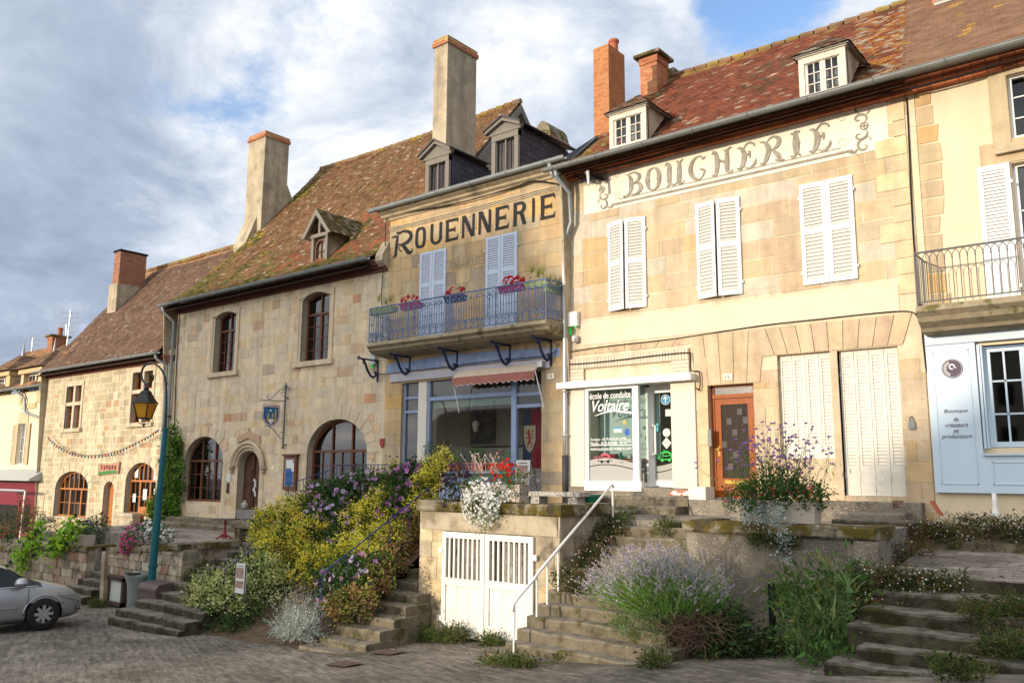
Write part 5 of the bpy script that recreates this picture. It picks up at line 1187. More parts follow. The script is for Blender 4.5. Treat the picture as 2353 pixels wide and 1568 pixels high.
for u in (868.8,942,1051,1172,1267):
    bxx=oy(u,850).x; b=MB()
    b.box(bxx-0.022,bxx+0.022,15.96,15.995,2.55,3.17); b.box(bxx-0.022,bxx+0.022,15.25,15.96,3.125,3.165)
    b.tube([(bxx,15.28+0.05*math.cos(t),3.15+0.05*math.sin(t)) for t in [x*0.5 for x in range(0,9)]],0.014,5)
    b.tube([(bxx,15.42,3.14),(bxx,15.50,3.05),(bxx,15.60,2.85),(bxx,15.72,2.70),(bxx,15.83,2.66),(bxx,15.90,2.72),(bxx,15.90,2.80),(bxx,15.85,2.82)],0.033,6)
    b.tube([(bxx,15.47+0.05*math.cos(t),3.06+0.05*math.sin(t)) for t in [x*0.6 for x in range(0,9)]],0.014,5)
    b.build('bracket',m_bluedk,sl_o)
m=MB(); a0=oy(889,838); a1=oy(1288,799); b0=oy(889,858); n=24
vs=[]
for k in range(n+1):
    u=k/n; x=a0.x+(a1.x-a0.x)*u; vs+=[(x,15.982,b0.z+0.0),(x,15.982,a0.z+(a1.z-a0.z)*u+0.10*math.sin(u*math.pi)+0.03*noise.noise(Vector((u*9,0,0))))]
m.add(vs,[(2*k,2*k+2,2*k+3,2*k+1) for k in range(n)]); m.build('painted_beam',mat('worn blue beam paint',(0.26,0.33,0.52),var=0.25,vscale=4,rough=0.85,spots=(0.50,0.50,0.52),spot_scale=2.5,spot_lo=0.56,spot_hi=0.75),H2)
fx0,fx1=oy(899,870).x,oy(1265.5,835).x; fz1,fz0=oy(1076,843).z,oy(1076,862).z
m=MB(); m.box(fx0,fx1,15.93,16.0,fz0,fz1); m.build('fascia_board',m_fascia,H2)
# shopfront joinery
sx0,sx1,sz0=S2[0][0],S2[1][0],-0.62; sz1=fz0; YS=16.12
def X2(x,y): return oy(x,y,YS).x
def Z2(x,y): return oy(x,y,YS).z
xp0,xp1,xm1,xr1=X2(965,1000),X2(987,1000),X2(1181,1000),sx1
sf=MB(); g=MB()
zsill=Z2(1080,1081)
sf.box(sx0,sx0+0.06,YS-0.04,YS+0.05,sz0,sz1)
for zz in (Z2(940,914),Z2(940,946)): sf.box(sx0+0.06,xp0,YS-0.04,YS+0.04,zz-0.03,zz+0.03)
sf.box(xp1-0.05,xp1+0.03,YS-0.06,YS+0.04,zsill,sz1); sf.box(xm1-0.05,xm1+0.10,YS-0.06,YS+0.05,sz0,sz1); sf.box(sx1-0.03,sx1-0.002,YS-0.04,YS+0.04,sz0,sz1)
ztm=Z2(1083,910); sf.box(xp1,xm1,YS-0.05,YS+0.04,ztm-0.05,ztm+0.05)
for zz in (Z2(1212,905),Z2(1212,930)-0.02): sf.box(xm1+0.1,sx1-0.03,YS-0.04,YS+0.04,zz-0.04,zz+0.04)
sf.box(sx0+0.06,xm1,YS-0.16,YS+0.1,zsill-0.06,zsill); sf.box(sx0+0.06,xm1-0.05,YS-0.02,YS+0.1,sz0,zsill-0.06)
so_=sf.build('shopfront',m_blue,H2,label='lavender blue shopfront frame with low panel')
g.add([(sx0,YS,zsill),(xm1,YS,zsill),(xm1,YS,sz1),(sx0,YS,sz1)],[(0,1,2,3)]); g.add([(xm1+0.1,YS,sz0),(sx1,YS,sz0),(sx1,YS,sz1),(xm1+0.1,YS,sz1)],[(0,1,2,3)]); g.build('glass',m_glass,so_)
m=MB(); m.box(xp0,xp1-0.05,YS-0.10,YS+0.3,sz0,sz1); m.build('white_pillar',m_whiteold,so_)
m=MB(); m.box(sx0+0.05,xp0,YS+0.03,YS+0.06,sz0,sz1); m.build('brown_blind',mat('brown blind',(0.16,0.13,0.12),var=0.2,vscale=2,stretch=(4,1,0.3)),so_)
m=MB(); m.box(xp1,xm1,YS+0.03,YS+0.05,ztm+0.03,sz1); m.box(xm1+0.1,sx1,YS+0.03,YS+0.05,Z2(1212,905),sz1); m.build('gauze_blind',mat('gauze blind',(0.13,0.11,0.10),var=0.1),so_)
m=MB()
for k in range(5): m.box(xp1+0.03,xm1-0.06,YS+0.06,YS+0.12,ztm-0.10-0.035*k,ztm-0.08-0.035*k)
for u in (0.05,0.27,0.5,0.73,0.97): xx=xp1+(xm1-xp1)*u; m.box(xx-0.012,xx+0.012,YS+0.05,YS+0.055,ztm-0.27,ztm-0.05)
m.build('venetian_blind',mat('pale green blind',(0.30,0.44,0.30),rough=0.6),so_)
# room behind
ry=YS+2.8; m=MB(); zfl=-0.55
m.add([(sx0,ry,zfl),(sx1,ry,zfl),(sx1,ry,zfl+1.35),(sx0,ry,zfl+1.35)],[(0,1,2,3)]); m.add([(sx0,YS+.1,zfl),(sx0,ry,zfl),(sx0,ry,zfl+1.35),(sx0,YS+.1,zfl+1.35)],[(0,1,2,3)])
m.build('tiled_dado',m_roomw,H2)
m=MB(); m.add([(sx0,ry,zfl+1.35),(sx1,ry,zfl+1.35),(sx1,ry,2.2),(sx0,ry,2.2)],[(0,1,2,3)]); m.add([(sx0,YS+.1,zfl+1.35),(sx0,ry,zfl+1.35),(sx0,ry,2.2),(sx0,YS+.1,2.2)],[(0,1,2,3)]); m.add([(sx0,YS+.1,2.2),(sx0,ry,2.2),(sx1,ry,2.2),(sx1,YS+.1,2.2)],[(0,1,2,3)]); m.add([(sx0,YS+.1,zfl),(sx0,ry,zfl),(sx1,ry,zfl),(sx1,YS+.1,zfl)],[(0,1,2,3)]); m.add([(sx1,YS+.1,zfl),(sx1,ry,zfl),(sx1,ry,2.2),(sx1,YS+.1,2.2)],[(0,1,2,3)])
m.build('room',m_room,H2)
m=MB(); m.box(sx0,sx1,ry-0.03,ry-0.01,zfl+1.33,zfl+1.38); m.build('dado_rail',m_dark,H2)
tp=thing('tapestry','dark figured tapestry on the wall inside the blue shopfront window','tapestry',(-14.6,ry-0.06,-0.3))
A=oy(1040,925,ry-0.06); B=oy(1142,1018,ry-0.06); m=MB(); m.box(A.x,oy(1139,930,ry-0.06).x,ry-0.07,ry-0.05,oy(1060,1020,ry-.06).z,oy(1060,925,ry-.06).z); m.build('cloth',mat('tapestry cloth',(0.045,0.05,0.05),var=0.3,vscale=3,rough=1,spots=(0.20,0.13,0.08),spot_scale=3.2,spot_lo=0.50,spot_hi=0.56,extra=[((0.05,0.10,0.10),5,0.55,0.6)]),tp)
ban=thing('heraldic_banner','blue and red banner with a red lion on a shield, inside the shop doorway','banner',(-12.2,17.2,0))
yb_=YS+0.5; c0=oy(1201,950,yb_); c1=oy(1245,1075,yb_)
m=MB(); xm_=oy(1220,1000,yb_).x; m.box(c0.x,xm_,yb_,yb_+0.01,c1.z,c0.z+0.1); m.build('blue_half',m_navy,ban); m=MB(); m.box(xm_,c1.x,yb_,yb_+0.01,c1.z,c0.z+0.1); m.build('red_half',mat('dull red cloth',(0.28,0.03,0.04)),ban)
sc_=oy(1217,1000,yb_-0.02); m=MB(); w_=0.30; m.pr([(sc_.x-w_*.6,sc_.z+.25),(sc_.x+w_*.6,sc_.z+.25),(sc_.x+w_*.6,sc_.z-.12),(sc_.x+w_*.3,sc_.z-.34),(sc_.x,sc_.z-.42),(sc_.x-w_*.35,sc_.z-.32),(sc_.x-w_*.6,sc_.z-.08)],yb_-0.03,yb_-0.02,'y'); m.build('shield',mat('shield ground',(0.60,0.52,0.36)),ban)
m=MB()
for s_ in ([(.3,.0,.03),(.35,.2,.05),(.5,.35,.06),(.48,.6,.07),(.4,.8,.06),(.5,.9,.05)],[(.48,.65,.04),(.25,.7,.03),(.12,.8,.02)],[(.45,.5,.03),(.2,.5,.03),(.1,.42,.02)],[(.5,.35,.04),(.7,.2,.03),(.75,.02,.02)],[(.6,.45,.02),(.85,.5,.02),(.75,.7,.02),(.9,.85,.03)]): stroke(m,s_,sc_.x-w_*.5,sc_.z-.3,w_,0.5,yb_-0.034)
m.build('lion',mat('lion red',(0.45,0.05,0.03)),ban)
m=MB(); m.tube([(-14.0,ry-.8,-0.2),(-14.0,ry-.8,0.1)],0.02,6); m.tube([(-14.0+0.2*math.cos(t*math.pi/12),ry-.8,0.35+0.25*math.sin(t*math.pi/12)) for t in range(0,13)],0.02,6); m.tube([(-14.2,ry-.8,0.35),(-14.2,ry-.8,-0.2)],0.02,6); m.tube([(-13.8,ry-.8,0.35),(-13.8,ry-.8,-0.2)],0.02,6); m.build('mirror_frame',m_gold,label='brass framed arched mirror standing inside the blue shop window',cat='mirror')
m=MB(); m.lathe([(0,-.14),(.06,-.12),(.08,-.02),(.10,.05),(.085,.14),(0,.18)],tuple(oy(1092,980,YS+1.2)),10); m.build('plaster_mask',m_whiteold,label='pale plaster head hung at the left inside the blue shop window',cat='mask',smooth=True)
# awning
aw=MB(); ax0,ax1=oy(1042,880,15.75).x,oy(1229,850,15.75).x
za1=oy(1135,846,15.9).z; zv1=oy(1135,859,15.72).z
aw.add([(ax0,15.92,za1+0.02),(ax1+0.05,15.92,za1+0.02),(ax1,15.72,zv1),(ax0-0.02,15.72,zv1),(ax0,15.93,za1),(ax1+0.05,15.93,za1),(ax1,15.73,zv1-0.02),(ax0-0.02,15.73,zv1-0.02)],[(0,1,2,3),(7,6,5,4)])
awo=aw.build('awning',m_awnt,H2,label='small awning with faded brown scalloped valance')
v=MB(); n=84; vs=[]
for k in range(n+1):
    u=k/n; x=ax0-0.02+(ax1-ax0+0.02)*u; vs+=[(x,15.715+0.006*math.sin(u*40),zv1),(x,15.71+0.015*math.sin(u*40),zv1-0.21-0.025*math.cos(u*2*math.pi*14))]
v.add(vs,[(2*k,2*k+2,2*k+3,2*k+1) for k in range(n)]); v.build('valance',m_awn,awo)
v=MB(); v.tube([Vector(vs[2*k+1])+Vector((0,-0.004,0)) for k in range(n+1)],0.007,3); v.tube([(ax0-.02,15.72,zv1-.02),(ax0+.02,15.95,oy(1052,948).z)],0.012,5); v.tube([(ax1+.02,15.72,zv1),(ax1+.12,15.95,oy(1245,940).z)],0.014,5); v.build('arms',m_rail,awo)
v=MB(); v.box(ax1+0.02,ax1+0.16,15.8,15.95,za1-0.08,za1+0.06); v.build('winch_box',m_steel,awo)
def plate(s,x,y,parent=None,lab=None):
    p=oy(x,y,15.985); m=MB(); m.box(p.x-0.10,p.x+0.10,15.965,15.985,p.z-0.065,p.z+0.065); o=m.build('number_plate',m_sign,parent); textobj(o,s,'number',p.x-0.05,p.z-0.035,0.10,0.07,15.96,m_black); return o
plate('13',1265.5,863.8,H2)
# ---------- butcher's house (H3)
X30,X31=-11.20,-3.56
H3=thing('butchers_house','wide golden stone house lettered BOUCHERIE, with white shutters and a driving school shopfront','house',(-7.4,16,-0.5))
a=px(1303,1122,1597,872); DS=rect(a[0],a[1],-0.42,oy(1500,868).z); zbar=oy(1440,872).z
a=px(1625,1146,1730,879); DO=rect(a[0]+0.08,a[1],-0.45,a[3])
a=px(1795,1053,1907,806); WS=rect(a[0],oy(1919,1040).x,a[2],a[3])
a=px(1941,1137,2063,794); WD=rect(a[0],oy(2083,1130).x,a[2]-0.0,a[3])
SH=[]
for lt_,rb in (((1398,515),(1487,705)),((1600,472),(1707,675)),((1838,427),(1971,640))):
    x0=oy(lt_[0]+1,lt_[1]+60).x; x1=oy(rb[0],rb[1]-20).x; z1=oy(*lt_).z; z0=oy(*rb).z; SH.append((x0,x1,z0,z1))
HW3=[rect(s[0]+0.08,s[1]-0.08,s[2]+0.06,s[3]-0.06) for s in SH]
zcab=oy(1700,757).z; zband=oy(1700,700).z
sgx0,sgx1=oy(1342,440).x,oy(2050,260).x; sgz0=oy(1660,424).z
H3top=7.30
stone_wall(H3,X30,X31,-0.9,H3top,[DS,DO,WS,WD]+HW3,16.0,PAL_H3,(0.68,0.57,0.40),rows=(0.34,0.40),wid=(0.45,0.95),gap=0.022,jit=0.008,depth=0.22,revc=[(1,(0.50,0.38,0.24))],
  regions=[(X30,X31,zcab-0.75,zcab+0.6),(sgx0,sgx1,sgz0,8)])
# render band and limewashed sign panel
m=MB(); 
band=MB(); emit(band,rect(X30+0.35,oy(2062,640).x,zcab+0.02,SH[1][2]-0.18),15.985,(0.64,0.55,0.38),0.012); band.build('render_band',m_plaster_w,H3)
emit(m,rect(sgx0,sgx1,sgz0,H3top-0.15),15.982,(0.7,0.6,0.42),0.015); m.build('sign_panel',m_sign,H3)
# flat-arch voussoirs over the ground floor openings
V=MB(); 
def fan(xc,xa,xb,z0,z1,n,spread=0.5,Yf=15.984):
    for k in range(n):
        u0=k/n;u1=(k+1)/n; a0=xa+(xb-xa)*u0; a1=xa+(xb-xa)*u1; s0=(a0-xc)*spread; s1=(a1-xc)*spread
        emit(V,[(a0+0.007,z0),(a1-0.007,z0),(a1+s1*0.6-0.007,z1),(a0+s0*0.6+0.007,z1)],Yf,pick(PAL_VOU),0.014)
zv=zcab-0.03
dh=oy(1450,812).z
fan(-9.6,DS[0][0]+0.05,DS[1][0]-0.15,dh+0.08,zv,8,0.28,15.9835)
fan((DO[0][0]+DO[1][0])/2,DO[0][0]-0.25,DO[1][0]+0.15,DO[2][1]+0.01,zv,5,0.35,15.9800)
fan((WS[0][0]+WD[1][0])/2,WS[0][0]-0.30,WD[1][0]+0.1,WS[2][1]+0.01,zv,10,0.26,15.9765)
for (xa,xb) in ((DO[1][0]+0.02,WS[0][0]-0.02),(WD[1][0]+0.03,X31)):
    z=-0.45
    while z<DO[2][1]-0.05:
        h=min(0.36,DO[2][1]-z); xm=xa+(xb-xa)*R.choice([0.45,0.55,1.0])
        emit(V,rect(xa,xm-0.008,z+0.008,z+h-0.008),15.984,pick(PAL_H3[:3]),0.014)
        if xm<xb-0.05: emit(V,rect(xm+0.008,xb,z+0.008,z+h-0.008),15.984,pick(PAL_H3[:3]),0.014)
        z+=h
z=-0.45
while z<zbar+0.1: h=0.36; emit(V,rect(DS[1][0]+0.05,DO[0][0]-0.003,z+0.006,z+h-0.006),15.984,jitc((0.62,0.45,0.27),0.06),0.014); z+=h
z=-0.9
while z<H3top-0.1:   # quoins at the right-hand corner
    h=R.uniform(0.30,0.38); 
    if z>zcab+0.1: emit(V,rect(X31-R.choice([0.35,0.6]),X31-0.05,z+0.008,z+h-0.008),15.978,pick([(2,(0.66,0.50,0.30)),(1,(0.60,0.47,0.30))]),0.014)
    z+=h
V.build('dressed_stones',m_stone,H3)
V=MB(); V.box(WS[1][0]+0.0,WD[0][0],15.97,16.2,-0.42,WS[2][1]); V.build('pier',mat('buff pier stone',(0.50,0.40,0.27),var=0.15,vscale=3,bump=0.3),H3)
# sign BOUCHERIE
B=MB(); BY=15.962
def ltr(ch,x0,yt,x1,yb):
    xm=(x0+x1)/2; P0=oy(x0,(yt+yb)/2+4,BY); P1=oy(x1,(yt+yb)/2-4,BY); zt=oy(xm,yt,BY).z; zb=oy(xm,yb,BY).z
    X,Z,W_,H_=P0.x,zb,P1.x-P0.x,zt-zb
    G={'B':[[(.10,.98,.005),(.30,.92,.02),(.42,.70,.05),(.42,.35,.055),(.30,.12,.03),(.05,.02,.03),(.0,.10,.02)],[(.30,.98,.01),(.65,1.0,.02),(.92,.82,.04),(.80,.60,.03),(.45,.52,.01)],[(.45,.52,.01),(.85,.50,.03),(1.0,.27,.055),(.80,.06,.03),(.40,.05,.01)]],
       'O':[[(.50,1.0,.01),(.20,.88,.035),(.08,.5,.055),(.20,.12,.035),(.50,.0,.01)],[(.50,.0,.01),(.80,.12,.035),(.92,.5,.055),(.80,.88,.035),(.50,1.0,.01)],[(.0,.55,.005),(.12,.5,.02),(.0,.42,.005)],[(1.0,.55,.005),(.88,.5,.02),(1.0,.42,.005)],[(.3,.5,.005),(.2,.42,.02)],[(.7,.5,.005),(.8,.42,.02)]],
       'U':[[(.0,.88,.01),(.12,.98,.02),(.22,.80,.05),(.20,.30,.055),(.28,.08,.03),(.55,.04,.015),(.72,.25,.01)],[(.60,.95,.015),(.74,.88,.03),(.74,.5,.055),(.72,.10,.05),(.85,.0,.02),(1.0,.10,.01)],[(.95,1.0,.01),(.82,.92,.02),(.74,.8,.03)],[(.05,.0,.01),(.18,.05,.02),(.22,.3,.03)]],
       'G':[[(.85,.82,.025),(.72,.98,.02),(.45,.98,.02),(.20,.78,.045),(.10,.45,.055),(.28,.10,.045),(.60,.0,.02),(.88,.15,.01)],[(.62,.42,.01),(.80,.38,.03),(.92,.30,.02),(.80,.12,.015)],[(.98,.95,.008),(.88,.86,.015)],[(.0,.5,.005),(.12,.45,.02)]],
       'H':[[(.02,.86,.02),(.16,.95,.02),(.25,.70,.045),(.25,.30,.05),(.16,.04,.03),(.0,.08,.02)],[(.62,.90,.015),(.75,.85,.03),(.74,.5,.05),(.74,.15,.045),(.90,.0,.02),(1.0,.12,.015)],[(.25,.55,.02),(.5,.52,.018),(.74,.52,.02)],[(.05,1.0,.01),(.25,.88,.02)],[(.98,.98,.012),(.80,.92,.02),(.74,.7,.02)],[(.38,.62,.01),(.5,.52,.02),(.6,.44,.01)]],
       'E':[[(.05,.88,.01),(.25,.85,.03),(.40,.60,.055),(.35,.30,.055),(.18,.06,.03),(.0,.10,.02)],[(.35,.80,.015),(.60,1.0,.02),(.88,.95,.02),(.95,.82,.012)],[(.40,.55,.015),(.62,.56,.02),(.74,.66,.012)],[(.62,.70,.01),(.70,.55,.018),(.66,.40,.01)],[(.40,.10,.012),(.65,.0,.022),(.92,.14,.03),(1.0,.32,.01)]],
       'R':[[(.02,.90,.01),(.22,.84,.03),(.36,.6,.055),(.30,.28,.05),(.15,.05,.03),(.0,.06,.02)],[(.30,.85,.01),(.55,1.0,.02),(.80,.86,.045),(.74,.62,.04),(.50,.50,.015),(.38,.5,.01)],[(.52,.50,.02),(.72,.28,.05),(.84,.06,.03),(1.0,.02,.01)],[(.62,.10,.02),(.80,.02,.012)]],
       'I':[[(.10,.92,.02),(.35,.90,.03),(.55,.97,.02),(.85,.92,.03)],[(.50,.95,.03),(.52,.5,.075),(.50,.1,.05)],[(.05,.05,.03),(.3,.0,.02),(.5,.12,.03),(.85,.0,.02)],[(.15,.5,.01),(.5,.52,.03),(.9,.5,.01)]]}
    for s_ in G[ch]: stroke(B,s_,X,Z,W_,H_,BY,1.75)
def zc(x,y): return 1277+0.2786*x,33.6+0.2786*y
def rc(x,y): return 1747+0.3*x,0.3*y
for ch,f,x0,y0,x1,y1 in (('B',zc,558,1305,697,1492),('O',zc,742,1262,858,1446),('U',zc,898,1205,1056,1405),('G',zc,1092,1172,1236,1358),('H',zc,1283,1105,1452,1322),('E',zc,1488,1062,1645,1272),('R',rc,-8,1048,178,1247),('I',rc,223,1000,314,1197),('E',rc,368,952,533,1162)):
    a_=f(x0,y0); b_=f(x1,y1); ltr(ch,a_[0],a_[1],b_[0],b_[1])
B.build('lettering',m_greyp,H3,label='grey ornamental word BOUCHERIE')
B=MB(); zb1=oy(1680,408,BY).z; zb2=zb1+0.10; zt1=oy(1680,318,BY).z; xl1,xr1_=oy(1402,440,BY).x,oy(1955,310,BY).x
def ln(x0,x1,z0,z1,h): B.add([(x0,BY,z0-h),(x1,BY,z1-h),(x1,BY,z1+h),(x0,BY,z0+h)],[(0,1,2,3)])
ln(xl1,xr1_,zb1,zb1,0.022); ln(xl1+0.2,xr1_-0.2,zb2,zb2,0.006); ln(xl1+0.15,xr1_-0.1,zt1,zt1,0.008)
ln(xl1+0.05,xr1_,min(zt1+0.13,H3top-0.2),min(zt1+0.13,H3top-0.2),0.016)
for side,xe in ((1,xl1),(-1,xr1_)):
    X=xe-side*0.30; hgt=zt1-zb1
    for sg_ in (1,-1):
        c0=zb1+hgt*0.5
        def SS(pts): stroke(B,[(u,v*sg_,h) for u,v,h in pts],X,c0,0.34*side,hgt*0.62,BY,1.3)
        SS([(.18,.14,.006),(.02,.24,.014),(.10,.40,.03),(.40,.47,.034),(.62,.38,.024),(.58,.26,.014),(.42,.27,.02)])
        SS([(.30,.46,.01),(.55,.60,.03),(.52,.80,.034),(.25,.88,.026),(.08,.78,.014),(.18,.70,.02)])
        SS([(.50,.74,.01),(.78,.90,.028),(1.05,.86,.02),(1.02,.76,.016)])
        SS([(.05,.42,.006),(-.12,.50,.014),(-.14,.62,.006)])
    n=16; cxx=X+0.06*side; czz=zb1+hgt*0.5
    stroke(B,[(0.5+0.5*math.cos(k*math.pi/8),0.5+0.5*math.sin(k*math.pi/8),.07) for k in range(17)],cxx-0.07,czz-0.07,0.14,0.14,BY)
    ln(cxx-0.06,cxx+0.06,czz,czz,0.008); B.add([(cxx-0.008,BY,czz-0.06),(cxx+0.008,BY,czz-0.06),(cxx+0.008,BY,czz+0.06),(cxx-0.008,BY,czz+0.06)],[(0,1,2,3)])
    for t in (0.2,0.8): stroke(B,[(0,.5,.004),(.6,.75,.008),(1.0,.5,.012),(.6,.2,.008),(.2,.35,.004)],xe+side*0.06,zb1+hgt*t-0.1,0.18*side,0.28,BY)
    stroke(B,[(0,0,.03),(.5,.25,.05),(.55,.7,.03),(1,1,.01)],xe,zb1,-side*0.12,-0.14,BY)
B.build('painted_border',m_greyp,H3)
# louvred shutters
for i,(x0,x1,z0,z1) in enumerate(SH):
    w=(x1-x0)/2-0.004; an=(14,13,0.5)[i]
    for hx,s_ in ((x0,1),(x1,-1)): shutter(H3,hx,z0,z1,w if i==2 else w*0.985,15.985,s_,an,panels=((0.05,0.49),(0.55,0.95)),slats=(12,12),name='shutter')
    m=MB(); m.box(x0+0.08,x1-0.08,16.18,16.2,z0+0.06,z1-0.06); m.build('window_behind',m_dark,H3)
# ground floor painted shutters
def folding(h,nleaf,zslat,Y=16.12):
    x0,x1,z0,z1=h[0][0],h[1][0],h[0][1],h[2][1]; w=(x1-x0)/nleaf
    for k in range(nleaf):
        a=x0+w*k; f=MB(); st=0.055
        f.box(a+0.004,a+st,Y-0.035,Y,z0,z1); f.box(a+w-st,a+w-0.004,Y-0.035,Y,z0,z1); f.box(a+st,a+w-st,Y-0.033,Y,z0,zslat); f.box(a+st,a+w-st,Y-0.033,Y,z1-0.12,z1); f.box(a+st,a+w-st,Y-0.008,Y-0.004,zslat,z1-0.12)
        f.box(a-0.012,a+0.012,Y-0.05,Y-0.036,z0+0.3,z0+0.42); f.box(a-0.012,a+0.012,Y-0.05,Y-0.036,z1-0.5,z1-0.4)
        o=f.build('folding_shutter',m_whiteold,H3); s=MB(); n=int((z1-0.12-zslat)/0.062)
        for j in range(n):
            zc_=zslat+(z1-0.12-zslat)*(j+0.5)/n; s.add([(a+st,Y-0.010,zc_+0.028),(a+w-st,Y-0.010,zc_+0.028),(a+w-st,Y-0.024,zc_-0.024),(a+st,Y-0.024,zc_-0.024),(a+st,Y-0.018,zc_-0.028),(a+w-st,Y-0.018,zc_-0.028)],[(0,3,2,1),(3,4,5,2)])
        s.build('slats',m_whiteold,o)
folding(WS,4,WS[0][1]+0.22); folding(WD,4,oy(2020,1068).z)
# orange door
x0,x1,z0,z1=DO[0][0],DO[1][0],-0.44,DO[2][1]; YD=16.16; ztr=oy(1683,905).z
f=MB(); f.box(x0,x0+0.07,YD-0.03,YD+0.05,z0,z1); f.box(x1-0.07,x1,YD-0.03,YD+0.05,z0,z1); f.box(x0,x1,YD-0.05,YD+0.05,ztr-0.06,ztr+0.02); f.box(x0,x1,YD-0.03,YD+0.05,z1-0.04,z1)
fo=f.build('door_frame',m_door15,H3)
f=MB(); gx0_,gx1_,gz0,gz1=x0+0.20,x1-0.20,z0+0.40,ztr-0.19
f.box(x0+0.07,gx0_,YD-0.01,YD+0.04,z0+0.01,ztr-0.06); f.box(gx1_,x1-0.07,YD-0.01,YD+0.04,z0+0.01,ztr-0.06); f.box(gx0_,gx1_,YD-0.01,YD+0.04,gz1,ztr-0.06); f.box(gx0_,gx1_,YD-0.01,YD+0.04,z0+0.01,gz0)
f.box(gx0_+0.02,gx1_-0.02,YD-0.025,YD-0.01,z0+0.08,gz0-0.17)
o=f.build('door',m_door15,H3,label='orange varnished door with patterned glass')
m=MB(); m.box(gx0_,gx1_,YD+0.01,YD+0.02,gz0,gz1); m.build('patterned_glass',m_frosted,o)
m=MB(); nn=5; cw=(gx1_-gx0_)/nn
for (i,j) in ((3,0.06),(1,0.19),(4,0.18),(2,0.34),(0,0.50),(2,0.64),(1,0.80)): xx=gx0_+cw*i; zz=gz1-(gz1-gz0)*j; m.box(xx,xx+cw*0.9,YD-0.0,YD+0.009,zz-0.13,zz)
for i in range(1,nn): m.box(gx0_+cw*i-0.003,gx0_+cw*i+0.003,YD+0.0,YD+0.009,gz0,gz1)
m.build('glass_tiles',mat('pale glass tiles',(0.05,0.043,0.04),rough=0.5),o)
m=MB(); m.box(x0+0.07,x1-0.07,YD,YD+0.01,ztr+0.02,z1-0.04); m.build('transom_glass',mat('speckled glass',(0.05,0.05,0.05),spots=(0.35,0.33,0.3),spot_scale=60,spot_lo=0.55,spot_hi=0.6,rough=0.3),fo)
m=MB(); m.lathe([(0,-.03),(.03,-.02),(.035,0),(.03,.02),(0,.03)],(x0+0.14,YD-0.06,z0+0.98),10); m.box(x0+0.115,x0+0.165,YD-0.02,YD-0.01,z0+0.85,z0+1.05); m.box(gx0_+0.05,gx1_-0.05,YD-0.03,YD-0.01,gz0-0.11,gz0-0.04); m.build('handle',m_gold,o,smooth=False)
plate('15',1671.5,865.4,H3)
m=MB(); p=oy(1632,1005,15.98); m.box(p.x-0.04,p.x+0.04,15.93,15.98,p.z-0.17,p.z+0.17); m.build('door_intercom',m_grey,H3)
# driving school shopfront
x0,x1,z0=DS[0][0],DS[1][0],-0.42; yb=16.0
zp1=oy(1440,879).z; zplinth=oy(1345,1122,15.98).z
for _a,_b in ((x0,oy(1345,1000).x),(oy(1545,1000).x,x1)): pil=MB(); pil.box(_a,_b,15.95,16.2,zplinth+0.05,zp1); pil.build('stone_clad_pilaster',m_trav,H3)
pl=MB(); pl.box(x0-0.02,x1+0.02,15.90,16.2,z0-0.3,zplinth+0.048); pl.build('plinth',m_oldren,H3)
wx0,wx1=oy(1345,1000,15.93).x,oy(1468,1000,15.93).x; gx0_,gx1_=oy(1352.5,1000,15.93).x,oy(1454,1000,15.93).x
gz0,gz1=oy(1400,1104.5,15.93).z,oy(1400,894,15.93).z
f=MB(); Yw=15.95
f.box(wx0,gx0_,Yw-0.04,Yw+0.05,zplinth,zp1); f.box(gx1_,wx1,Yw-0.04,Yw+0.05,zplinth,zp1); f.box(gx0_,gx1_,Yw-0.04,Yw+0.05,gz1,zp1); f.box(wx0-0.01,wx1+0.06,Yw-0.07,Yw+0.05,zplinth-0.03,gz0)
dxa=oy(1496,1000,16.42).x; dxb=oy(1543,1000,15.95).x+0.05; yd=16.42
f.ob((dxa-0.10,yd-0.05,zplinth+0.05),(0.10,0,0),(0,0.08,0),(0,0,zp1-zplinth-0.05)); 
f.ob((wx1,Yw,zplinth+0.03),(dxa-0.1-wx1,yd-Yw,0),(0.03,-0.02,0),(0,0,0.12))
f.box(dxa,dxa+0.09,yd-0.04,yd+0.04,zplinth+0.06,zp1-0.08); f.box(dxa+0.09,dxb+0.6,yd-0.04,yd+0.04,zplinth+0.06,zplinth+0.20); f.box(dxa+0.09,dxb+0.6,yd-0.04,yd+0.04,zp1-0.22,zp1-0.08); f.box(dxa-0.1,dxb+0.6,yd-0.05,yd+0.04,zp1-0.08,zp1+0.05)
fo=f.build('shopfront',m_pvc,H3,label='white framed driving school shopfront')
g=MB(); g.add([(gx0_,Yw,gz0),(gx1_,Yw,gz0),(gx1_,Yw,gz1),(gx0_,Yw,gz1)],[(0,1,2,3)]); g.add([(wx1,Yw+.02,zplinth+.1),(dxa-0.1,yd,zplinth+.1),(dxa-0.1,yd,zp1),(wx1,Yw+.02,zp1)],[(0,1,2,3)]); g.add([(dxa+.09,yd,zplinth+.2),(dxb+.6,yd,zplinth+.2),(dxb+.6,yd,zp1-.2),(dxa+.09,yd,zp1-.2)],[(0,1,2,3)]); g.build('glass',m_glassg,fo)
m=MB(); zz=oy(1498,1010,yd-0.1).z; hx_=dxa+0.045
m.tube([(hx_+0.0,yd-.04,zz+.32),(hx_+.03,yd-.12,zz+.32),(hx_+.12,yd-.12,zz+.30),(hx_+.12,yd-.12,zz-.30),(hx_+.03,yd-.12,zz-.32),(hx_,yd-.04,zz-.32)],0.022,8); m.box(hx_-.05,hx_+.03,yd-.07,yd-.04,zz-.36,zz+.36); m.build('door_handle',m_pvc,fo)
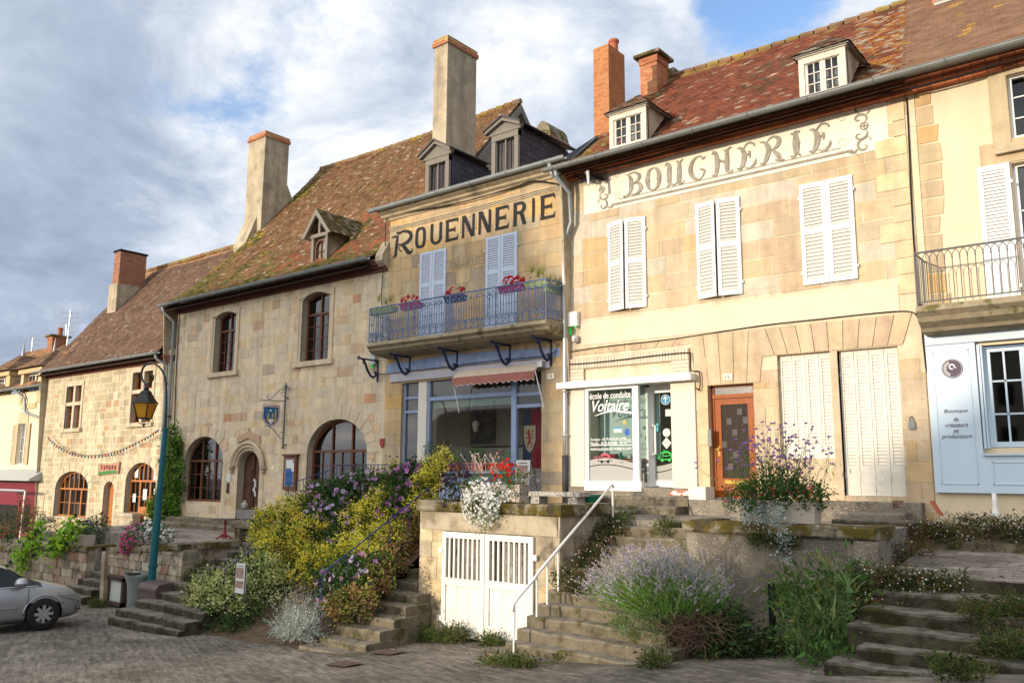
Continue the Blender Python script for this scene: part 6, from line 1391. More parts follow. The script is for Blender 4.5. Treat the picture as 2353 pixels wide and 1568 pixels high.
# header: brick-on-edge surround and long white blind box
hb=MB(); hz1=oy(1450,812).z; hz0=oy(1450,873).z; hx0,hx1=oy(1313,850).x,oy(1585,830).x; rx0,rx1=oy(1344,860).x,oy(1545,850).x; zr=oy(1450,838).z
c_m=(0.42,0.33,0.24)
hb.box(hx0,hx1,15.95,16.0,zr+0.002,hz1,c_m); hb.box(hx0,rx0,15.95,16.0,hz0-.05,zr,c_m); hb.box(rx1,hx1,15.95,16.0,hz0-.05,zr,c_m); x=hx0+0.01
while x<hx1-0.05: hb.box(x,min(x+0.062,hx1),15.938,15.949,zr+0.015,hz1-0.01,jitc((0.64,0.55,0.42),0.1)); x+=0.075
for (a,b) in ((hx0,rx0),(rx1,hx1)):
    z=hz0-0.03
    while z<zr-0.03: hb.box(a+.005,b-.005,15.938,15.949,z,min(z+0.062,zr-.005),jitc((0.64,0.55,0.42),0.08)); z+=0.075
hb.build('brick_header',mat('pale header brick',attr=True,var=0.1,vscale=10,bump=0.3),H3)
m=MB(); m.box(rx0,rx1,16.05,16.2,hz0-.1,zr); m.build('recessed_fascia',m_trav,H3)
m=MB(); m.box(x0-0.12,oy(1586,860,15.75).x,15.74,15.99,oy(1293,892,15.74).z+0.0,oy(1293,878,15.74).z); m.build('blind_box',m_pvc,H3,label='long white blind box over the driving school')
# room, panels and stickers
m=MB(); rb=17.6; m.add([(gx0_-.1,rb,z0),(dxb+.6,rb,z0),(dxb+.6,rb,2.2),(gx0_-.1,rb,2.2)],[(0,1,2,3)]); m.add([(gx0_-.1,16.05,z0),(gx0_-.1,rb,z0),(gx0_-.1,rb,2.2),(gx0_-.1,16.05,2.2)],[(0,1,2,3)]); m.add([(gx0_-.1,16.05,2.2),(gx0_-.1,rb,2.2),(dxb+.6,rb,2.2),(dxb+.6,16.05,2.2)],[(0,1,2,3)]); m.add([(gx0_-.1,16.05,z0),(gx0_-.1,rb,z0),(dxb+.6,rb,z0),(dxb+.6,16.05,z0)],[(0,1,2,3)]); m.build('room',m_room,H3)
m=MB(); p0=oy(1378,890,16.5); m.box(p0.x,gx1_+.35,16.5,16.52,gz0+.5,gz1+.3); m.build('green_partition',mat('pale green panel',(0.40,0.50,0.47),var=0.05),H3)
m=MB(); m.box(gx0_-.02,gx1_+.1,16.1,16.45,gz0+0.44,gz0+0.47); m.build('window_shelf',m_oak2,H3)
YV=Yw-0.006
def T(s,x0,yb,x1,yt,mt,Y=YV,sl=0,bold=0,par=None,name='vinyl_text',shear=0,lab=None):
    a=oy(x0,yb,Y); b=oy(x1,yt,Y); zt=oy(x0,yb-(yb-yt),Y)
    return textobj(par or fo,s,name,a.x,a.z,b.x-a.x,oy(x0,yt,Y).z-a.z,Y,mt,bold=bold,shear=shear,lab=lab)
T('école de conduite',1354.5,917,1448,903,m_vinyl,bold=0.008,lab='école de conduite')
T('Voltaire',1361,946,1444,920,m_vinyl,bold=0.008,shear=0.35)
T('Souvigny - 04.70.43.63.34',1356.5,1013.5,1421,1006,m_vinyl,bold=0.004)
T('Moulins - 04.70.46.44.80',1356.5,1021.5,1417,1014.5,m_vinyl,bold=0.004)
T('www.auto-ecole-voltaire.com',1356.5,1034.5,1450,1026,m_vinyl)
m=MB(); a=oy(1366,955,YV); b=oy(1453,950,YV); stroke(m,[(0,0,.03),(.25,.5,.10),(.5,.75,.14),(.7,.55,.16),(1,.25,.14)],a.x,a.z,b.x-a.x,0.13,YV-.001); a=oy(1356,1023.5,YV); m.add([(a.x,YV,a.z),(b.x-.02,YV,a.z),(b.x-.02,YV,a.z+.014),(a.x,YV,a.z+.014)],[(0,1,2,3)])
def minicar(mb,X,Z,s_,Y,flip=1):
    for st in ([(.0,.35,.03),(.1,.65,.03),(.35,.9,.03),(.7,.95,.03),(.95,.7,.03),(1.0,.4,.03),(.8,.2,.03),(.3,.12,.03),(.05,.2,.03),(0,.35,.03)],[(.3,.5,.025),(.4,.8,.025),(.8,.82,.025),(.85,.55,.025),(.3,.5,.025)],[(.45,.95,.03),(.42,1.15,.02)]): stroke(mb,st,X,Z,s_*1.5*flip,s_,Y,1.2)
    for u in (.28,.82): disc(mb,X+u*s_*1.5*flip,Z+.1*s_,s_*.16,Y)
    for v in (.3,.5,.7): stroke(mb,[(-.45,v-.1,.02),(-.08,v,.02)],X,Z,s_*1.5*flip,s_,Y,1.2)
a=oy(1428,1018,YV); minicar(m,a.x+.15,a.z,0.13,YV,-1); m.build('vinyl_drawing',m_vinyl,fo)
m=MB(); a=oy(1375,1062,YV); minicar(m,a.x,a.z,0.20,YV); m.build('pink_car_drawing',m_pink,fo)
m=MB(); a=oy(1352.5,1104.5,YV); b=oy(1454,1078,YV); n=16; W_=gx1_-gx0_
top=[(gx0_+W_*k/n, gz0+0.40+0.10*math.sin(0.6+2.6*k/n)) for k in range(n+1)]; bot=[(x_,z_-0.13) for x_,z_ in top]; bot2=[(x_,z_-0.15) for x_,z_ in top]
m.add([(p[0],YV,p[1]) for p in top]+[(p[0],YV,p[1]) for p in bot],[(k,k+1,n+2+k,n+1+k) for k in range(n)]); m.add([(p[0],YV,p[1]) for p in bot2]+[(p[0],YV,gz0) for p in bot],[(k,k+1,n+2+k,n+1+k) for k in range(n)]); m.build('road_drawing',m_road,fo)
m=MB()
for k in (3,7,11): m.add([(top[k][0],YV-.003,top[k][1]-.06),(top[k+1][0]+.03,YV-.003,top[k+1][1]-.06),(top[k+1][0]+.03,YV-.003,top[k+1][1]-.05),(top[k][0],YV-.003,top[k][1]-.05)],[(0,1,2,3)])
m.build('road_dashes',m_black,fo)
for (x,y,r,mt_,ry_,nm) in ((1440.5,992,0.068,m_bluecar,0.085,'round_sticker'),(1434,969,0.04,m_gold,0.045,'round_sticker')):
    m=MB(); p=oy(x,y,YV); disc(m,p.x,p.z,r,YV,ry=ry_); m.build(nm,mt_,fo)
m=MB(); p=oy(1410,993,YV); q=oy(1428,983,YV); m.box(p.x,q.x,YV-.001,YV+.001,p.z,q.z); m.build('paper_sticker',m_paper,fo)
m=MB(); p=oy(1410,984.5,YV); q=oy(1428,981,YV); m.box(p.x,q.x,YV-.002,YV+.0,p.z,q.z); m.build('paper_sticker',m_cyan,fo)
YV2=yd-0.008
m=MB(); p=oy(1528.5,917.5,YV2); disc(m,p.x,p.z,0.112,YV2,28); m.build('arrow_sign_edge',m_vinyl,fo); m=MB(); disc(m,p.x,p.z,0.103,YV2-.002,28); m.build('arrow_sign',m_cyan,fo)
m=MB(); m.add([(p.x-.010,YV2-.004,p.z-.075),(p.x+.010,YV2-.004,p.z-.075),(p.x+.010,YV2-.004,p.z+.04),(p.x-.010,YV2-.004,p.z+.04)],[(0,1,2,3)]); m.add([(p.x,YV2-.004,p.z+.08),(p.x-.055,YV2-.004,p.z+.02),(p.x-.04,YV2-.004,p.z+.008),(p.x,YV2-.004,p.z+.05),(p.x+.04,YV2-.004,p.z+.008),(p.x+.055,YV2-.004,p.z+.02)],[(0,1,2,3),(0,3,4,5)]); m.build('arrow',m_vinyl,fo)
m=MB(); p=oy(1531,993,YV2); disc(m,p.x,p.z,0.092,YV2); p2=oy(1531,1017,YV2); m.add([(p2.x-.115,YV2,p2.z),(p2.x,YV2,p2.z-.13),(p2.x+.115,YV2,p2.z),(p2.x,YV2,p2.z+.13)],[(0,1,2,3)]); p3=oy(1534,948,YV2); m.box(p3.x-.06,p3.x+.2,YV2-.001,YV2+.001,p3.z-.07,p3.z+.08); m.build('club_sticker',mat('pale green sticker',(0.60,0.68,0.62)),fo)
textobj(fo,'Club','sticker_text',p2.x-.05,p2.z-.015,.10,.04,YV2-.003,m_greyp)
m=MB(); p=oy(1508,980,YV2); m.box(p.x-.035,p.x+.045,YV2-.001,YV2+.001,p.z-.1,p.z+.08); m.build('teal_sticker',mat('teal sticker',(0.15,0.45,0.48),var=0.3,vscale=20),fo)
m=MB(); p=oy(1515,1058,YV2); minicar(m,p.x-.02,p.z,0.21,YV2-.002); m.build('green_car_drawing',m_neon,fo)
m=MB(); p=oy(1496,1104,YV2); zr0=zplinth+0.2; a_=dxa+.09; b_=dxb+.25; n=10; tp_=[(a_+(b_-a_)*k/n, zr0+0.30+0.30*(k/n)**1.6) for k in range(n+1)]
m.add([(x_,YV2,z_) for x_,z_ in tp_]+[(x_,YV2,z_-.12) for x_,z_ in tp_],[(k,k+1,n+2+k,n+1+k) for k in range(n)]); m.add([(x_,YV2,z_-.14) for x_,z_ in tp_]+[(x_,YV2,zr0) for x_,z_ in tp_],[(k,k+1,n+2+k,n+1+k) for k in range(n)]); m.build('door_road_drawing',m_road,fo)
tw=thing('toy_display','red box and small toy figure on the shelf inside the driving school window','toy',(-10.2,16.2,0.2)); p=oy(1398,1058,16.2)
m=MB(); m.box(p.x-.15,p.x+.2,16.15,16.3,gz0+.475,gz0+.60); m.build('red_box',m_red,tw); m=MB(); m.lathe([(.0,0),(.04,0),(.045,.06),(.03,.1),(.035,.14),(.0,.17)],(p.x+.32,16.2,gz0+.475),8); m.build('figure',m_green,tw)
# roof
PR3=[(15.45,7.15),(16.6,7.80),(20.95,11.55)]
def rgt3(y): return -3.55-0.17*(y-15.5)
def pal3(x,s,Ln,z):
    u=s/Ln; n=nz3(x,s,5,0.7)+0.4*nz3(x,s,8,2.5); n4=nz3(x,s*2.2,15,1.6)
    b=R.choice([(0.185,0.062,0.034),(0.205,0.068,0.036),(0.17,0.058,0.034),(0.155,0.06,0.038)])
    if R.random()<0.02+0.55*max(0,n4-.12): b=R.choice([(0.30,0.25,0.18),(0.26,0.18,0.12)])
    if n<-0.3 and R.random()<0.6: b=(0.11,0.06,0.035)
    if u>0.93 and n>0.15: b=(0.24,0.15,0.05)
    if x>-4.5-0.17*s and R.random()<0.6 and n>-0.25: b=R.choice([(0.30,0.14,0.035),(0.30,0.25,0.18),(0.24,0.095,0.04)])
    if x<-10.7 and R.random()<0.5: b=(0.20,0.17,0.05)
    return jitc(b,0.14)
tiled(H3,PR3,-11.35,-3.5,pal3,sag=0.08,rnd=0.012,rgt=rgt3)
m=MB()
for k in range(20): x=-11.3+k*0.38; m.tube([(x,20.95,11.56-0.08*math.sin(math.pi*k/20)),(x+.34,20.95,11.55-0.08*math.sin(math.pi*k/20))],[0.11,0.095],8,jitc(R.choice([(0.22,0.14,0.08),(0.25,0.18,0.06)]),0.15))
m.build('ridge_tiles',m_tile,H3)
m=MB(); m.pr([(15.6,7.1),(16.6,7.74),(20.95,11.48),(26,7),(26,0),(16.05,0)],-11.17,-11.12,'x'); m.build('gable',m_ren,H3)
m=MB(); m.add([(-11.35,15.9,7.3),(-11.35,17.6,8.45),(-11.38,17.6,8.75),(-11.38,15.9,7.55)],[(0,1,2,3)]); m.add([(-11.9,16.1,7.52),(-11.3,16.1,7.5),(-11.3,17.6,8.75),(-11.9,17.6,8.0)],[(0,1,2,3)]); m.build('lead_valley',mat('lead flashing',(0.10,0.11,0.13),rough=0.5,var=0.1),H3)
m=MB()
bp_=[(4,(0.42,0.14,0.06)),(2,(0.36,0.11,0.05)),(1,(0.30,0.10,0.05))]
for k,zz in enumerate((7.10,7.03,6.96)):
    x=X30
    while x<X31+4.5: m.box(x,x+0.215,15.68+0.08*k,16.0,zz,zz+0.062,pick(bp_)); x+=0.225
m.build('brick_cornice',m_brick,H3)
m=MB(); m.box(X30-.05,4.0,15.47,16.0,7.165,7.20); m.build('soffit',m_greywood,H3)
gutter(H3,-11.45,4.0,15.36,7.16,0.085,mt=mat('aged zinc gutter',(0.20,0.21,0.20),var=0.15,vscale=5,rough=0.55,metal=0.3))
pipe(H3,[(-11.12,15.38,7.08),(-11.12,15.42,6.95),(-10.98,15.75,6.6),(-10.98,15.82,5.9),(-11.15,15.84,5.55),(-11.2,15.87,5.35)],0.055,m_zinc)
def hip_dormer(l0,l1,eL,eR,apex,back,bot,parent,nm):
    Y=onprof(*bot,PR3).y; x0,x1,z0,z1=px(*l0,*l1,Y); apz=oy(*apex,Y+0.5).z; yb=Y+(z1-z0)/0.86
    f=MB(); w=0.11
    f.box(x0,x0+w,Y-.02,Y+.1,z0-.1,z1); f.box(x1-w,x1,Y-.02,Y+.1,z0-.1,z1); f.box(x0+w,x1-w,Y-.02,Y+.1,z1-.13,z1); f.box(x0-.04,x1+.04,Y-.06,Y+.1,z1,z1+.07); f.box(x0+w,x1-w,Y-.03,Y+.1,z0-.1,z0+.02)
    o=f.build('dormer',mat('flaking white timber',(0.62,0.57,0.47),var=0.15,vscale=5,rough=0.8,stain=(0.35,0.28,0.2),stain_scale=4,stain_lo=0.58,stain_hi=0.8),parent,label=nm)
    for xx in (x0,x1): c=MB(); c.add([(xx,Y+.05,z0-.05),(xx,yb,z1+.07),(xx,Y+.05,z1+.07)],[(0,1,2)]); c.build('cheek',m_gardr,o)
    joinery(o,'window',rect(x0+w,x1-w,z0+.02,z1-.13),Y+.06,m_whiteold,m_glass,2,3,0.02,dark=False,bar=0.018,mull=0.03)
    b=MB(); b.box(x0+w,x1-w,Y+.3,Y+.32,z0-.1,z1); b.build('attic_backing',mat('pane reflection grey',(0.20,0.21,0.21),var=0.5,vscale=3),o)  # backing greyed to paint the pale reflection of the panes
    r=MB(); e=0.11; za,ze=z1+.05,z1+(x1-x0)*0.5+0.12; xc=(x0+x1)/2; yr=Y+0.55
    def tilep(A,Bp,C,D,n):
        A,Bp,C,D=map(Vector,(A,Bp,C,D))
        for k in range(n):
            t0,t1=k/n,min(1,(k+1.3)/n); a_=A+(D-A)*t0; b_=Bp+(C-Bp)*t0; c_=Bp+(C-Bp)*t1; d_=A+(D-A)*t1; nn=(b_-a_).cross(d_-a_).normalized(); nn=nn if nn.z>0 else -nn; m_=max(2,int((b_-a_).length/.17))
            for j in range(m_):
                p=a_+(b_-a_)*j/m_+nn*R.uniform(.01,.025); q=a_+(b_-a_)*(j+.96)/m_+nn*R.uniform(.01,.025); r.add([p,q,d_+(c_-d_)*(j+1)/m_,d_+(c_-d_)*j/m_],[(0,1,2,3)],jitc(R.choice([(0.22,0.14,0.09),(0.27,0.13,0.08),(0.36,0.31,0.22),(0.17,0.12,0.07)]),0.2))
    E1,E2=(x0-e,Y-e,za),(x1+e,Y-e,za); P_=(xc,yr,ze); yb2=yb+0.35
    tilep(E1,E2,P_,P_,7); tilep(E2,(x1+e,yb2,za),(xc,yb2+ (ze-za)/.86,ze),P_,7); tilep((x0-e,yb2,za),E1,P_,(xc,yb2+(ze-za)/.86,ze),7)
    r.build('dormer_roof',m_tile,o)
    s=MB(); s.box(x0-e+.02,x1+e-.02,Y-e+.02,yb+.1,za-.03,za-.01); s.build('soffit',m_greywood,o)
hip_dormer((1401,342),(1484,243),None,None,(1462,200),None,(1420,340),H3,'hipped dormer nearer the brick chimneys')
hip_dormer((1838,226),(1941,106),None,None,(1895,50),None,(1850,228),H3,'hipped dormer nearer the right-hand end of the roof')
chimney(H3,(1363,122),(1397.5,100.5),(1434,137),17.75,7.9,brick=[(4,(0.50,0.20,0.07)),(2,(0.44,0.155,0.055))],cap=None,capz=0,pot=0.25,label='tall orange brick chimney with a clay pot')
P=onprof(1504,214,PR3)
chimney(H3,(1470,128),(1508,117),(1532,141),P.y-0.02,P.z-0.4,brick=[(4,(0.46,0.16,0.07)),(3,(0.52,0.24,0.11))],cap='slab',capz=0.3,over=0.09,label='shorter brick chimney with a stone slab cap')
m=MB(); p=oy(1545,178,21.0); m.box(p.x-.25,p.x+.1,20.9,21.3,p.z-.2,p.z+.25); m.box(p.x-.15,p.x+.3,20.9,21.2,p.z-.3,p.z+.08); m.build('ruined_chimney_stub',m_cop,H3)
# ---------- boutique house (H4)
X40,X41=X31+0.01,4.0
H4=thing('boutique_house','cream rendered house at the right edge with arcaded iron balcony and pale blue boutique front','house',(-2,16,-0.8))
uw=px(2316,320,2352,165); UW=rect(uw[0]+0.05,uw[0]+1.1,uw[2],uw[3])
fwx=oy(2333,500).x; FW=rect(fwx,fwx+1.15,2.86,oy(2340,372).z)
zsf1=oy(2240,741).z; SW=rect(oy(2248,900).x+0.02,oy(2248,900).x+2.0,oy(2300,1028).z,oy(2300,790).z)
mb=MB(); ps=[rect(X40,X41,-0.9,7.3)]
for h in (UW,FW,SW): ps=[q for p in ps for q in minus(p,h)]
for p in ps: emit(mb,p,16.0,None)
for h in (UW,FW,SW):
    for i in range(4):
        a,b=h[i],h[(i+1)%4]; mb.add([(a[0],16,a[1]),(b[0],16,b[1]),(b[0],16.25,b[1]),(a[0],16.25,a[1])],[(0,1,2,3)])
mb.build('wall',m_plaster_y,H4)
V=MB(); z=2.9
while z<7.0:
    h=R.uniform(0.28,0.38); w=R.choice([0.28,0.36]); emit(V,[(X40+.13,z+.012),(X40+.13+w+R.uniform(-.04,.04),z+.012),(X40+.13+w,z+h-.03),(X40+.13,z+h-.012)],15.985,pick([(3,(0.56,0.43,0.26)),(2,(0.50,0.39,0.25)),(1,(0.56,0.37,0.17))]),0.014); z+=h
emit(V,rect(X40+0.02,X40+0.12,2.6,7.0),15.98,(0.66,0.56,0.38),0.02)
x0,x1,z0,z1=UW[0][0],UW[1][0],UW[0][1],UW[2][1]
V.box(x0-.28,x0-.002,15.96,16.0,z0-.1,z1+.2,(0.50,0.40,0.25)); V.box(x1+.002,x1+.28,15.96,16.0,z0-.1,z1+.2,(0.50,0.40,0.25)); V.box(x0-.002,x1+.002,15.96,16,z1+.002,z1+.28,(0.52,0.42,0.27)); V.box(x0-.25,x1+.25,15.88,16.0,z0-.26,z0-.104,(0.50,0.41,0.27)); V.box(x0-.35,x1+.35,15.93,16.0,z1+.285,z1+.36,(0.50,0.42,0.28))
V.box(fwx-.45,fwx+1.6,15.98,16.0,FW[2][1]+.02,FW[2][1]+.42,(0.56,0.42,0.26))
V.build('dressed_stones',m_stone,H4)
joinery(H4,'window',UW,16.14,m_pvc,m_glass,2,3,0.06,bar=0.02); joinery(H4,'french_window',FW,16.18,m_pvc,m_glassd,2,3,0.07)
sx=oy(2254,500).x; shutter(H4,fwx-0.02,2.87,FW[2][1]+0.02,fwx-0.02-sx,15.985,-1,1,m_white,m_white,panels=((0.0,0.0001),(0.42,0.96)),slats=(0,22)); shutter(H4,fwx+1.17,2.87,FW[2][1]+0.02,0.58,15.985,1,1,m_white,m_white,panels=((0.0,0.0001),(0.42,0.96)),slats=(0,22))
# balcony
b4=MB(); bx=-3.47; by=15.2
b4.pr([(by,2.86),(by-.02,2.76),(by+.08,2.68),(by+.12,2.60),(by+.30,2.52),(by+.34,2.46),(15.99,2.42),(15.99,2.86)],bx,4.0,'x')
bo=b4.build('balcony',sl_o.data.materials[0],H4,label='mossy balcony slab with plain arcaded iron railing')
r4=MB(); zt,zb_=3.79,2.93
r4.tube([(bx+.03,by+.04,zt),(4.0,by+.04,zt)],0.016,5); r4.tube([(bx+.03,by+.04,zb_),(4.0,by+.04,zb_)],0.013,5); r4.tube([(bx+.03,by+.04,zt),(bx+.03,15.98,zt)],0.016,5); r4.tube([(bx+.03,by+.04,zb_),(bx+.03,15.98,zb_)],0.013,5)
r4.tube([(bx+.03,by+.04,zt),(bx+.03,by+.04,2.82)],0.018,5)
x=bx+.03
while x<3.9:
    r4.tube([(x,by+.04,zb_),(x,by+.04,zt-.16)],0.0085,5); r4.tube([(x,by+.04,zt-.17),(x,by+.04,zt-.14)],0.014,5)
    r4.tube([(x+.115+.115*math.cos(t*math.pi/10)*1.0,by+.04,zt-.15+.14*math.sin(t*math.pi/10)) for t in range(11)],0.007,4,cap=False); x+=.115
    r4.tube([(x+.115+.115*math.cos(t*math.pi/10)*1.0,by+.04,zt-.15+.14*math.sin(t*math.pi/10)) for t in range(11)],0.007,4,cap=False) if False else None
y=by+.15
while y<15.95: r4.tube([(bx+.03,y,zb_),(bx+.03,y,zt)],0.0085,5); y+=.115
r4.build('railing',mat('grey iron paint',(0.13,0.13,0.13),rough=0.6),bo)
# boutique front
YF=15.90; s=MB()
xs0=oy(2123,760,YF).x; xw0=oy(2247,900,YF).x; zb4=oy(2200,1131,YF).z; zt4=oy(2200,742,YF).z; zfa=oy(2200,788,YF).z; zsil=oy(2300,1043,YF).z
s.box(xs0,X41,YF-.02,15.99,zfa,zt4)
s.box(xs0,xw0,YF,15.99,zb4,zfa-.008); s.box(xw0,X41,YF,15.99,zb4,zsil-.02); s.box(xw0,X41,YF-.05,15.99,zsil-.018,zsil+.01)
for (a,b,c_,d) in ((xs0+.10,xw0-.10,zb4+.14,zfa-.12),(xw0+.12,xw0+1.4,zb4+.14,zsil-.12)):
    for (p,q,u,v) in ((a,b,c_,c_+.015),(a,b,d-.015,d),(a,a+.015,c_,d),(b-.015,b,c_,d)): s.box(p,q,YF-.012,YF,u,v)
so4=s.build('shopfront',m_shop,H4,label='pale blue panelled boutique front')
joinery(so4,'window',rect(xw0+.10,xw0+1.25,zsil+.12,zfa-.12),16.10,m_shop,m_glassd,2,3,0.09,transom=None,bar=0.03,mull=0.09)
m=MB(); m.box(xw0+.02,xw0+.06,15.92,16.05,zsil+.1,zfa-.05); m.box(xw0+.075,xw0+.10,15.9,16.05,zsil+.1,zfa-.05); m.build('folded_shutter',m_shop,so4)
p=oy(2187,846,YF-.005); m=MB(); disc(m,p.x,p.z,0.165,YF-.014,28); m.build('round_logo',m_mauve,so4)
m=MB()
for k in range(11):
    t=math.radians(115+13*k); stroke(m,[(math.cos(t)*.6,math.sin(t)*.6,.01),(math.cos(t+.08)*.92,math.sin(t+.08)*.92,.02)],p.x-.0,p.z,.145,.145,YF-.018,2.2)
n=26
for k in range(n): t0=2*math.pi*k/n; t1=2*math.pi*(k+1)/n; m.add([(p.x+.153*math.cos(t0),YF-.018,p.z+.153*math.sin(t0)),(p.x+.153*math.cos(t1),YF-.018,p.z+.153*math.sin(t1)),(p.x+.149*math.cos(t1),YF-.018,p.z+.149*math.sin(t1)),(p.x+.149*math.cos(t0),YF-.018,p.z+.149*math.sin(t0))],[(0,1,2,3)])
for k in range(10): t0=math.pi*.1+1.5*math.pi*k/10; t1=math.pi*.1+1.5*math.pi*(k+1)/10; m.add([(p.x+.0+.05*math.cos(t0),YF-.018,p.z+.03+.05*math.sin(t0)),(p.x+.05*math.cos(t1),YF-.018,p.z+.03+.05*math.sin(t1)),(p.x+.03*math.cos(t1),YF-.018,p.z+.03+.03*math.sin(t1)),(p.x+.03*math.cos(t0),YF-.018,p.z+.03+.03*math.sin(t0))],[(0,1,2,3)])
m.add([(p.x+.03,YF-.019,p.z+.05),(p.x+.07,YF-.019,p.z+.0),(p.x+.03,YF-.019,p.z+.01)],[(0,1,2)])
m.build('logo_lines',m_vinyl,so4)
for s_,xa,xb,yb_,yt in (('Boutique',2168.5,2223,950,940),('de',2190,2202.5,967,957),('créateurs',2171,2224,981,971),('et',2191,2203,993.5,985),('producteurs',2163.5,2233,1009,997)):
    a=oy(xa,yb_,YF-.015); b=oy(xb,yb_,YF-.015); textobj(so4,s_,'shop_lettering',a.x,a.z,b.x-a.x,oy(xa,yt,YF-.015).z-a.z,YF-.015,m_mauve,shear=0.25,lab=s_)
def lft4(y): return rgt3(y)-0.02
def tiled4():
    mb=MB(); prof=[(15.45,7.19),(16.6,7.86),(20.95,11.63)]; Ln=proflen(prof); n=int(Ln/.10); e=Ln/n
    for k in range(n):
        (y0,z0),(ty,tz)=profpt(prof,k*e); (y1,z1),_=profpt(prof,min(Ln,(k+1)*e+.04)); xa=lft4(y0)+(k%2)*.08
        first=True
        while xa<4:
            xb=xa+.165
            c=jitc(R.choice([(0.21,0.12,0.075),(0.23,0.135,0.08),(0.20,0.115,0.075)]),0.08)
            if nz3(xa,k*e,3,2.0)>0.42 and R.random()<.5: c=jitc((0.36,0.22,0.05),.2)
            mb.add([(xa,y0-tz*.012,z0+ty*.012),(xb,y0-tz*.012,z0+ty*.012),(xb,y1,z1),(xa,y1,z1),(xa,y0,z0-.01),(xb,y0,z0-.01)],[(0,1,2,3),(4,5,1,0)],c); xa+=.17
    mb.build('roof',m_tile,H4)
tiled4()
P=onprof(2145,15,[(15.45,7.19),(16.6,7.86),(20.95,11.63)])
m=MB(); bricks(m,P.x-.05,P.x+1.2,P.y+.1,P.y+1.0,P.z-.5,P.z+2.0,PAL_BR); o=m.build('chimney',m_brick,H4); m=MB(); m.ob((P.x+.02,P.y-.06,P.z-.02),(.75,0,0),(0,.35,.30),(0,-.02,.05)); m.build('flashing',m_steel,o)
# ---------- far left houses
X50,X51=-52.0,-39.35
YL=16.2
H5=thing('cream_house','cream rendered house at the left edge with stone dormers and a dark red shopfront','house',(-42,YL,-2.6))
wz=px(36,1066,62,972,YL); Wn=rect(wz[0],wz[1],wz[2],wz[3])
mb=MB(); ps=[rect(X50,X51,-4.0,oy(60,900,YL).z)]; ztop5=oy(60,900,YL).z
ps=[q for p in ps for q in minus(p,Wn)]
for p in ps: emit(mb,p,YL,None)
mb.add([(X51,YL,-4),(X51,YL+5,-4),(X51,YL+5,ztop5),(X51,YL,ztop5)],[(3,2,1,0)])
for i in range(4):
    a,b=Wn[i],Wn[(i+1)%4]; mb.add([(a[0],YL,a[1]),(b[0],YL,b[1]),(b[0],YL+.25,b[1]),(a[0],YL+.25,a[1])],[(0,1,2,3)])
mb.build('wall',mat('pale cream render',(0.74,0.64,0.44),var=0.06,vscale=1.5,bump=0.2),H5)
joinery(H5,'window',Wn,YL+.16,m_pvc,m_glassd,2,3,0.05)
w=(Wn[1][0]-Wn[0][0])*0.62
m_crs=mat('buff shutter paint',(0.56,0.44,0.27),rough=0.7)
for hx,s_ in ((Wn[0][0]-.02,-1),(Wn[1][0]+.02,1)): shutter(H5,hx,Wn[0][1],Wn[2][1],w,YL-.01,s_,3,m_crs,m_crs,panels=((0.05,0.48),(0.52,0.95)),slats=(12,12))
m=MB(); x0,x1,z1=Wn[0][0],Wn[1][0],Wn[2][1]; m.box(x0-.15,x1+.15,YL-.03,YL,z1+.01,z1+.55); m.build('lintel',mat('buff lintel',(0.55,0.45,0.28)),H5)
PR5=[(YL-.35,oy(60,893,YL).z),(YL+1.0,oy(60,893,YL).z+1.05),(YL+3.6,oy(60,893,YL).z+3.0)]
tiled(H5,PR5,X50,X51+.1,pal0,name='roof')
gutter(H5,X50,X51+.05,YL-.40,PR5[0][1]+.02,.08)
pipe(H5,[(-39.55,YL-.38,PR5[0][1]-.05),(-39.55,YL-.3,PR5[0][1]-.3),(-39.62,YL-.08,PR5[0][1]-.7),(-39.62,YL-.08,-2.5)],.06,mat('green grey pipe',(0.16,0.24,0.22),rough=.5))
pipe(H5,[(oy(52,895,YL).x,YL-.4,PR5[0][1]),(oy(57,915,YL-.1).x,YL-.1,oy(57,915,YL-.1).z),(oy(59,930,YL-.1).x,YL-.1,oy(59,945,YL-.1).z),(oy(65,950,YL-.1).x,YL-.1,oy(65,950,YL-.1).z),(-39.65,YL-.1,oy(104,960,YL-.1).z)],.055)
m_buff=mat('buff dormer stone',(0.60,0.46,0.25),var=0.1,bump=0.3)
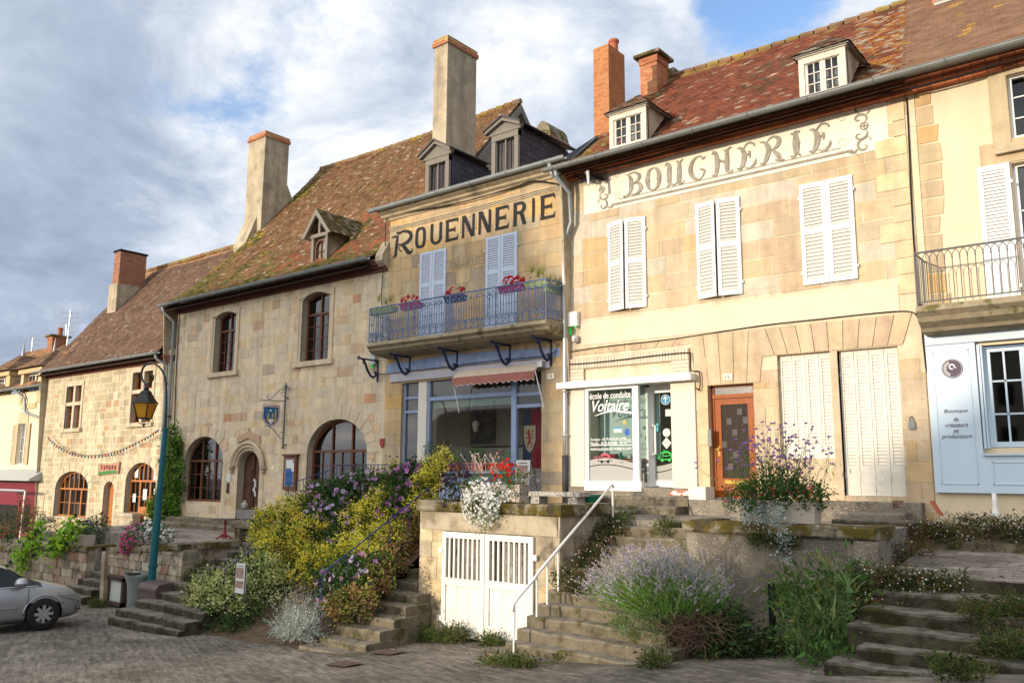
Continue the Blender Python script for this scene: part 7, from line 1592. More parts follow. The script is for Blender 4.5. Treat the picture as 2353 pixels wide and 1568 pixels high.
for (lb,rt_,ap) in (((-20,900),(26,852),(30,825)),((44,928),(101,842),(100,822))):
    x0,x1,z0,z1=px(*lb,*rt_,YL-.02); d=MB(); Y=YL-.05
    d.box(x0,x0+.3,Y,Y+.3,z0,z1-.2); d.box(x1-.45,x1,Y,Y+.3,z0,z1-.2); d.box(x0-.12,x1+.12,Y-.1,Y+.35,z1-.2,z1); d.box(x0+.3,x1-.45,Y,Y+.3,z0-.25,z0); o=d.build('dormer',m_buff,H5,label='stone framed dormer breaking the eaves')
    c=MB(); c.add([(x1-.02,Y+.3,z0+.4),(x1-.02,Y+2.6,z1-.25),(x1-.02,Y+2.6,z1-.1),(x1-.02,Y+.3,z1-.1)],[(0,1,2,3)]); c.build('cheek',m_plaster_w,o)
    joinery(o,'window',rect(x0+.3,x1-.45,z0,z1-.25),Y+.25,m_pvc,m_glassd,2,3,.05,dark=False)
    r=MB(); xc=(x0+x1)/2; e=.3
    A,B_,P1,P2=Vector((x0-e,Y-e,z1)),Vector((x1+e,Y-e,z1)),Vector((xc,Y+.9,z1+.95)),Vector((xc,Y+3.2,z1+.95)); C=Vector((x1+e,Y+2.8,z1)); D=Vector((x0-e,Y+2.8,z1))
    for (a,b,c_,d_) in ((A,B_,P1,P1),(B_,C,P2,P1)):
        n=9
        for k in range(n):
            t0,t1=k/n,min(1,(k+1.2)/n); p,q,u,v=a+(d_-a)*t0,b+(c_-b)*t0,b+(c_-b)*t1,a+(d_-a)*t1; mm=10; up=Vector((0,0,.03))
            for j in range(mm): r.add([p+(q-p)*j/mm+up,p+(q-p)*(j+.96)/mm+up,v+(u-v)*(j+.96)/mm,v+(u-v)*j/mm],[(0,1,2,3)],jitc(R.choice([(0.25,0.15,0.09),(0.20,0.12,0.08),(0.30,0.18,0.09)]),.2))
    r.add([D,A,P1,P2],[(0,1,2,3)],(0.2,.12,.08)); r.build('dormer_roof',m_tile,o)
    m=MB(); m.tube([(xc,Y+.9,z1+.9),(xc,Y+.9,z1+1.55)],[.09,.01],8); m.build('finial',m_zinc,o)
p=oy(109,765,19.0); q=oy(155,765,19.0)
chimney(H5,(111,771),(122,768),(155,775),19.2,2.8,brick=PAL_BRD,cap='slab',capz=.25,over=.1,pot=.1,label='brick chimney with slab and clay pot')
# red shopfront
zr1=oy(50,1100,YL-.1).z; zr0=-3.2; xr1=oy(88,1150,YL-.1).x
m=MB(); m.box(X50,xr1,YL-.12,YL-.005,zr0,zr1-.02); x=xr1-.35
for (xa,xb) in ((oy(60,1150,YL).x,xr1-.25),(oy(4,1150,YL).x,oy(52,1150,YL).x)): m.box(xa-.1,xb+.1,YL-.16,YL-.12,zr0+.2,zr1-.95)
ro=m.build('red_shopfront',m_red,H5,label='dark red timber shopfront')
m=MB()
for (xa,xb,za,zb) in ((oy(8,1150,YL).x,oy(50,1150,YL).x,zr1-2.1,zr1-1.15),(oy(68,1150,YL).x,oy(80,1150,YL).x,zr1-2.0,zr1-1.15),(oy(22,1200,YL).x,oy(48,1200,YL).x,zr1-3.3,zr1-2.4)): m.box(xa,xb,YL-.175,YL-.165,za,zb)
m.build('pane',m_dark,ro)
m=MB(); m.add([(X50,YL-.0,zr1+.45),(xr1+.35,YL-.0,zr1+.45),(xr1+.45,YL-.75,zr1+.02),(X50,YL-.75,zr1+.02),(X50,YL-.75,zr1-.05),(xr1+.45,YL-.75,zr1-.05),(xr1+.35,YL,zr1-.05),(X50,YL,zr1-.05)],[(0,1,2,3),(3,2,5,4),(4,5,6,7),(1,6,5,2)]); m.build('canopy_roof',mat('grey canopy zinc',(0.40,0.42,0.40),rough=.5),H5)
m=MB(); xa=oy(-10,1128,YL-.9).x; xb=oy(58,1128,YL-.9).x; zz=oy(30,1126,YL-.9).z
m.tube([(xa,YL-.9,zz),(xb,YL-.9,zz)],.06,6); m.tube([(xb,YL-.9,zz),(xb,YL-.95,-3.2)],.035,6); m.build('blind_frame',m_steel,H5)
m=MB(); p=oy(109*1.0-1,1172*1.0,YL-.17); p=oy(73,1168,YL-.2); 
# antennas
def antenna(name_lab,xb,yb,xt,yt,Y,els):
    a=oy(xb,yb,Y); b=oy(xt,yt,Y); b=Vector((a.x+(b.x-a.x),Y,b.z)); m=MB(); m.tube([a,b],.035,6); L_=(b-a).length
    t=thing('tv_antenna',name_lab,'antenna',tuple(a)); m.build('mast',m_steel,t); m=MB()
    for e in range(els): z=b.z-.15-e*.28; m.tube([(b.x-.5,Y-.3,z),(b.x+.5,Y+.3,z)],.012,4); 
    for s_ in (-.5,-.25,.25,.5): m.tube([(b.x+s_,Y+s_*.6,b.z+.25),(b.x+s_,Y+s_*.6,b.z-.9)],.010,4)
    m.build('elements',m_steel,t)
antenna('tall silver television aerial beside the far brick chimney',153,800,163,712,19.6,3)
antenna('shorter television aerial just behind the far brick chimney',150,800,153,745,20.5,2)
antenna('lone television aerial on the roof at the far left',71,820,76,775,21.5,2)
# ============================================================ HOUSES ACROSS THE SQUARE (behind the viewer)
def opp(name,label,x0,x1,y0,y1,zb,ze,zr,axis='x',chim=None):
    t=thing(name,label,'house',((x0+x1)/2,y1,zb),'houses across the square'); m=MB()
    m.box(x0,x1,y0,y1,zb,ze); m.build('wall',m_plaster_w,t); m=MB(); o=.4
    if axis=='x': m.pr([(y0-o,ze),(y1+o,ze),((y0+y1)/2,zr)],x0-o,x1+o,'x')
    else: m.pr([(x0-o,ze),(x1+o,ze),((x0+x1)/2,zr)],y0-o,y1+o,'y')
    m.build('roof',m_brickroof,t); k=int((x1-x0)/3)
    for i in range(k):
        for zz in range(int((ze-zb)/3)):
            w=MB(); xx=x0+(x1-x0)*(i+.5)/k; w.box(xx-.5,xx+.5,y1,y1+.06,zb+1+zz*3,zb+2.5+zz*3); w.build('window',m_glassblk,t)
    if chim: c=MB(); c.box(*chim); c.build('chimney',m_ren,t)
m_brickroof=mat('plain brown tiles',(0.2,0.12,0.08),var=.2); m_glassblk=mat('dark panes',(0.03,0.03,0.035),rough=.1)
def W2C(X,Z,Yc=-35.0,Yw=16.0):   # a shadow point on the facades -> point on a roofline across the square
    k=(Yw-Yc)/(-sd.y)*1.0; return X+sd.x*k,Z+sd.z*k
# shadow lines that the opposite roofs throw on the facades
xl,zl=W2C(-29.0,7.2); xr,zr=W2C(-14.3,7.2)
opp('stone_house','tall house across the square whose shadow falls on the museum house',xl,xr,-44,-35,-3,zl-2.4,zl+.0,'x')
m=MB()
xa,za=W2C(-5.2,-0.2); xb,zb=W2C(-2.5,1.31)
xa,za=W2C(-4.95,-0.05); opp('stone_house','gabled house across the square whose shadow climbs the boutique front',xa+.4,xa+16.4,-47,-35,-2,za,za+8.4*0.58,'y')
xc,zc_=W2C(-38.5,-2.2); opp('stone_house','low house across the square beyond the tall one',xc-12,xl-.5,-44,-35,-3,zc_-2.2,zc_,'x')
xd,zd=W2C(-14.2,-3.2,Yw=12.0); 
opp('stone_house','low garden building across the square between its taller neighbours',xr+.3,xa-1,-42,-35,-3,zd-2.4,zd-.8,'x')
# ============================================================ FITTINGS ON THE WALLS
# hanging coat-of-arms sign
hs=thing('hanging_sign','blue shield-shaped painted sign hanging from a wrought iron wall bracket','sign',tuple(oy(651,950,15.9)))
pole=MB(); pt=oy(657,877,15.85); pb=oy(646,1030,15.85); Xp=(pt.x+pb.x)/2
pole.tube([(Xp,15.88,pb.z),(Xp,15.88,pt.z-.25)],.028,8); pole.tube([(Xp,15.88,pt.z-.28),(Xp,15.88,pt.z-.12),(Xp,15.88,pt.z)],[.03,.055,.003],6)
zar=oy(640,922,15.88).z; Ys=lambda u:15.88-u
for (y0,y1) in ((15.88,16.0),): pole.box(Xp-.02,Xp+.02,15.88,16.0,pt.z-.5,pt.z-.46); pole.box(Xp-.02,Xp+.02,15.88,16.0,pb.z+.1,pb.z+.14)
dirn=Vector((-0.40,-0.92,0)).normalized()
def S(u,z): return Vector((Xp,15.88,0))+dirn*u+Vector((0,0,z))
# arm length so that the tip falls at the photographed place
tip=None
for k in range(200):
    u=k*.01; q=S(u,zar); d=q; sxp=CX+F*(d.dot(_r))/(d.dot(_w))
    if sxp<598: tip=u; break
tip=tip or 1.2
pole.tube([S(0,zar),S(tip,zar)],.014,5); pole.tube([S(0,zar+.36),S(.18,zar+.34),S(tip*.55,zar+.06),S(tip*.66,zar+.03),S(tip*.72,zar+.10),S(tip*.66,zar+.16)],.013,5)
zlo=oy(640,1000,15.88).z
pole.tube([S(0,zlo-.10),S(.1,zlo-.08),S(tip*.45,zlo+.20),S(tip*.62,zlo+.27),S(tip*.78,zlo+.27)],.013,5)
for (u0,z0_) in ((.07,zar+.22),(.06,zlo+.03)): pole.tube([S(u0+.07*math.cos(t*.5),z0_+.07*math.sin(t*.5)) for t in range(10)],.011,4)
for s_ in (-1,1): pole.tube([S(s_*.02,pt.z-.2),S(s_*.10,pt.z-.14),S(s_*.11,pt.z-.22),S(s_*.06,pt.z-.25)],.011,4); pole.tube([S(s_*.02,pb.z+.0),S(s_*.05,pb.z+.04)],.011,4)
pole.tube([S(tip*.80,zar),S(tip*.78,zar-.12)],.006,4); pole.tube([S(tip*.28,zar),S(tip*.26,zar-.12)],.006,4)
pole.build('bracket',mat('grey wrought iron',(0.10,0.12,0.12),rough=.6),hs)
a0,a1=tip*.22,tip*.86; zst=zar-.16; zsb=zlo+.27; Hh=zst-zsb; cu=(a0+a1)/2; hw=(a1-a0)/2
def shp(k,yo=0):
    P=[(-1,1),(1,1),(1,.45),(.82,.25),(.45,.08),(0,0),(-.45,.08),(-.82,.25),(-1,.45)]; return [S(cu+hw*k*u,zsb+Hh*(.5+(v-.5)*k))+Vector((0.92,-0.40,0))*yo for u,v in P]
f=MB(); n=9
o_,i_=shp(1.0),shp(.93); f.tube(o_+[o_[0]],.014,5)
f.add(shp(.88,.012)+shp(.88,-.012),[tuple(range(n)),tuple(range(2*n-1,n-1,-1))]+[(i,(i+1)%n,(i+1)%n+n,i+n) for i in range(n)]); so_=f.build('shield_frame',mat('shield blue',(0.015,0.03,0.16),rough=.4),hs)
for yo in (.018,-.018):
    f=MB(); f.add(shp(.74,yo),[tuple(range(n))]); f.build('shield_field',m_shieldb,so_)
yo=.024
def SP(u,v): return S(cu+hw*u,zsb+Hh*v)+Vector((0.92,-0.40,0))*yo
f=MB(); f.add([SP(-.62,.35),SP(-.50,.35),SP(-.50,.82),SP(-.62,.82)],[(0,1,2,3)]); f.add([SP(-.62,.22),SP(.4,.22),SP(.55,.34),SP(-.60,.34)],[(0,1,2,3)]); f.add([SP(.25,.35),SP(.45,.35),SP(.42,.62),SP(.28,.66)],[(0,1,2,3)]); f.add([SP(-.3,.42),SP(-.1,.42),SP(-.12,.62),SP(-.25,.60)],[(0,1,2,3)]); f.build('gold_charges',m_gold,so_)
f=MB(); yo=.03; f.add([SP(-.25,.34),SP(.25,.34),SP(.22,.2),SP(0,.1),SP(-.22,.2)],[(0,1,2,3,4)]); f.add([SP(-.05,.78),SP(.2,.80),SP(.22,.74),SP(.0,.72)],[(0,1,2,3)]); f.build('white_charges',m_vinyl,so_)
f=MB(); yo=.035; f.add([SP(-.08,.30),SP(.02,.27),SP(.12,.30),SP(.03,.24),SP(.08,.16),SP(-.02,.22),SP(-.10,.18),SP(-.04,.25)],[tuple(range(8))]); f.build('red_charge',m_red,so_)
# poster case
a=px(651.5,1124,684,1046,15.95); pc=thing('poster_case','brown timber notice case with blue posters on the museum wall','notice board',((a[0]+a[1])/2,15.95,a[2]))
m=MB(); m.box(a[0],a[1],15.90,15.99,a[2],a[3]); m.box(a[0]-.05,a[1]+.05,15.86,15.99,a[3],a[3]+.05); m.build('case',m_oak,pc)
m=MB(); m.box(a[0]+.09,a[1]-.09,15.893,15.899,a[2]+.10,a[3]-.10); m.build('glass',mat('case backing',(0.25,0.22,0.18),rough=.2),pc)
xm=(a[0]+a[1])/2; m=MB(); m.box(xm-.17,xm+.16,15.886,15.892,a[2]+.12,a[2]+.62); m.build('poster',mat('blue poster',(0.03,0.10,0.30),var=.5,vscale=12),pc); m=MB(); m.box(xm-.15,xm+.16,15.886,15.892,a[2]+.65,a[3]-.13); m.box(xm+.12,xm+.24,15.880,15.885,a[2]+.55,a[2]+.8); m.build('poster',m_paper,pc)
# stone banner plaque
c=oy(571,1001,15.95); m=MB(); pts=[(-.55,-.16),(-.5,-.10),(0,.06),(.5,-.10),(.55,-.16),(.50,-.36),(0,-.18),(-.50,-.36)]; 
m.pr([(c.x-.62,c.z-.02),(c.x,c.z+.16),(c.x+.62,c.z-.02),(c.x+.66,c.z-.24),(c.x,c.z-.06),(c.x-.62,c.z-.22)],15.93,15.99,'y'); m.tube([(c.x,15.95,c.z+.14),(c.x,15.95,c.z+.26)],.03,6)
m.build('wall_plaque',mat('pinkish carved plaque',(0.46,0.30,0.20),var=.3,vscale=14,bump=.5),label='pinkish carved stone scroll above the dark oak door',cat='plaque')
m=MB(); p=oy(877,1017,15.96); m.pr([(p.x-.09,p.z+.12),(p.x+.09,p.z+.12),(p.x+.08,p.z-.04),(p.x,p.z-.14),(p.x-.08,p.z-.04)],15.95,15.99,'y'); m.build('wall_plaque',m_redmetal,label='tiny red shield on the wall right of the big arch window',cat='plaque')
m=MB(); p=oy(522.5,1120,15.96); m.box(p.x-.06,p.x+.06,15.955,15.99,p.z-.17,p.z+.17); m.build('entry_panel',m_door,label='small dark entry panel between arch window and oak door',cat='panel')
m=MB(); p=oy(524,1096,15.97); m.box(p.x-.12,p.x+.12,15.975,15.99,p.z-.13,p.z+.13); m.build('tile_sign',mat('pale tile',(0.55,0.6,0.55),var=.3,vscale=20),label='pale square tile on the wall above the entry panel',cat='sign')
m=MB(); p=oy(626,1074,15.97); m.box(p.x-.06,p.x+.06,15.975,15.99,p.z-.06,p.z+.06); m.build('number_plate',m_sign,label='tiny pale plate right of the oak door',cat='plate')
# shop board of the stone shop
a=px(226,1084,274,1065,15.95); m=MB(); x0,x1=a[0],a[1]; z=(a[2]+a[3])/2; m.pr([(x0,z-.28),(x0+.9,z-.22),(x1,z-.20),(x1+.05,z+.25),(x0+.9,z+.16),(x0-.02,z+.18)],15.92,15.98,'y')
sb=m.build('shop_board',mat('green and buff board',(0.40,0.24,0.15),var=.3,vscale=5),label='small painted board over the round-headed door of the stone shop',cat='sign'); m=MB(); m.pr([(x0+.1,z-.26),(x0+.9,z-.20),(x1-.1,z-.18),(x1-.1,z-.10),(x0+.9,z-.10),(x0+.1,z-.16)],15.91,15.919,'y'); m.build('green_stripe',mat('stripe green',(0.03,0.2,0.05)),sb)
m=MB()
for k,(u,v) in enumerate(((.15,.02),(.3,.0),(.42,.03),(.55,.0),(.68,.02),(.82,.0))): m.box(x0+(x1-x0)*u,x0+(x1-x0)*u+.12,15.91,15.919,z-.06+v,z+.10+v)
m.build('lettering_blocks',m_red,sb)
# festoon
fs=thing('festoon','string of coloured bulbs looped across the stone shop front','garland',tuple(oy(200,1046,15.6)))
P=[oy(x,y,15.75) for x,y in ((109,1002),(130,1022),(160,1038),(195,1046),(235,1044),(270,1036),(305,1020),(340,1002),(366,984))]; m=MB(); m.tube([tuple(p) for p in P],.012,4); m.build('wire',m_cable,fs)
cm={'r':mat('bulb red',(0.45,0.03,0.03)),'b':mat('bulb blue',(0.03,0.08,0.35)),'g':mat('bulb green',(0.02,0.2,0.08)),'y':mat('bulb dark',(0.10,0.07,0.03))}
q=smooth_path([tuple(p) for p in P],5)
for k,p in enumerate(q[1:-1]):
    m=MB(); m.lathe([(0,-.10),(.028,-.08),(.03,-.04),(.015,0)],p,6); m.build('bulb',cm['rgby'[(k*7)%4]],fs)
# electrics
def elbox(x,y,w,h,Y,lab,mt=None):
    p=oy(x,y,Y); m=MB(); m.box(p.x-w/2,p.x+w/2,Y-.06,Y+.05,p.z-h/2,p.z+h/2); t=thing('meter_box',lab,'box',tuple(p)); m.build('cover',mt or m_grey,t); return t,p
t,p=elbox(858,824,.22,.34,15.93,'grey electrical box low on the wall under the left end of the blue balcony',mat('pale grey box',(0.45,0.47,0.45))); m=MB(); m.box(p.x-.05,p.x+.03,15.88,15.9,p.z-.27,p.z-.17); m.build('green_seal',m_neon,t)
t,p=elbox(1318,733,.24,.34,15.93,'white electrical box beside the zinc downpipe on the golden house',m_pvc); m=MB(); m.box(p.x-.1,p.x-.04,15.88,15.9,p.z-.36,p.z-.20); m.box(p.x+.05,p.x+.1,15.88,15.9,p.z-.22,p.z-.17); m.build('green_seal',m_neon,t)
m=MB(); p=oy(1321,778,15.9); m.lathe([(0,-.09),(.08,-.07),(.09,.0),(.08,.07),(0,.09)],p,10); m.build('junction_box',m_steel,t)
def cable(lab,pts,r=.011,Y=15.97,n=6): 
    m=MB(); m.tube(smooth_path([tuple(oy(x,y,Y)) for x,y in pts],n),r,4); return m.build('cable',m_cable,label=lab,cat='cable')
cable('thin black cable crossing the golden house above the shopfront arches',[(1308,808),(1380,797),(1450,789),(1530,780),(1640,764),(1760,746),(1880,733),(1980,722),(2060,715),(2098,718),(2112,738),(2120,752)])
cable('black cable looping over the driving school brick header',[(1303,740),(1302,780),(1306,830),(1316,836),(1400,829),(1500,817),(1575,810),(1586,815),(1588,850),(1605,853),(1608,875),(1606,895),(1598,890)],.014,15.92)
cable('black cable running down the joint between the golden and cream houses',[(2083,225),(2088,330),(2092,430),(2099,560),(2112,700),(2122,800),(2128,850),(2133,853)],.014)
cable('dark cable bundle under the cornice of the drapery house',[(886,600),(885,545),(888,505),(905,495),(980,480),(1080,460),(1180,430),(1225,416),(1265,420),(1300,428)],.017,15.90)
cable('dark cable dropping from the eaves at the joint of museum and drapery houses',[(700,650),(790,632),(868,618),(882,600),(878,640),(876,700)],.016,15.93)
cable('pair of cables under the eaves of the golden and cream houses',[(1330,405),(1420,382),(1560,340),(1700,300),(1850,262),(2000,222),(2083,205),(2200,175),(2352,128)],.017,15.70)
cable('cable sagging over the blue shopfront fascia',[(856,845),(870,858),(900,857),(1000,845),(1100,832),(1200,822),(1250,817),(1280,805)],.010,15.92)
cable('black cable on the pipe joint between shop and museum house',[(412,720),(403,900),(398,1100)],.02,15.95)
m=MB(); a=oy(1352,402,15.8); b=oy(1370,414,15.2); m.tube([tuple(oy(1340,398,15.98)),(a.x+.25,15.4,a.z-.1),(a.x+.27,15.4,a.z-.4)],.04,8); m.build('vent_pipe',m_zinc2,label='short angled metal vent pipe under the left end of the golden house eaves',cat='pipe')
m=MB(); m_n=MB()
for _ in range(150):
    p=oy(R.uniform(1328,1384),R.uniform(402,410),15.85)+Vector((0,R.uniform(-.1,.1),R.uniform(-.07,.03))); m.tube([p,p+Vector((R.uniform(-.25,.25),R.uniform(-.1,.1),R.uniform(-.12,.12)))],.006,3)
m.build('cable_tangle',m_cable,label='tangle of old wires under the left end of the golden house eaves',cat='wires')
p=oy(2094,972,15.95); ks=thing('key_safe','small grey padlock-shaped key safe on the stone right of the tall white shutters','key safe',tuple(p)); m=MB(); m.pr([(p.x-.055,p.z-.10),(p.x+.055,p.z-.10),(p.x+.055,p.z+.01),(p.x+.035,p.z+.05),(p.x-.035,p.z+.05),(p.x-.055,p.z+.01)],15.93,15.98,'y'); m.build('body',m_grey,ks); m=MB(); m.tube([(p.x+.028*math.cos(t*math.pi/8),15.95,p.z+.08+.04*math.sin(t*math.pi/8)) for t in range(9)]+[(p.x-.028,15.95,p.z+.05)],.008,5); m.tube([(p.x+.028,15.95,p.z+.08),(p.x+.028,15.95,p.z+.05)],.008,5); m.build('shackle',m_iron,ks)
# ============================================================ STREET FURNITURE
# lamp
Yl=11.0; pb=oy(349,1322,Yl); pt_=oy(380,985,Yl); pt2=oy(384,900,Yl)
lx=pb.x; dxy=(pt_.x-pb.x)
lp=thing('street_lamp','old lantern street lamp on a teal post with a curled black swan-neck arm','street lamp',(pb.x,Yl,-3.36))
zb_=-3.36; xb_=pb.x-(pt_.x-pb.x)*(pb.z-zb_)/(pt_.z-pb.z)
m=MB(); m.tube([(xb_,Yl,zb_),(pb.x+(pt_.x-pb.x)*.45,Yl,pb.z+(pt_.z-pb.z)*.45),(pt_.x,Yl,pt_.z)],[.10,.085,.06],12)
for t,r in ((.25,.115),(.45,.10),(.62,.095),(1.0,.08)): m.tube([(xb_+(pt_.x-xb_)*t,Yl,zb_+(pt_.z-zb_)*t-.03),(xb_+(pt_.x-xb_)*t,Yl,zb_+(pt_.z-zb_)*t+.03)],r,12)
m.build('post',m_tealp,lp,smooth=False)
arm=[(pt_.x,Yl,pt_.z)]+[tuple(oy(x,y,Yl)) for x,y in ((382,945),(382,900),(379,868),(369,846),(352,834),(338,835),(328,846),(325,862),(330,877),(340,881),(350,873),(352,864),(347,858))]
m=MB(); m.tube(smooth_path(arm,5),.026,8); lc=oy(335,880,Yl); m.tube([(lc.x,Yl,lc.z),(lc.x,Yl,oy(335,898,Yl).z)],[.016,.02],8); m.build('arm',m_blackp,lp,smooth=True)
ztp=oy(334,896,Yl).z; zro=oy(334,924,Yl).z; zgl=oy(334,959,Yl).z; cx2=oy(334,925,Yl).x
def sq(r,z,a=math.pi/4+.5): r*=.84; return [(cx2+r*math.cos(a+k*math.pi/2),Yl+r*math.sin(a+k*math.pi/2),z) for k in range(4)]
def frustum(m,r0,z0,r1,z1):
    m.add(sq(r0,z0)+sq(r1,z1),[(0,1,5,4),(1,2,6,5),(2,3,7,6),(3,0,4,7),(0,3,2,1),(4,5,6,7)])
m=MB(); frustum(m,.40,zro-.02,.37,zro+.02); frustum(m,.34,zro+.021,.17,zro+.24); frustum(m,.19,zro+.241,.10,zro+.32); m.lathe([(.05,0),(.08,.03),(.04,.07),(.03,.12)],(cx2,Yl,zro+.32),8)
for p,q in zip(sq(.345,zro-.02),sq(.21,zgl)): m.tube([p,q],.016,5)
frustum(m,.22,zgl-.03,.23,zgl+.0); 
for p in sq(.18,zgl-.03): m.tube([p,((p[0]+cx2)/2+ (p[0]-cx2)*.25,(p[1]+Yl)/2+(p[1]-Yl)*.25,zgl-.14),(cx2,Yl,zgl-.17)],.012,4)
m.lathe([(.0,-.08),(.03,-.04),(.03,0)],(cx2,Yl,zgl-.16),8)
lo=m.build('lantern',m_blackp,lp); m=MB(); frustum(m,.325,zro-.03,.195,zgl+.005); m.build('lamp_glass',m_lampg,lo)
# brown cabinet
gx_=-20.62; gy=10.55; a=oz(325,1400,-3.37); cb=thing('utility_cabinet','dark brown round-topped utility cabinet at the foot of the lamp post','cabinet',(-20.3,10.8,-3.37))
q0=oy(329,1395,10.7); q1=oy(360,1395,10.7); 
m=MB(); cx_a,cx_b=oy(336,1395,10.7).x,oy(360,1390,10.5).x; h=.86
prf=[(10.45,-3.45),(11.15,-3.45),(11.15,-3.40+h-.12),(11.08,-3.40+h-.02),(10.9,-3.40+h),(10.7,-3.40+h),(10.52,-3.40+h-.02),(10.45,-3.40+h-.12)]
m.pr(prf,cx_a,cx_b,'x'); m.box(cx_a-.01,cx_b+.01,10.43,10.45,-2.72,-2.70); m.build('body',m_brown,cb)
# bin
c=oz(292,1403,-3.36); bn=thing('litter_bin','grey flared plastic litter bin in front of the rubble wall','bin',(c.x,c.y,-3.36)); m=MB(); H_=.93
m.lathe([(.17,0),(.19,.03),(.20,.3),(.235,.65),(.29,.80),(.30,.84),(.285,.87),(.26,.86),(.2,.6)],(c.x,c.y+.2,-3.36),20); m.build('body',m_grey,bn,smooth=True)
m=MB(); m.lathe([(.26,.84),(.27,.88),(.10,.93),(0,.935)],(c.x,c.y+.2,-3.36),20); lo=m.build('lid',m_grey,bn,smooth=False); m=MB(); m.lathe([(.0,.0),(.20,.0),(.18,.015),(0,.02)],(c.x+.06,c.y+.05,-3.36+.90),14); m.build('opening',m_dark,lo)
# framed notice
m_oakd=mat('dull brown frame',(0.07,0.045,0.035),var=.3,vscale=9)
a=px(247,1386,277,1326,11.2); nb=thing('notice_frame','brown framed glass notice board fixed to the rubble wall behind the grey bin','notice board',(a[0],11.2,a[2])); m=MB(); x0,x1,z0,z1=a
for (p,q,u,v) in ((x0,x0+.08,z0,z1),(x1-.08+.25,x1+.25,z0,z1),(x0,x1+.25,z0,z0+.1),(x0,x1+.25,z1-.08,z1)): m.box(p,q,11.14,11.24,u,v)
m.box(x0-.05,x1+.3,11.10,11.26,z1,z1+.05); m.build('frame',m_oakd,nb); m=MB(); m.box(x0+.08,x1+.17,11.2,11.22,z0+.1,z1-.08); m.build('board',mat('pale board',(0.45,0.47,0.44),rough=.2),nb)
# sandwich boards
def aboard(lab,x0,y0,x1,y1,Y,tilt=.12):
    a=px(x0,y0,x1,y1,Y); t=thing('display_board',lab,'board',((a[0]+a[1])/2,Y,a[2])); m=MB(); X0,X1,z0,z1=a
    m.ob((X0,Y,z0),(X1-X0,0,0),(0,.03,0),(0,tilt*(z1-z0),z1-z0)); m.build('panel',m_paper,t)
    def on(u0,u1,v0,v1,mt,nm,e=.004): 
        mm=MB(); P=lambda u,v:(X0+(X1-X0)*u,Y+tilt*(z1-z0)*v-e,z0+(z1-z0)*v); mm.add([P(u0,v0),P(u1,v0),P(u1,v1),P(u0,v1)],[(0,1,2,3)]); mm.build(nm,mt,t)
    on(.1,.82,.50,.86,m_sepia,'photograph'); on(.08,.85,.18,.42,m_sepia,'photograph'); on(.2,.8,.90,.94,m_greyp,'heading')
    m=MB(); 
    for X in (X0,X1): m.tube([(X,Y,z0-.15),(X,Y+tilt*(z1-z0),z1)],.014,4); m.tube([(X,Y+.4,z0-.15),(X,Y+tilt*(z1-z0),z1)],.012,4)
    m.build('legs',m_iron,t)
aboard('display board with two sepia photographs half buried in the variegated bush',537.5,1360,564,1295,10.15,.02)
aboard('display board with sepia photographs leaning in the blue shop doorway',1180,1140,1216,1056,15.6,.06)
# benches
def bench(lab,xl_,xr_,zt,Y,th,mt,h,dep=.42):
    t=thing('stone_bench',lab,'bench',((xl_+xr_)/2,Y,zt-h)); m=MB(); n=10
    m.box(xl_,xr_,Y,Y+dep,zt-th,zt); m.build('seat',mt,t)
    for (a,b) in ((xl_+.1,xl_+.32),(xr_-.32,xr_-.1)): m=MB(); m.box(a,b,Y+.05,Y+dep-.06,zt-h,zt-th); m.build('leg',mt,t)
b0=oy(1208,1130,14.6); b1=oy(1331,1131,14.6); bench('speckled stone bench on the terrace behind the mossy coping',b0.x,b1.x,b0.z+.02,14.6,.09,m_bench,.45)
b0=oy(530,1215,13.2); b1=oy(600,1215,13.2); bench('low dark stone bench at the top of the left steps',b0.x,b1.x+.2,-1.33,13.2,.10,m_conc,.45)
tr=thing('stone_trough','grey stone trough with a round ball ornament, in front of the oak door','trough',tuple(oy(580,1195,13.6))); m=MB(); a=oy(555,1180,13.6); b=oy(607,1180,13.6)
m.pr([(a.x,-.98),(b.x+.05,-.98),(b.x-.12,-1.20),(a.x+.12,-1.20)],13.4,13.8,'y'); m.box(a.x+.3,b.x-.3,13.45,13.75,-1.75,-1.20); m.build('basin',mat('grey trough stone',(0.22,0.21,0.19),var=.2,bump=.5),tr)
m=MB(); c=oy(561,1172,13.6); m.lathe([(0,-.10),(.07,-.07),(.10,0),(.07,.07),(.03,.1),(.04,.13),(0,.15)],(c.x,13.6,-.87),12); m.build('ball_ornament',m_bench,tr,smooth=True)
tb=thing('cafe_table','thin-topped bistro table on a faded red cast pedestal','table',tuple(oy(520,1245,13.3))); c=oy(518,1193,13.3); m=MB(); m.lathe([(.38,0),(.38,.02),(0,.025)],(c.x,13.3,c.z),20); m.build('table_top',m_brown,tb); m=MB(); m.tube([(c.x,13.3,c.z),(c.x,13.3,-1.5),(c.x,13.3,-1.74)],[.03,.03,.07],8); 
for k in range(3): aa=2.1*k+.4; m.tube([(c.x,13.3,-1.62),(c.x+.25*math.cos(aa),13.3+.25*math.sin(aa),-1.75)],[.035,.02],6)
m.build('pedestal',m_redmetal,tb)
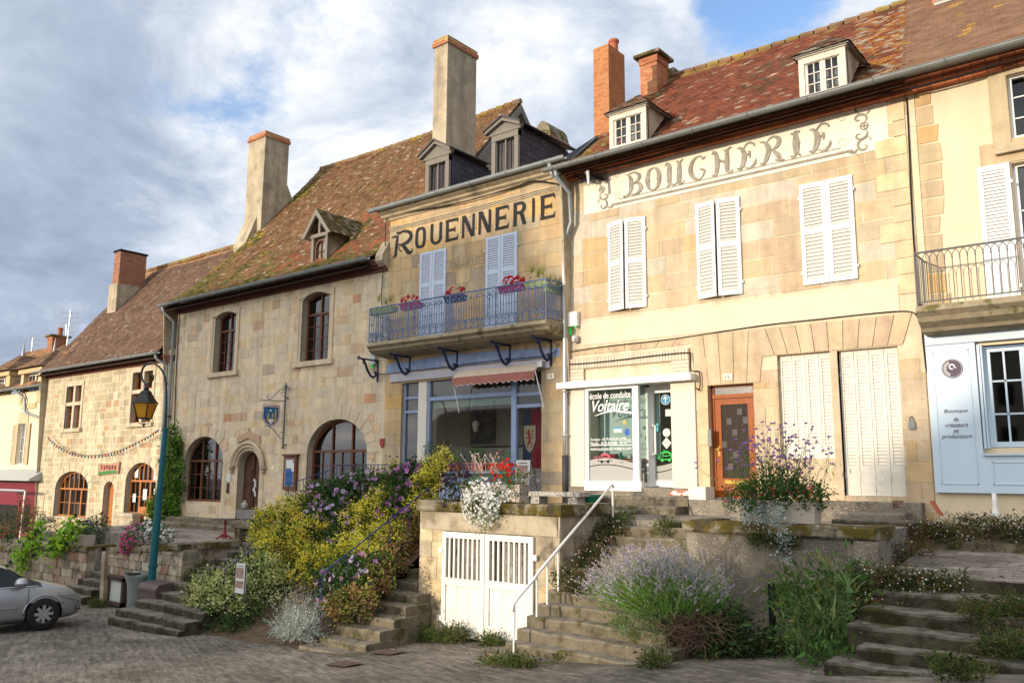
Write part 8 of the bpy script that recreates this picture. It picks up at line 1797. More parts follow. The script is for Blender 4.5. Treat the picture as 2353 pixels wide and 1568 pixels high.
# green box, mailbox, bundle, red plank, support post
a=px(1304,1155,1357,1125,15.0); gb=thing('green_box','dark green plastic storage box between bench and driving school steps','box',((a[0]+a[1])/2,15.1,-.75)); m=MB(); m.pr([(a[0]+.04,-.75),(a[1]-.04,-.75),(a[1],-.45),(a[0],-.45)],15.0,15.4,'y'); m.build('tub',m_green,gb); m=MB(); m.box(a[0]-.02,a[1]+.02,14.98,15.42,-.449,-.40); m.build('lid',m_green,gb)
a=oy(1582,1151,15.35); b=oy(1620,1120,15.35); mbx=thing('mailbox','cream metal letterbox standing on the stone block beside the orange door','mailbox',((a.x+b.x)/2,15.5,-.46)); m=MB(); m.box(a.x,b.x,15.35,15.75,-.455,b.z+.02); o=m.build('body',mat('cream enamel',(0.62,0.59,0.50),rough=.4),mbx); m=MB(); m.box(a.x+.04,b.x-.04,15.342,15.349,b.z-.08,b.z-.05); m.box(a.x+.2,b.x-.06,15.342,15.349,b.z-.16,b.z-.12); m.build('slot',m_steel,o)
c=oy(1565,1137,15.55); m=MB(); 
for k in range(4): m.tube([(c.x-.22,15.5+.05*k,-.36+.035*(k%2)),(c.x+.22,15.48+.05*k,-.36+.035*(k%2))],.035,8)
m.build('rolled_tape',mat('red and white tape',(0.70,0.66,0.62),spots=(0.6,0.12,0.05),spot_scale=6,spot_lo=.5,spot_hi=.52),label='bundle of red and white barrier tape on the step beside the letterbox',cat='tape')
a=oy(2140,1142,15.9); m=MB(); m.ob((a.x,15.7,a.z-.05),(.07,0,0),(0,.05,0),(.16,-.12,-.24)); m.build('plank',mat('red painted board',(0.34,0.09,0.05),var=.2),label='broken red board leaning at the foot of the boutique wall',cat='board')
a=oy(2283,1132,15.5); b=oy(2287,1187,15.5); m=MB(); m.lathe([(.09,0),(.05,.06),(.035,.2),(.035,a.z-b.z)],(a.x,15.5,b.z),12); m.build('support_post',m_rail,label='short white flared post under the boutique window sill',cat='post',smooth=True)
for nm,(x,y,z) in {'rusty vent grille low in the wall beside the planters':(1822,1118,0),'small square vent hole in the plinth under the tall shutters':(2062,1157,0)}.items():
    p=oy(x,y,15.73 if y>1150 else 15.975); m=MB()
    for i in range(4):
        for j in range(3): m.box(p.x-.08+.045*i,p.x-.045+.045*i,p.y-.015,p.y,p.z-.06+.045*j,p.z-.03+.045*j)
    m.build('air_vent',m_rust,label=nm,cat='vent')
m=MB(); a=oy(1760,1340,12.35); b=oy(1768,1450,12.35); m.box(a.x,a.x+.075,12.40,12.47,-2.45,a.z); m.box(a.x+.02,a.x+.055,12.392,12.40,a.z-.35,a.z-.30); m.build('dark_plank',m_blackp,label='narrow dark plank fixed upright on the lichened wall',cat='plank')
# white handrail
hr=thing('handrail','long white painted steel handrail on the broad stone steps','handrail',tuple(oz(1183,1505,-2.8))); XR=-8.45
rt=ox(1408,1110,XR); rb=ox(1228,1350,XR); 
P0=ox(1406,1112,XR); P1=ox(1240,1310,XR); P2=ox(1222,1335,XR); P3=ox(1190,1372,XR); P4=ox(1179,1388,XR)
m=MB(); m.tube([P0+Vector((0,.05,-.05)),P0,P1,P2,P3,P4,P4+Vector((0,-.02,-.10))],.024,8); m.build('rail',m_rail,hr,smooth=True)
for (x,yt,yb_) in ((1407,1118,1214),(1282,1265,1377),(1257,1295,1406),(1233,1325,1436),(1181,1385,1505)):
    p=ox(x,yt,XR); q=ox(x,yb_,XR); m=MB(); m.tube([(XR,p.y,p.z),(XR,p.y,q.z)],.017,6); m.build('post',m_rail,hr)
# blue railings
def bluerail(lab,pts,h,step=.14,knobs=False,bars=True):
    t=thing('railing',lab,'railing',pts[0]); m=MB(); top=[(x,y,z+h) for x,y,z in pts]; m.tube(top,.013,6); m.build('top_rail',m_bluerail2,t); m=MB()
    for (a,b) in zip(pts,pts[1:]):
        A,B_=Vector(a),Vector(b); n=max(1,int((B_-A).length/step))
        for k in range(n+1): p=A+(B_-A)*k/n; m.tube([p-Vector((0,0,.1)),p+Vector((0,0,h))],.010,4)
        if knobs:
            for k in range(n+1): p=A+(B_-A)*k/n; m.tube([p+Vector((0,0,h*.5-.03)),p+Vector((0,0,h*.5+.03))],.018,5)
    m.build('bars',m_bluerail2,t); return t
m_bluerail2=mat('dark blue rail paint',(0.02,0.035,0.12),rough=.5)
a=oy(766,1067,14.3); bluerail('blue terrace railing above the purple hibiscus',[(a.x,14.3,a.z-.95),(-12.6,14.3,a.z-.95)],.95,.14,True)
bluerail('sloping blue railing dropping from the left end of the terrace railing',[(a.x-.9,13.6,a.z-1.45),(a.x,14.3,a.z-1.05)],.95,.2)
p0=ox(740,1318,-12.75); p1=ox(985,1120,-12.75); bluerail('long sloping blue handrail beside the narrow crumbling steps',[(-12.75,p0.y,p0.z-.75),(-12.75,p1.y,p1.z-.75)],.75,.55)
p0=ox(517,1307,-16.35); p1=ox(586,1258,-16.35); bluerail('short sloping blue handrail on the left stone steps',[(-16.35,p0.y,p0.z-.75),(-16.35,p1.y,p1.z-.75)],.75,.5)
a=oy(1006,1090,13.9); m=MB(); m.tube([(a.x,13.9,-.75),(a.x,13.9,a.z)],.03,6); m.tube([(a.x,13.9,-.3),(a.x-.5,13.6,-.75)],.012,4); m.lathe([(.03,0),(.05,.1),(.03,.2)],(a.x,13.9,-.75),8); m.build('newel_post',m_bluerail2,label='single blue cast iron post in front of the blue shop panel',cat='post')
m=MB(); m.tube([tuple(oy(145,1232,11.9)),tuple(oy(192,1196,11.9)),tuple(oy(203,1194,11.9))],.016,5); m.tube([tuple(oy(192,1196,11.9)),tuple(oy(192,1240,11.9))],.014,5); m.build('handrail',m_iron,label='thin dark iron handrail by the sunlit stone shop window',cat='handrail')
# manhole patches
for k,(x,y,lab) in enumerate(((790,1527,'rusty rectangular cover set in the setts, nearer the viewer'),(892,1500,'rusty rectangular cover in the setts beside the crumbling steps'))):
    lo,hi=.2,60.; d=ray(x,y).normalized()
    for _ in range(50):
        t=(lo+hi)/2; p=d*t
        if p.z>gz(p.x,p.y): lo=t
        else: hi=t
    p=d*lo; m=MB(); z=lambda X,Y: gz(X,Y)+.028
    a_=[(p.x+u,p.y+v) for u,v in ((-.26,-.2),(.26,-.2),(.26,.2),(-.26,.2))]; m.add([(X,Y,z(X,Y)) for X,Y in a_],[(0,1,2,3)]); m.build('inspection_cover',mat('dull brown iron',(0.10,0.065,0.05),rough=.8,var=.4,vscale=12),label=lab,cat='manhole cover')
# ============================================================ PLANTERS AND PLANTS
def box_planter(x0,x1,y0,y1,z0,z1,mt,parent,name='planter_box',taper=.03):
    m=MB(); vs=[(x0+taper,y0+taper,z0),(x1-taper,y0+taper,z0),(x1-taper,y1-taper,z0),(x0+taper,y1-taper,z0),(x0,y0,z1),(x1,y0,z1),(x1,y1,z1),(x0,y1,z1)]
    m.add(vs,[(0,3,2,1),(4,5,6,7),(0,1,5,4),(1,2,6,5),(2,3,7,6),(3,0,4,7)]); m.box(x0-.01,x1+.01,y0-.012,y0-.002,z1-.035,z1+.004); return m.build(name,mt,parent)
def pots(lab,x0,x1,y,z,h,mt,blobs,n,size,pal,fl=None,cat='planter',dep=.2,asp=.5,group=None,bl=None):
    t=thing('flower_box',lab,cat,((x0+x1)/2,y,z),group); box_planter(x0,x1,y,y+dep,z,z+h,mt,t)
    m=MB(); leaves(m,blobs,n,size,pal,asp=asp,shell=.3); m.build('foliage',m_leaf,t)
    if bl: m=MB(); [blades(m,*b) for b in bl]; m.build('spiky_leaves',m_leaf,t)
    if fl:
        for (nm,cnt,fs,fp,pet) in fl: f=MB(); blossoms(f,blobs,cnt,fs,fp,pet); f.build(nm,m_petal,t)
    return t
# terracotta sill boxes
zs=Z2(1080,1081); RED=[(3,(0.50,0.02,0.02)),(1,(0.60,0.06,0.04))]
for k,(xa,xb,h,lab,pal,fl) in enumerate(((540,690,.30,'terracotta sill box with a small leafy shrub, leftmost of the four',G1,None),(780,916,.22,'terracotta sill box with pale basil, second from the left',[(1,(0.16,0.24,0.05))],None),(970,1157,.26,'terracotta sill box with dense dark herbs, third from the left',G1,None),(1185,1405,.24,'terracotta sill box with sparse drying plants, rightmost of the four',[(1,(0.30,0.30,0.12)),(1,(0.10,0.16,0.04))],[('flowers',12,.04,RED,5)]))):
    x0=oy(840+.23575*xa,1076,15.95).x; x1=oy(840+.23575*xb,1076,15.95).x; c=(x0+x1)/2
    bl=[((c,16.0,zs+.25+h/2),((x1-x0)*.42,.09,h*.6))] if k else [((c,16.0,zs+.42),(.17,.12,.30))]
    pots(lab,x0+.02,x1-.02,15.90,zs,.19,m_terra,bl,(260,260,480,170)[k],.05,pal,fl,group='terracotta boxes on the blue shop sill')
# balcony boxes
def bb(lab,xa,xb,mt,kind,y=15.26,z=4.30):
    x0=oy(xa,660,y).x; x1=oy(xb,660,y).x; c=(x0+x1)/2; w=x1-x0
    if kind=='ger': return pots(lab,x0,x1,y,z,.15,mt,[((c,y+.1,z+.24),(w*.45,.10,.10))],60,.05,[(1,(0.30,0.10,0.05)),(1,(0.10,0.14,0.04))],[('flowers',46,.10,[(3,(0.50,0.03,0.05)),(1,(0.62,0.12,0.12))],6)],group='flower boxes on the blue balcony')
    return pots(lab,x0,x1,y,z,.15,mt,[((c,y+.1,z+.2),(w*.45,.1,.06))],70,.05,[(2,(0.30,0.22,0.10)),(1,(0.15,0.2,0.05))],None,bl=[((c+w*u,y+.1,z+.25+.12*v),26,.34,.014,[(2,(0.22,0.28,0.06)),(1,(0.34,0.34,0.10))],1.0,.35,.01) for u,v in ((-.25,1),(.25,.3),(.05,0))],group='flower boxes on the blue balcony')
bb('lime balcony box with one spiky plant at the far left end of the blue balcony',851,905,m_lime,'sp')
bb('magenta balcony box of red geraniums, left of the first pale blue shutters',918,962,m_magenta,'ger')
bb('navy balcony box of red geraniums, in front of the right leaf of the first shutters',1019,1062,m_navy,'ger')
bb('magenta balcony box of red geraniums in front of the second pale blue shutters',1142,1198,m_magenta,'ger',z=4.32)
bb('lime balcony box with spiky palms and shells, right part of the blue balcony',1203,1252,m_lime,'sp',z=4.32)
x=oy(1285,650,15.6).x; pots('lime box with spiky palms on the right-hand return of the blue balcony',-11.47,-11.30,15.32,4.2,.2,m_lime,[((-11.38,15.6,4.45),(.08,.25,.06))],50,.05,[(1,(0.3,0.26,0.1))],None,dep=.55,bl=[((-11.38,15.5,4.45),30,.36,.014,[(2,(0.22,0.28,0.06)),(1,(0.34,0.34,0.10))],1.0,.35,.01),((-11.36,15.8,4.42),22,.3,.014,[(1,(0.22,0.28,0.06))],1.0,.35,.01)],group='flower boxes on the blue balcony')
# white and red flower cascade on the cellar coping
WH=[(5,(0.80,0.80,0.78)),(1,(0.65,0.68,0.62))]
a=oy(1070,1150,12.2); b=oy(1205,1150,12.2); cz=-.48
t=pots('planter overflowing with white and red flowers on the mossy coping above the cellar doors',a.x,b.x,12.05,cz,.30,m_planter,[((a.x+.75,12.0,cz+.28),(.55,.24,.22)),((a.x+.72,11.86,cz-.16),(.40,.14,.34)),((a.x+1.1,12.15,cz+.38),(.35,.2,.15))],2600,.045,G1+[(2,(0.14,0.22,0.04))],None,dep=.3)
m=MB(); blossoms(m,[((a.x+.78,11.95,cz+.14),(.50,.24,.26)),((a.x+.70,11.84,cz-.18),(.36,.15,.30)),((a.x+.70,11.84,cz-.02),(.42,.17,.28))],430,.062,WH,5); m.build('white_flowers',m_petal,t)
m=MB(); blossoms(m,[((a.x+.98,11.98,cz+.50),(.36,.14,.13)),((a.x+1.22,12.0,cz+.62),(.10,.08,.10))],46,.08,RED,6); m.build('red_flowers',m_petal,t)
m=MB(); leaves(m,[((a.x-.02,12.0,cz+.34),(.30,.2,.28)),((a.x-.12,11.98,cz+.1),(.12,.1,.2))],420,.075,[(3,(0.035,0.012,0.03)),(2,(0.02,0.03,0.012)),(1,(0.06,0.08,0.03))],asp=.7); m.build('dark_foliage',m_leaf,t)
m=MB(); leaves(m,[((b.x+.08,12.1,cz+.30),(.25,.18,.26))],330,.05,[(2,(0.06,0.09,0.03)),(1,(0.22,0.12,0.16)),(1,(0.3,0.22,0.28))]); m.build('mauve_foliage',m_leaf,t)
m=MB()
for _ in range(22):
    o=Vector((a.x+R.uniform(.2,.9),12.1,cz+.5)); e=o+Vector((R.uniform(-.35,.25),R.uniform(-.1,.1),R.uniform(.15,.42))); m.tube([o,(o+e)/2+Vector((0,0,.03)),e],.003,3); flower(m,e,.03,Vector((0,-1,.2)),None,4)
m.build('airy_stems',mat('pink white gaura',(0.55,0.42,0.40)),t)
# verbena planter on the right wall
a=oy(1690,1188,12.55); b=oy(1876,1188,12.55); cz=-.68
vt=thing('flower_box','beige planters with tall wiry purple verbena on the right-hand terrace wall','planter',((a.x+b.x)/2,12.6,cz)); box_planter(a.x,a.x+.72,12.52,12.85,cz,cz+.32,m_planter,vt); box_planter(b.x-.72,b.x,12.50,12.83,cz,cz+.31,m_planter,vt)
m=MB(); leaves(m,[((a.x+.25,12.62,cz+.35),(.42,.24,.20)),((b.x-.32,12.60,cz+.40),(.46,.24,.17)),(((a.x+b.x)/2,12.62,cz+.48),(.45,.24,.27))],4600,.058,GD+[(1,(0.05,0.10,0.02))]); m.build('foliage',m_leaf,vt)
m=MB(); blossoms(m,[((a.x+.1,12.5,cz+.35),(.25,.12,.10)),((b.x-.4,12.5,cz+.42),(.4,.12,.08)),((b.x-.2,12.5,cz+.45),(.2,.1,.08))],46,.05,[(3,(0.50,0.03,0.04)),(1,(0.6,0.15,0.25)),(1,(0.5,0.2,0.05))],5); m.build('red_flowers',m_petal,vt)
m=MB(); leaves(m,[((a.x+.35,12.44,cz+.10),(.2,.08,.2)),((a.x+.78,12.38,cz-.05),(.20,.08,.22)),((a.x+.85,12.36,cz-.32),(.14,.06,.22)),((a.x+.62,12.40,cz+.14),(.2,.08,.14))],1500,.034,GS+[(1,(0.6,0.62,0.58))],asp=.8); m.build('silver_trailing_foliage',m_leaf,vt)
m=MB(); fl=MB(); 
for _ in range(62):
    o=Vector(((a.x+b.x)/2+R.gauss(0,.26),12.65+R.uniform(-.1,.1),cz+.4)); l=R.uniform(.4,1.12); lean=(o.x-(a.x+b.x)/2)*.6+R.gauss(0,.16)
    e=o+Vector((lean,R.uniform(-.15,.15),l*(1-.15*abs(lean)))); mid_=(o+e)/2+Vector((R.gauss(0,.03),0,.04)); m.tube([o,mid_,e],[.0045,.004,.002],3)
    tips=[e]
    for s_ in (-1,1):
        if R.random()<.7:
            t_=R.uniform(.45,.8); q=o+(e-o)*t_; tt=q+Vector((s_*R.uniform(.08,.2),R.uniform(-.05,.05),R.uniform(.12,.28))); m.tube([q,tt],.003,3); tips.append(tt)
    for q in tips:
        for _k in range(9): flower(fl,q+Vector((R.gauss(0,.014),R.gauss(0,.014),R.gauss(0,.008))),.028,Vector((R.gauss(0,.5),-.6,.6)).normalized(),pick([(3,(0.34,0.18,0.48)),(2,(0.46,0.26,0.56)),(1,(0.18,0.10,0.28))]),4)
m.build('stems',mat('verbena stem',(0.09,0.13,0.04)),vt); fl.build('verbena_flowers',m_petal,vt)
m=MB(); 
for _ in range(500):
    o=Vector(((a.x+b.x)/2+R.gauss(0,.4),12.65+R.uniform(-.1,.1),cz+.4+R.uniform(0,.55))); leaf(m,o,R.uniform(.05,.12),Vector((R.gauss(0,.6),R.gauss(0,.4),1)),jitc(pick(G1),.2),.14)
m.build('narrow_leaves',m_leaf,vt)
# left side flowers on rubble walls
cz=-1.72; bx_=oy(318,1240,11.4)
bush('pink_petunias','mound of pink petunias on the rubble wall left of the lamp post','flowers',[((bx_.x,11.35,cz+.12),(.42,.25,.28)),((bx_.x-.25,11.22,cz-.12),(.2,.12,.2))],900,.05,GD,[('flowers',80,.11,[(3,(0.62,0.10,0.28)),(1,(0.7,0.25,0.4))],5)],stems=False)
bx_=oy(378,1232,11.5)
bush('white_petunias','loose white petunias on the rubble wall right of the lamp post','flowers',[((bx_.x-.2,11.5,cz+.12),(.55,.25,.20)),((bx_.x-.9,11.6,cz+.28),(.3,.2,.2))],900,.05,GD+[(1,(0.10,0.2,0.04))],[('flowers',80,.095,WH,5)],stems=False)
def lime(lab,xa,ya,xb,yb,Y=11.45):
    p=oy(xa,ya,Y); q=oy(xb,yb,Y); n=5; bl=[]
    for k in range(n): t=k/(n-1); bl.append(((p.x+(q.x-p.x)*t,Y-.08-.05*math.sin(t*3),p.z+(q.z-p.z)*t),(.19-.05*t,.10,.20)))
    bush('sweet_potato_vine',lab,'plant',bl,420,.11,GL,stems=False,asp=.85,shell=.7,up=-.5)
lime('bright lime vine trailing down the rubble wall behind the car, nearer the left edge',92,1222,52,1295); lime('bright lime vine trailing at the end of the low rubble wall, beside the small steps',172,1212,130,1262)
for lab,xa,xb in (('pale planter on the low rubble wall beside the first lime vine',82,113),('pale planter at the end of the low rubble wall',168,197)):
    p=oy(xa,1243,11.7); q=oy(xb,1243,11.7); t=pots(lab,p.x,q.x,11.68,-2.12,.30,m_planter,[(((p.x+q.x)/2,11.85,-1.66),(.45,.22,.24))],500,.06,GD+[(1,(0.05,.08,.05))],None,dep=.3)
    m=MB()
    for _ in range(26):
        o=Vector(((p.x+q.x)/2+R.gauss(0,.25),11.8,-1.55)); e=o+Vector((R.gauss(0,.06),0,R.uniform(.1,.3)))
        for k in range(6): leaf(m,o+(e-o)*k/6,.045,Vector((R.gauss(0,1),-.3,.4)),jitc((0.10,0.08,0.22),.2),.6)
    m.build('blue_salvia_spikes',m_petal,t)
c=oy(218,1215,12.6); bush('grey_green_shrub','grey-green shrub below the round-headed door of the stone shop','shrub',[((c.x,12.6,-1.75),(.5,.35,.38)),((c.x-.3,12.3,-2.0),(.35,.3,.25))],1500,.07,[(3,(0.10,0.16,0.08)),(2,(0.16,0.22,0.12))])
c=oy(72,1195,12.5); bush('feathery_grass','tall feathery reddish green plant at the left edge by the red shopfront','plant',[((c.x-.6,12.5,-1.5),(.5,.35,.55)),((c.x+.2,12.4,-1.75),(.7,.3,.3)),((c.x-1.7,12.4,-1.8),(.6,.3,.4))],2200,.08,[(3,(0.10,0.13,0.03)),(2,(0.16,0.15,0.05)),(1,(0.22,0.10,0.06)),(1,(0.08,0.07,0.16))],asp=.25,up=1.2)
c=oy(40,1235,12.0); bush('red_flowers','low dark red flowers on the rubble wall at the left edge','flowers',[((c.x-.6,11.9,-2.1),(.7,.25,.25))],700,.06,GD,[('flowers',22,.06,[(1,(0.4,0.03,0.05))],5)],stems=False)
c=oz(92,1250,-2.1); m=MB(); p=oy(69,1250,11.8); m.lathe([(.10,0),(.15,.18),(.16,.2),(.13,.2)],(p.x,11.8,-2.15),12); m.build('clay_pot',m_terra,label='small round clay pot on the low rubble wall',cat='pot',smooth=True)
# creeper at the corner of museum house
P=[(402,1010,.14),(399,1050,.2),(396,1090,.32),(388,1130,.42),(384,1165,.5),(374,1200,.55),(360,1180,.35)]
bush('creeper','dense green creeper climbing the drainpipe between the stone shop and the museum','climber',[((oy(x,y,15.75).x,15.78,oy(x,y,15.75).z),(r*1.3,.2,.5)) for x,y,r in P],5600,.10,[(4,(0.12,0.26,0.03)),(3,(0.20,0.34,0.045)),(1,(0.06,0.14,0.02))],asp=.7,shell=.75)
# the big planted bank, from left to right
def at(x,y,Y): p=oy(x,y,Y); return p
def B_(x,y,Y,rx,ry,rz): p=oy(x,y,Y); return ((p.x,p.y,p.z),(rx,ry,rz))
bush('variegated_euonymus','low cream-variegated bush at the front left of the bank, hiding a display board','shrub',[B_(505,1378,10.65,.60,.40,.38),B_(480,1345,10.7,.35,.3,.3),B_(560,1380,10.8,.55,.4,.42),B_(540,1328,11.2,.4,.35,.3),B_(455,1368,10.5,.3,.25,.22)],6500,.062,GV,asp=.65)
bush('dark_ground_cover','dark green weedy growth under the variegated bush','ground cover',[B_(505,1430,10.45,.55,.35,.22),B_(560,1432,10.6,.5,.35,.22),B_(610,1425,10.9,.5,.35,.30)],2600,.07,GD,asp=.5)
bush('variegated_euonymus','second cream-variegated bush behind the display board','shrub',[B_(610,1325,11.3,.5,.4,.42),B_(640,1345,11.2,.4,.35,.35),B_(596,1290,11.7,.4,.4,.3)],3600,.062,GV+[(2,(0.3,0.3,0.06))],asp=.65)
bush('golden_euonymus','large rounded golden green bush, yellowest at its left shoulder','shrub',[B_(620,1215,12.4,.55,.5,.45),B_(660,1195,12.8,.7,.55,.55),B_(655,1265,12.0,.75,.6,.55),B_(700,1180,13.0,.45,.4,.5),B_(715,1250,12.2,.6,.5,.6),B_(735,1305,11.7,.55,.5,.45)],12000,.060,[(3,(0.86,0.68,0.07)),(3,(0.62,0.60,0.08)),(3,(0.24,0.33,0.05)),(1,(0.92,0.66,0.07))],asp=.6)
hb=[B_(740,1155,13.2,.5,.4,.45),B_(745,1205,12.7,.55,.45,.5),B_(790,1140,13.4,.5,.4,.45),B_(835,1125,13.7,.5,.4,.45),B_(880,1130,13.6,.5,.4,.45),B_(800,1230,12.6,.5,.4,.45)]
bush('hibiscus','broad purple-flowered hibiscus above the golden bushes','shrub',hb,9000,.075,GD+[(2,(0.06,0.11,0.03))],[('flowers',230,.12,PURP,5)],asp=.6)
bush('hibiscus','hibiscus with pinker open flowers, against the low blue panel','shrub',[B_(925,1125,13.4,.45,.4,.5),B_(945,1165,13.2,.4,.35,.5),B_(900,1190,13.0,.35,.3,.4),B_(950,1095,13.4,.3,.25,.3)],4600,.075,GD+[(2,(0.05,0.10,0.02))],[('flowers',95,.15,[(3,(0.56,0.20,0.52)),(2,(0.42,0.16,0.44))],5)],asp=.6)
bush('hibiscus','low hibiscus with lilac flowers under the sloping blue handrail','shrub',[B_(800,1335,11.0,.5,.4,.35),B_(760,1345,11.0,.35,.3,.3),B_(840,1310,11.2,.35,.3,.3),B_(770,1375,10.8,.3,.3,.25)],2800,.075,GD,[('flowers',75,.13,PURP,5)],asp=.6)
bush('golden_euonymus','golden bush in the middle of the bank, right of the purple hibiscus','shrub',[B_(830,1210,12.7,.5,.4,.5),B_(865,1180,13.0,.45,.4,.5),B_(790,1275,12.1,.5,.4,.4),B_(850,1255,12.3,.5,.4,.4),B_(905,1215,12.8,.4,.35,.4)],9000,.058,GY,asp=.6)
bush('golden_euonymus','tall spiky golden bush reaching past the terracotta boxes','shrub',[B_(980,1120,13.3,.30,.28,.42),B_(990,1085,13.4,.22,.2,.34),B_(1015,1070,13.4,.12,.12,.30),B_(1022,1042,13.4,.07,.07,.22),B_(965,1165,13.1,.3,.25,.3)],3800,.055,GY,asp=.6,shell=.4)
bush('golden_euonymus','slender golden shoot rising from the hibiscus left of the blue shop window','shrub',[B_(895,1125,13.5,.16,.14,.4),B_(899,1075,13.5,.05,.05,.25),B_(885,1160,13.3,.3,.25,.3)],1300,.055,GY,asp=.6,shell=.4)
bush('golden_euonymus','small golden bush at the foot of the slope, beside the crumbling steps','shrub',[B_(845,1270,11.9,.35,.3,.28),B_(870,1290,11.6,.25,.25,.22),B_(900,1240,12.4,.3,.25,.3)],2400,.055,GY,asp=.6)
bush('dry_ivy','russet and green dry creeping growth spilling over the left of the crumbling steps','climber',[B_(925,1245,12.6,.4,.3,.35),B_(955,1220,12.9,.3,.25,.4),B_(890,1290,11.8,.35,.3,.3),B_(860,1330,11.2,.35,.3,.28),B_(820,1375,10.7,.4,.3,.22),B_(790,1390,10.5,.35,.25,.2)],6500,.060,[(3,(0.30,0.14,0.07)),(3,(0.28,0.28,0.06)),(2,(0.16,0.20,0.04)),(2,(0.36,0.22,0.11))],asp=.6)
# silver curry plant
cp=thing('curry_plant','silvery grey curry plant sprawling on the setts in front of the bank','plant',tuple(at(680,1470,10.0))); m=MB(); tw_=MB()
base=at(685,1462,10.1)
for _ in range(620):
    v=Vector((R.gauss(0,1),R.gauss(0,.8)-.2,abs(R.gauss(0,1))*.9+.05)).normalized(); l=R.uniform(.35,.95)*(1.1 if v.z>.6 else .85); o=base+Vector((R.uniform(-.25,.25),R.uniform(-.2,.2),0)); e=o+Vector((v.x*l*.85,v.y*l*.6,v.z*l*.95+.02)); 
    pal=pick(GS)
    for k in range(9):
        q=o+(e-o)*(0.35+.65*k/9)+Vector((0,0,-.12*(k/9)**2*(1-v.z))); leaf(m,q,.055,(v+Vector((R.gauss(0,.6),R.gauss(0,.6),R.gauss(0,.6)))),jitc(pal,.15),.22)
    if R.random()<.3: tw_.tube([o,e],[.004,.002],3)
m.build('foliage',m_leaf,cp); tw_.build('stems',mat('pale stems',(0.30,0.27,0.20)),cp)
m=MB()
for _ in range(60): q=base+Vector((R.gauss(-.15,.35),R.uniform(-.3,.2),R.uniform(.45,.95))); flower(m,q,.04,Vector((R.gauss(0,.5),-.5,1)).normalized(),pick([(3,(0.22,0.15,0.09)),(1,(0.45,0.30,0.05))]),4)
m.build('dry_flowerheads',m_petal,cp)
# lavender
lv=thing('lavender','big flowering lavender leaning over the broad stone steps','lavender',tuple(at(1560,1480,11.4))); m=MB(); fl=MB(); tw_=MB()
base=at(1535,1418,11.35)
for _ in range(2300):
    u=R.uniform(-1,1); a=u*1.15-.16; d=Vector((math.sin(a)+R.gauss(0,.08),-.25+R.gauss(0,.35),math.cos(a)*.95+.12)).normalized()
    if d.z<-.05: d.z=-.05
    o=base+Vector((R.gauss(0,.22)+u*.28,R.gauss(0,.2),R.uniform(-.02,.2)))+d*R.uniform(.1,.35); l=R.uniform(.26,.54)*(1.12 if u<.3 else .8); e=o+d*l
    c=jitc(pick([(3,(0.12,0.25,0.045)),(2,(0.17,0.31,0.06)),(1,(0.26,0.33,0.10))]),.2); s=d.cross(Vector((0,1,0))).normalized()*.0034
    m.add([o-s,o+s,e+s*.5,e-s*.5],[(0,1,2,3)],c)
    for k in range(5): leaf(m,o+d*l*R.uniform(-.3,.42),.06,(d+Vector((R.gauss(0,.35),R.gauss(0,.35),R.gauss(0,.3)))),c,.2)
    if R.random()<(.95 if u<.5 else .4):
        pc=jitc(pick([(3,(0.46,0.40,0.43)),(2,(0.36,0.32,0.42)),(1,(0.54,0.48,0.48))]),.12)
        for k in range(6): q=e+d*(.018*k-.02); leaf(fl,q,.031,(d*.6+Vector((R.gauss(0,.6),R.gauss(0,.6),R.gauss(0,.4)))),pc,.8)
m.build('foliage',m_leaf,lv); fl.build('flower_spikes',m_petal,lv)
for _ in range(420):
    o=at(1590+R.gauss(0,30),1440+R.gauss(0,22),11.2+R.uniform(-.1,.3)); d=Vector((R.gauss(0,1),R.gauss(-.3,.5),R.gauss(-.1,.45))).normalized()*R.uniform(.15,.40); mid_=o+d*.5+Vector((0,0,R.uniform(-.06,.06))); tw_.tube([o,mid_,o+d],[.008,.006,.003],3)
tw_.build('woody_stems',m_twig,lv)
mb=MB(); leaves(mb,[B_(1480,1440,11.0,.42,.3,.30),B_(1440,1400,11.2,.4,.3,.3),B_(1520,1400,11.3,.5,.3,.25),B_(1625,1385,11.8,.25,.2,.2)],3000,.06,[(3,(0.09,0.17,0.05)),(2,(0.15,0.24,0.07))],asp=.2,up=1.0); mb.build('young_foliage',m_leaf,lv)
bush('weeds','leafy dark weeds between the lavender and the lichened wall','weeds',[B_(1668,1425,11.8,.22,.2,.30),B_(1655,1470,11.4,.25,.2,.22),B_(1715,1485,11.7,.4,.2,.11),B_(1790,1485,11.8,.35,.2,.10)],1700,.085,[(3,(0.03,0.075,0.02)),(2,(0.06,0.11,0.03)),(1,(0.12,0.14,0.04))],asp=.45)
gp=thing('wild_herbs','tall mixed wild herbs and broad leaves between lichened wall and right-hand steps','weeds',tuple(at(1880,1510,11.2))); m=MB()
leaves(m,[B_(1835,1385,11.7,.30,.25,.30),B_(1810,1430,11.5,.22,.2,.28),B_(1885,1405,11.6,.32,.25,.34),B_(1930,1360,11.9,.26,.22,.30),B_(1958,1335,12.1,.22,.2,.22),B_(1865,1465,11.2,.28,.2,.16),B_(1905,1470,11.0,.18,.2,.18),B_(1890,1510,10.8,.28,.2,.09)],1000,.14,[(4,(0.05,0.12,0.025)),(3,(0.08,0.17,0.035)),(2,(0.13,0.22,0.05)),(1,(0.20,0.22,0.06))],asp=.32,up=.6)
leaves(m,[B_(1835,1385,11.7,.30,.25,.30),B_(1885,1405,11.6,.30,.25,.32),B_(1930,1360,11.9,.26,.22,.30),B_(1865,1465,11.2,.32,.25,.20),B_(1890,1510,10.8,.34,.2,.10)],2000,.075,GD+G1,asp=.3,up=.7)
m.build('foliage',m_leaf,gp); m=MB()
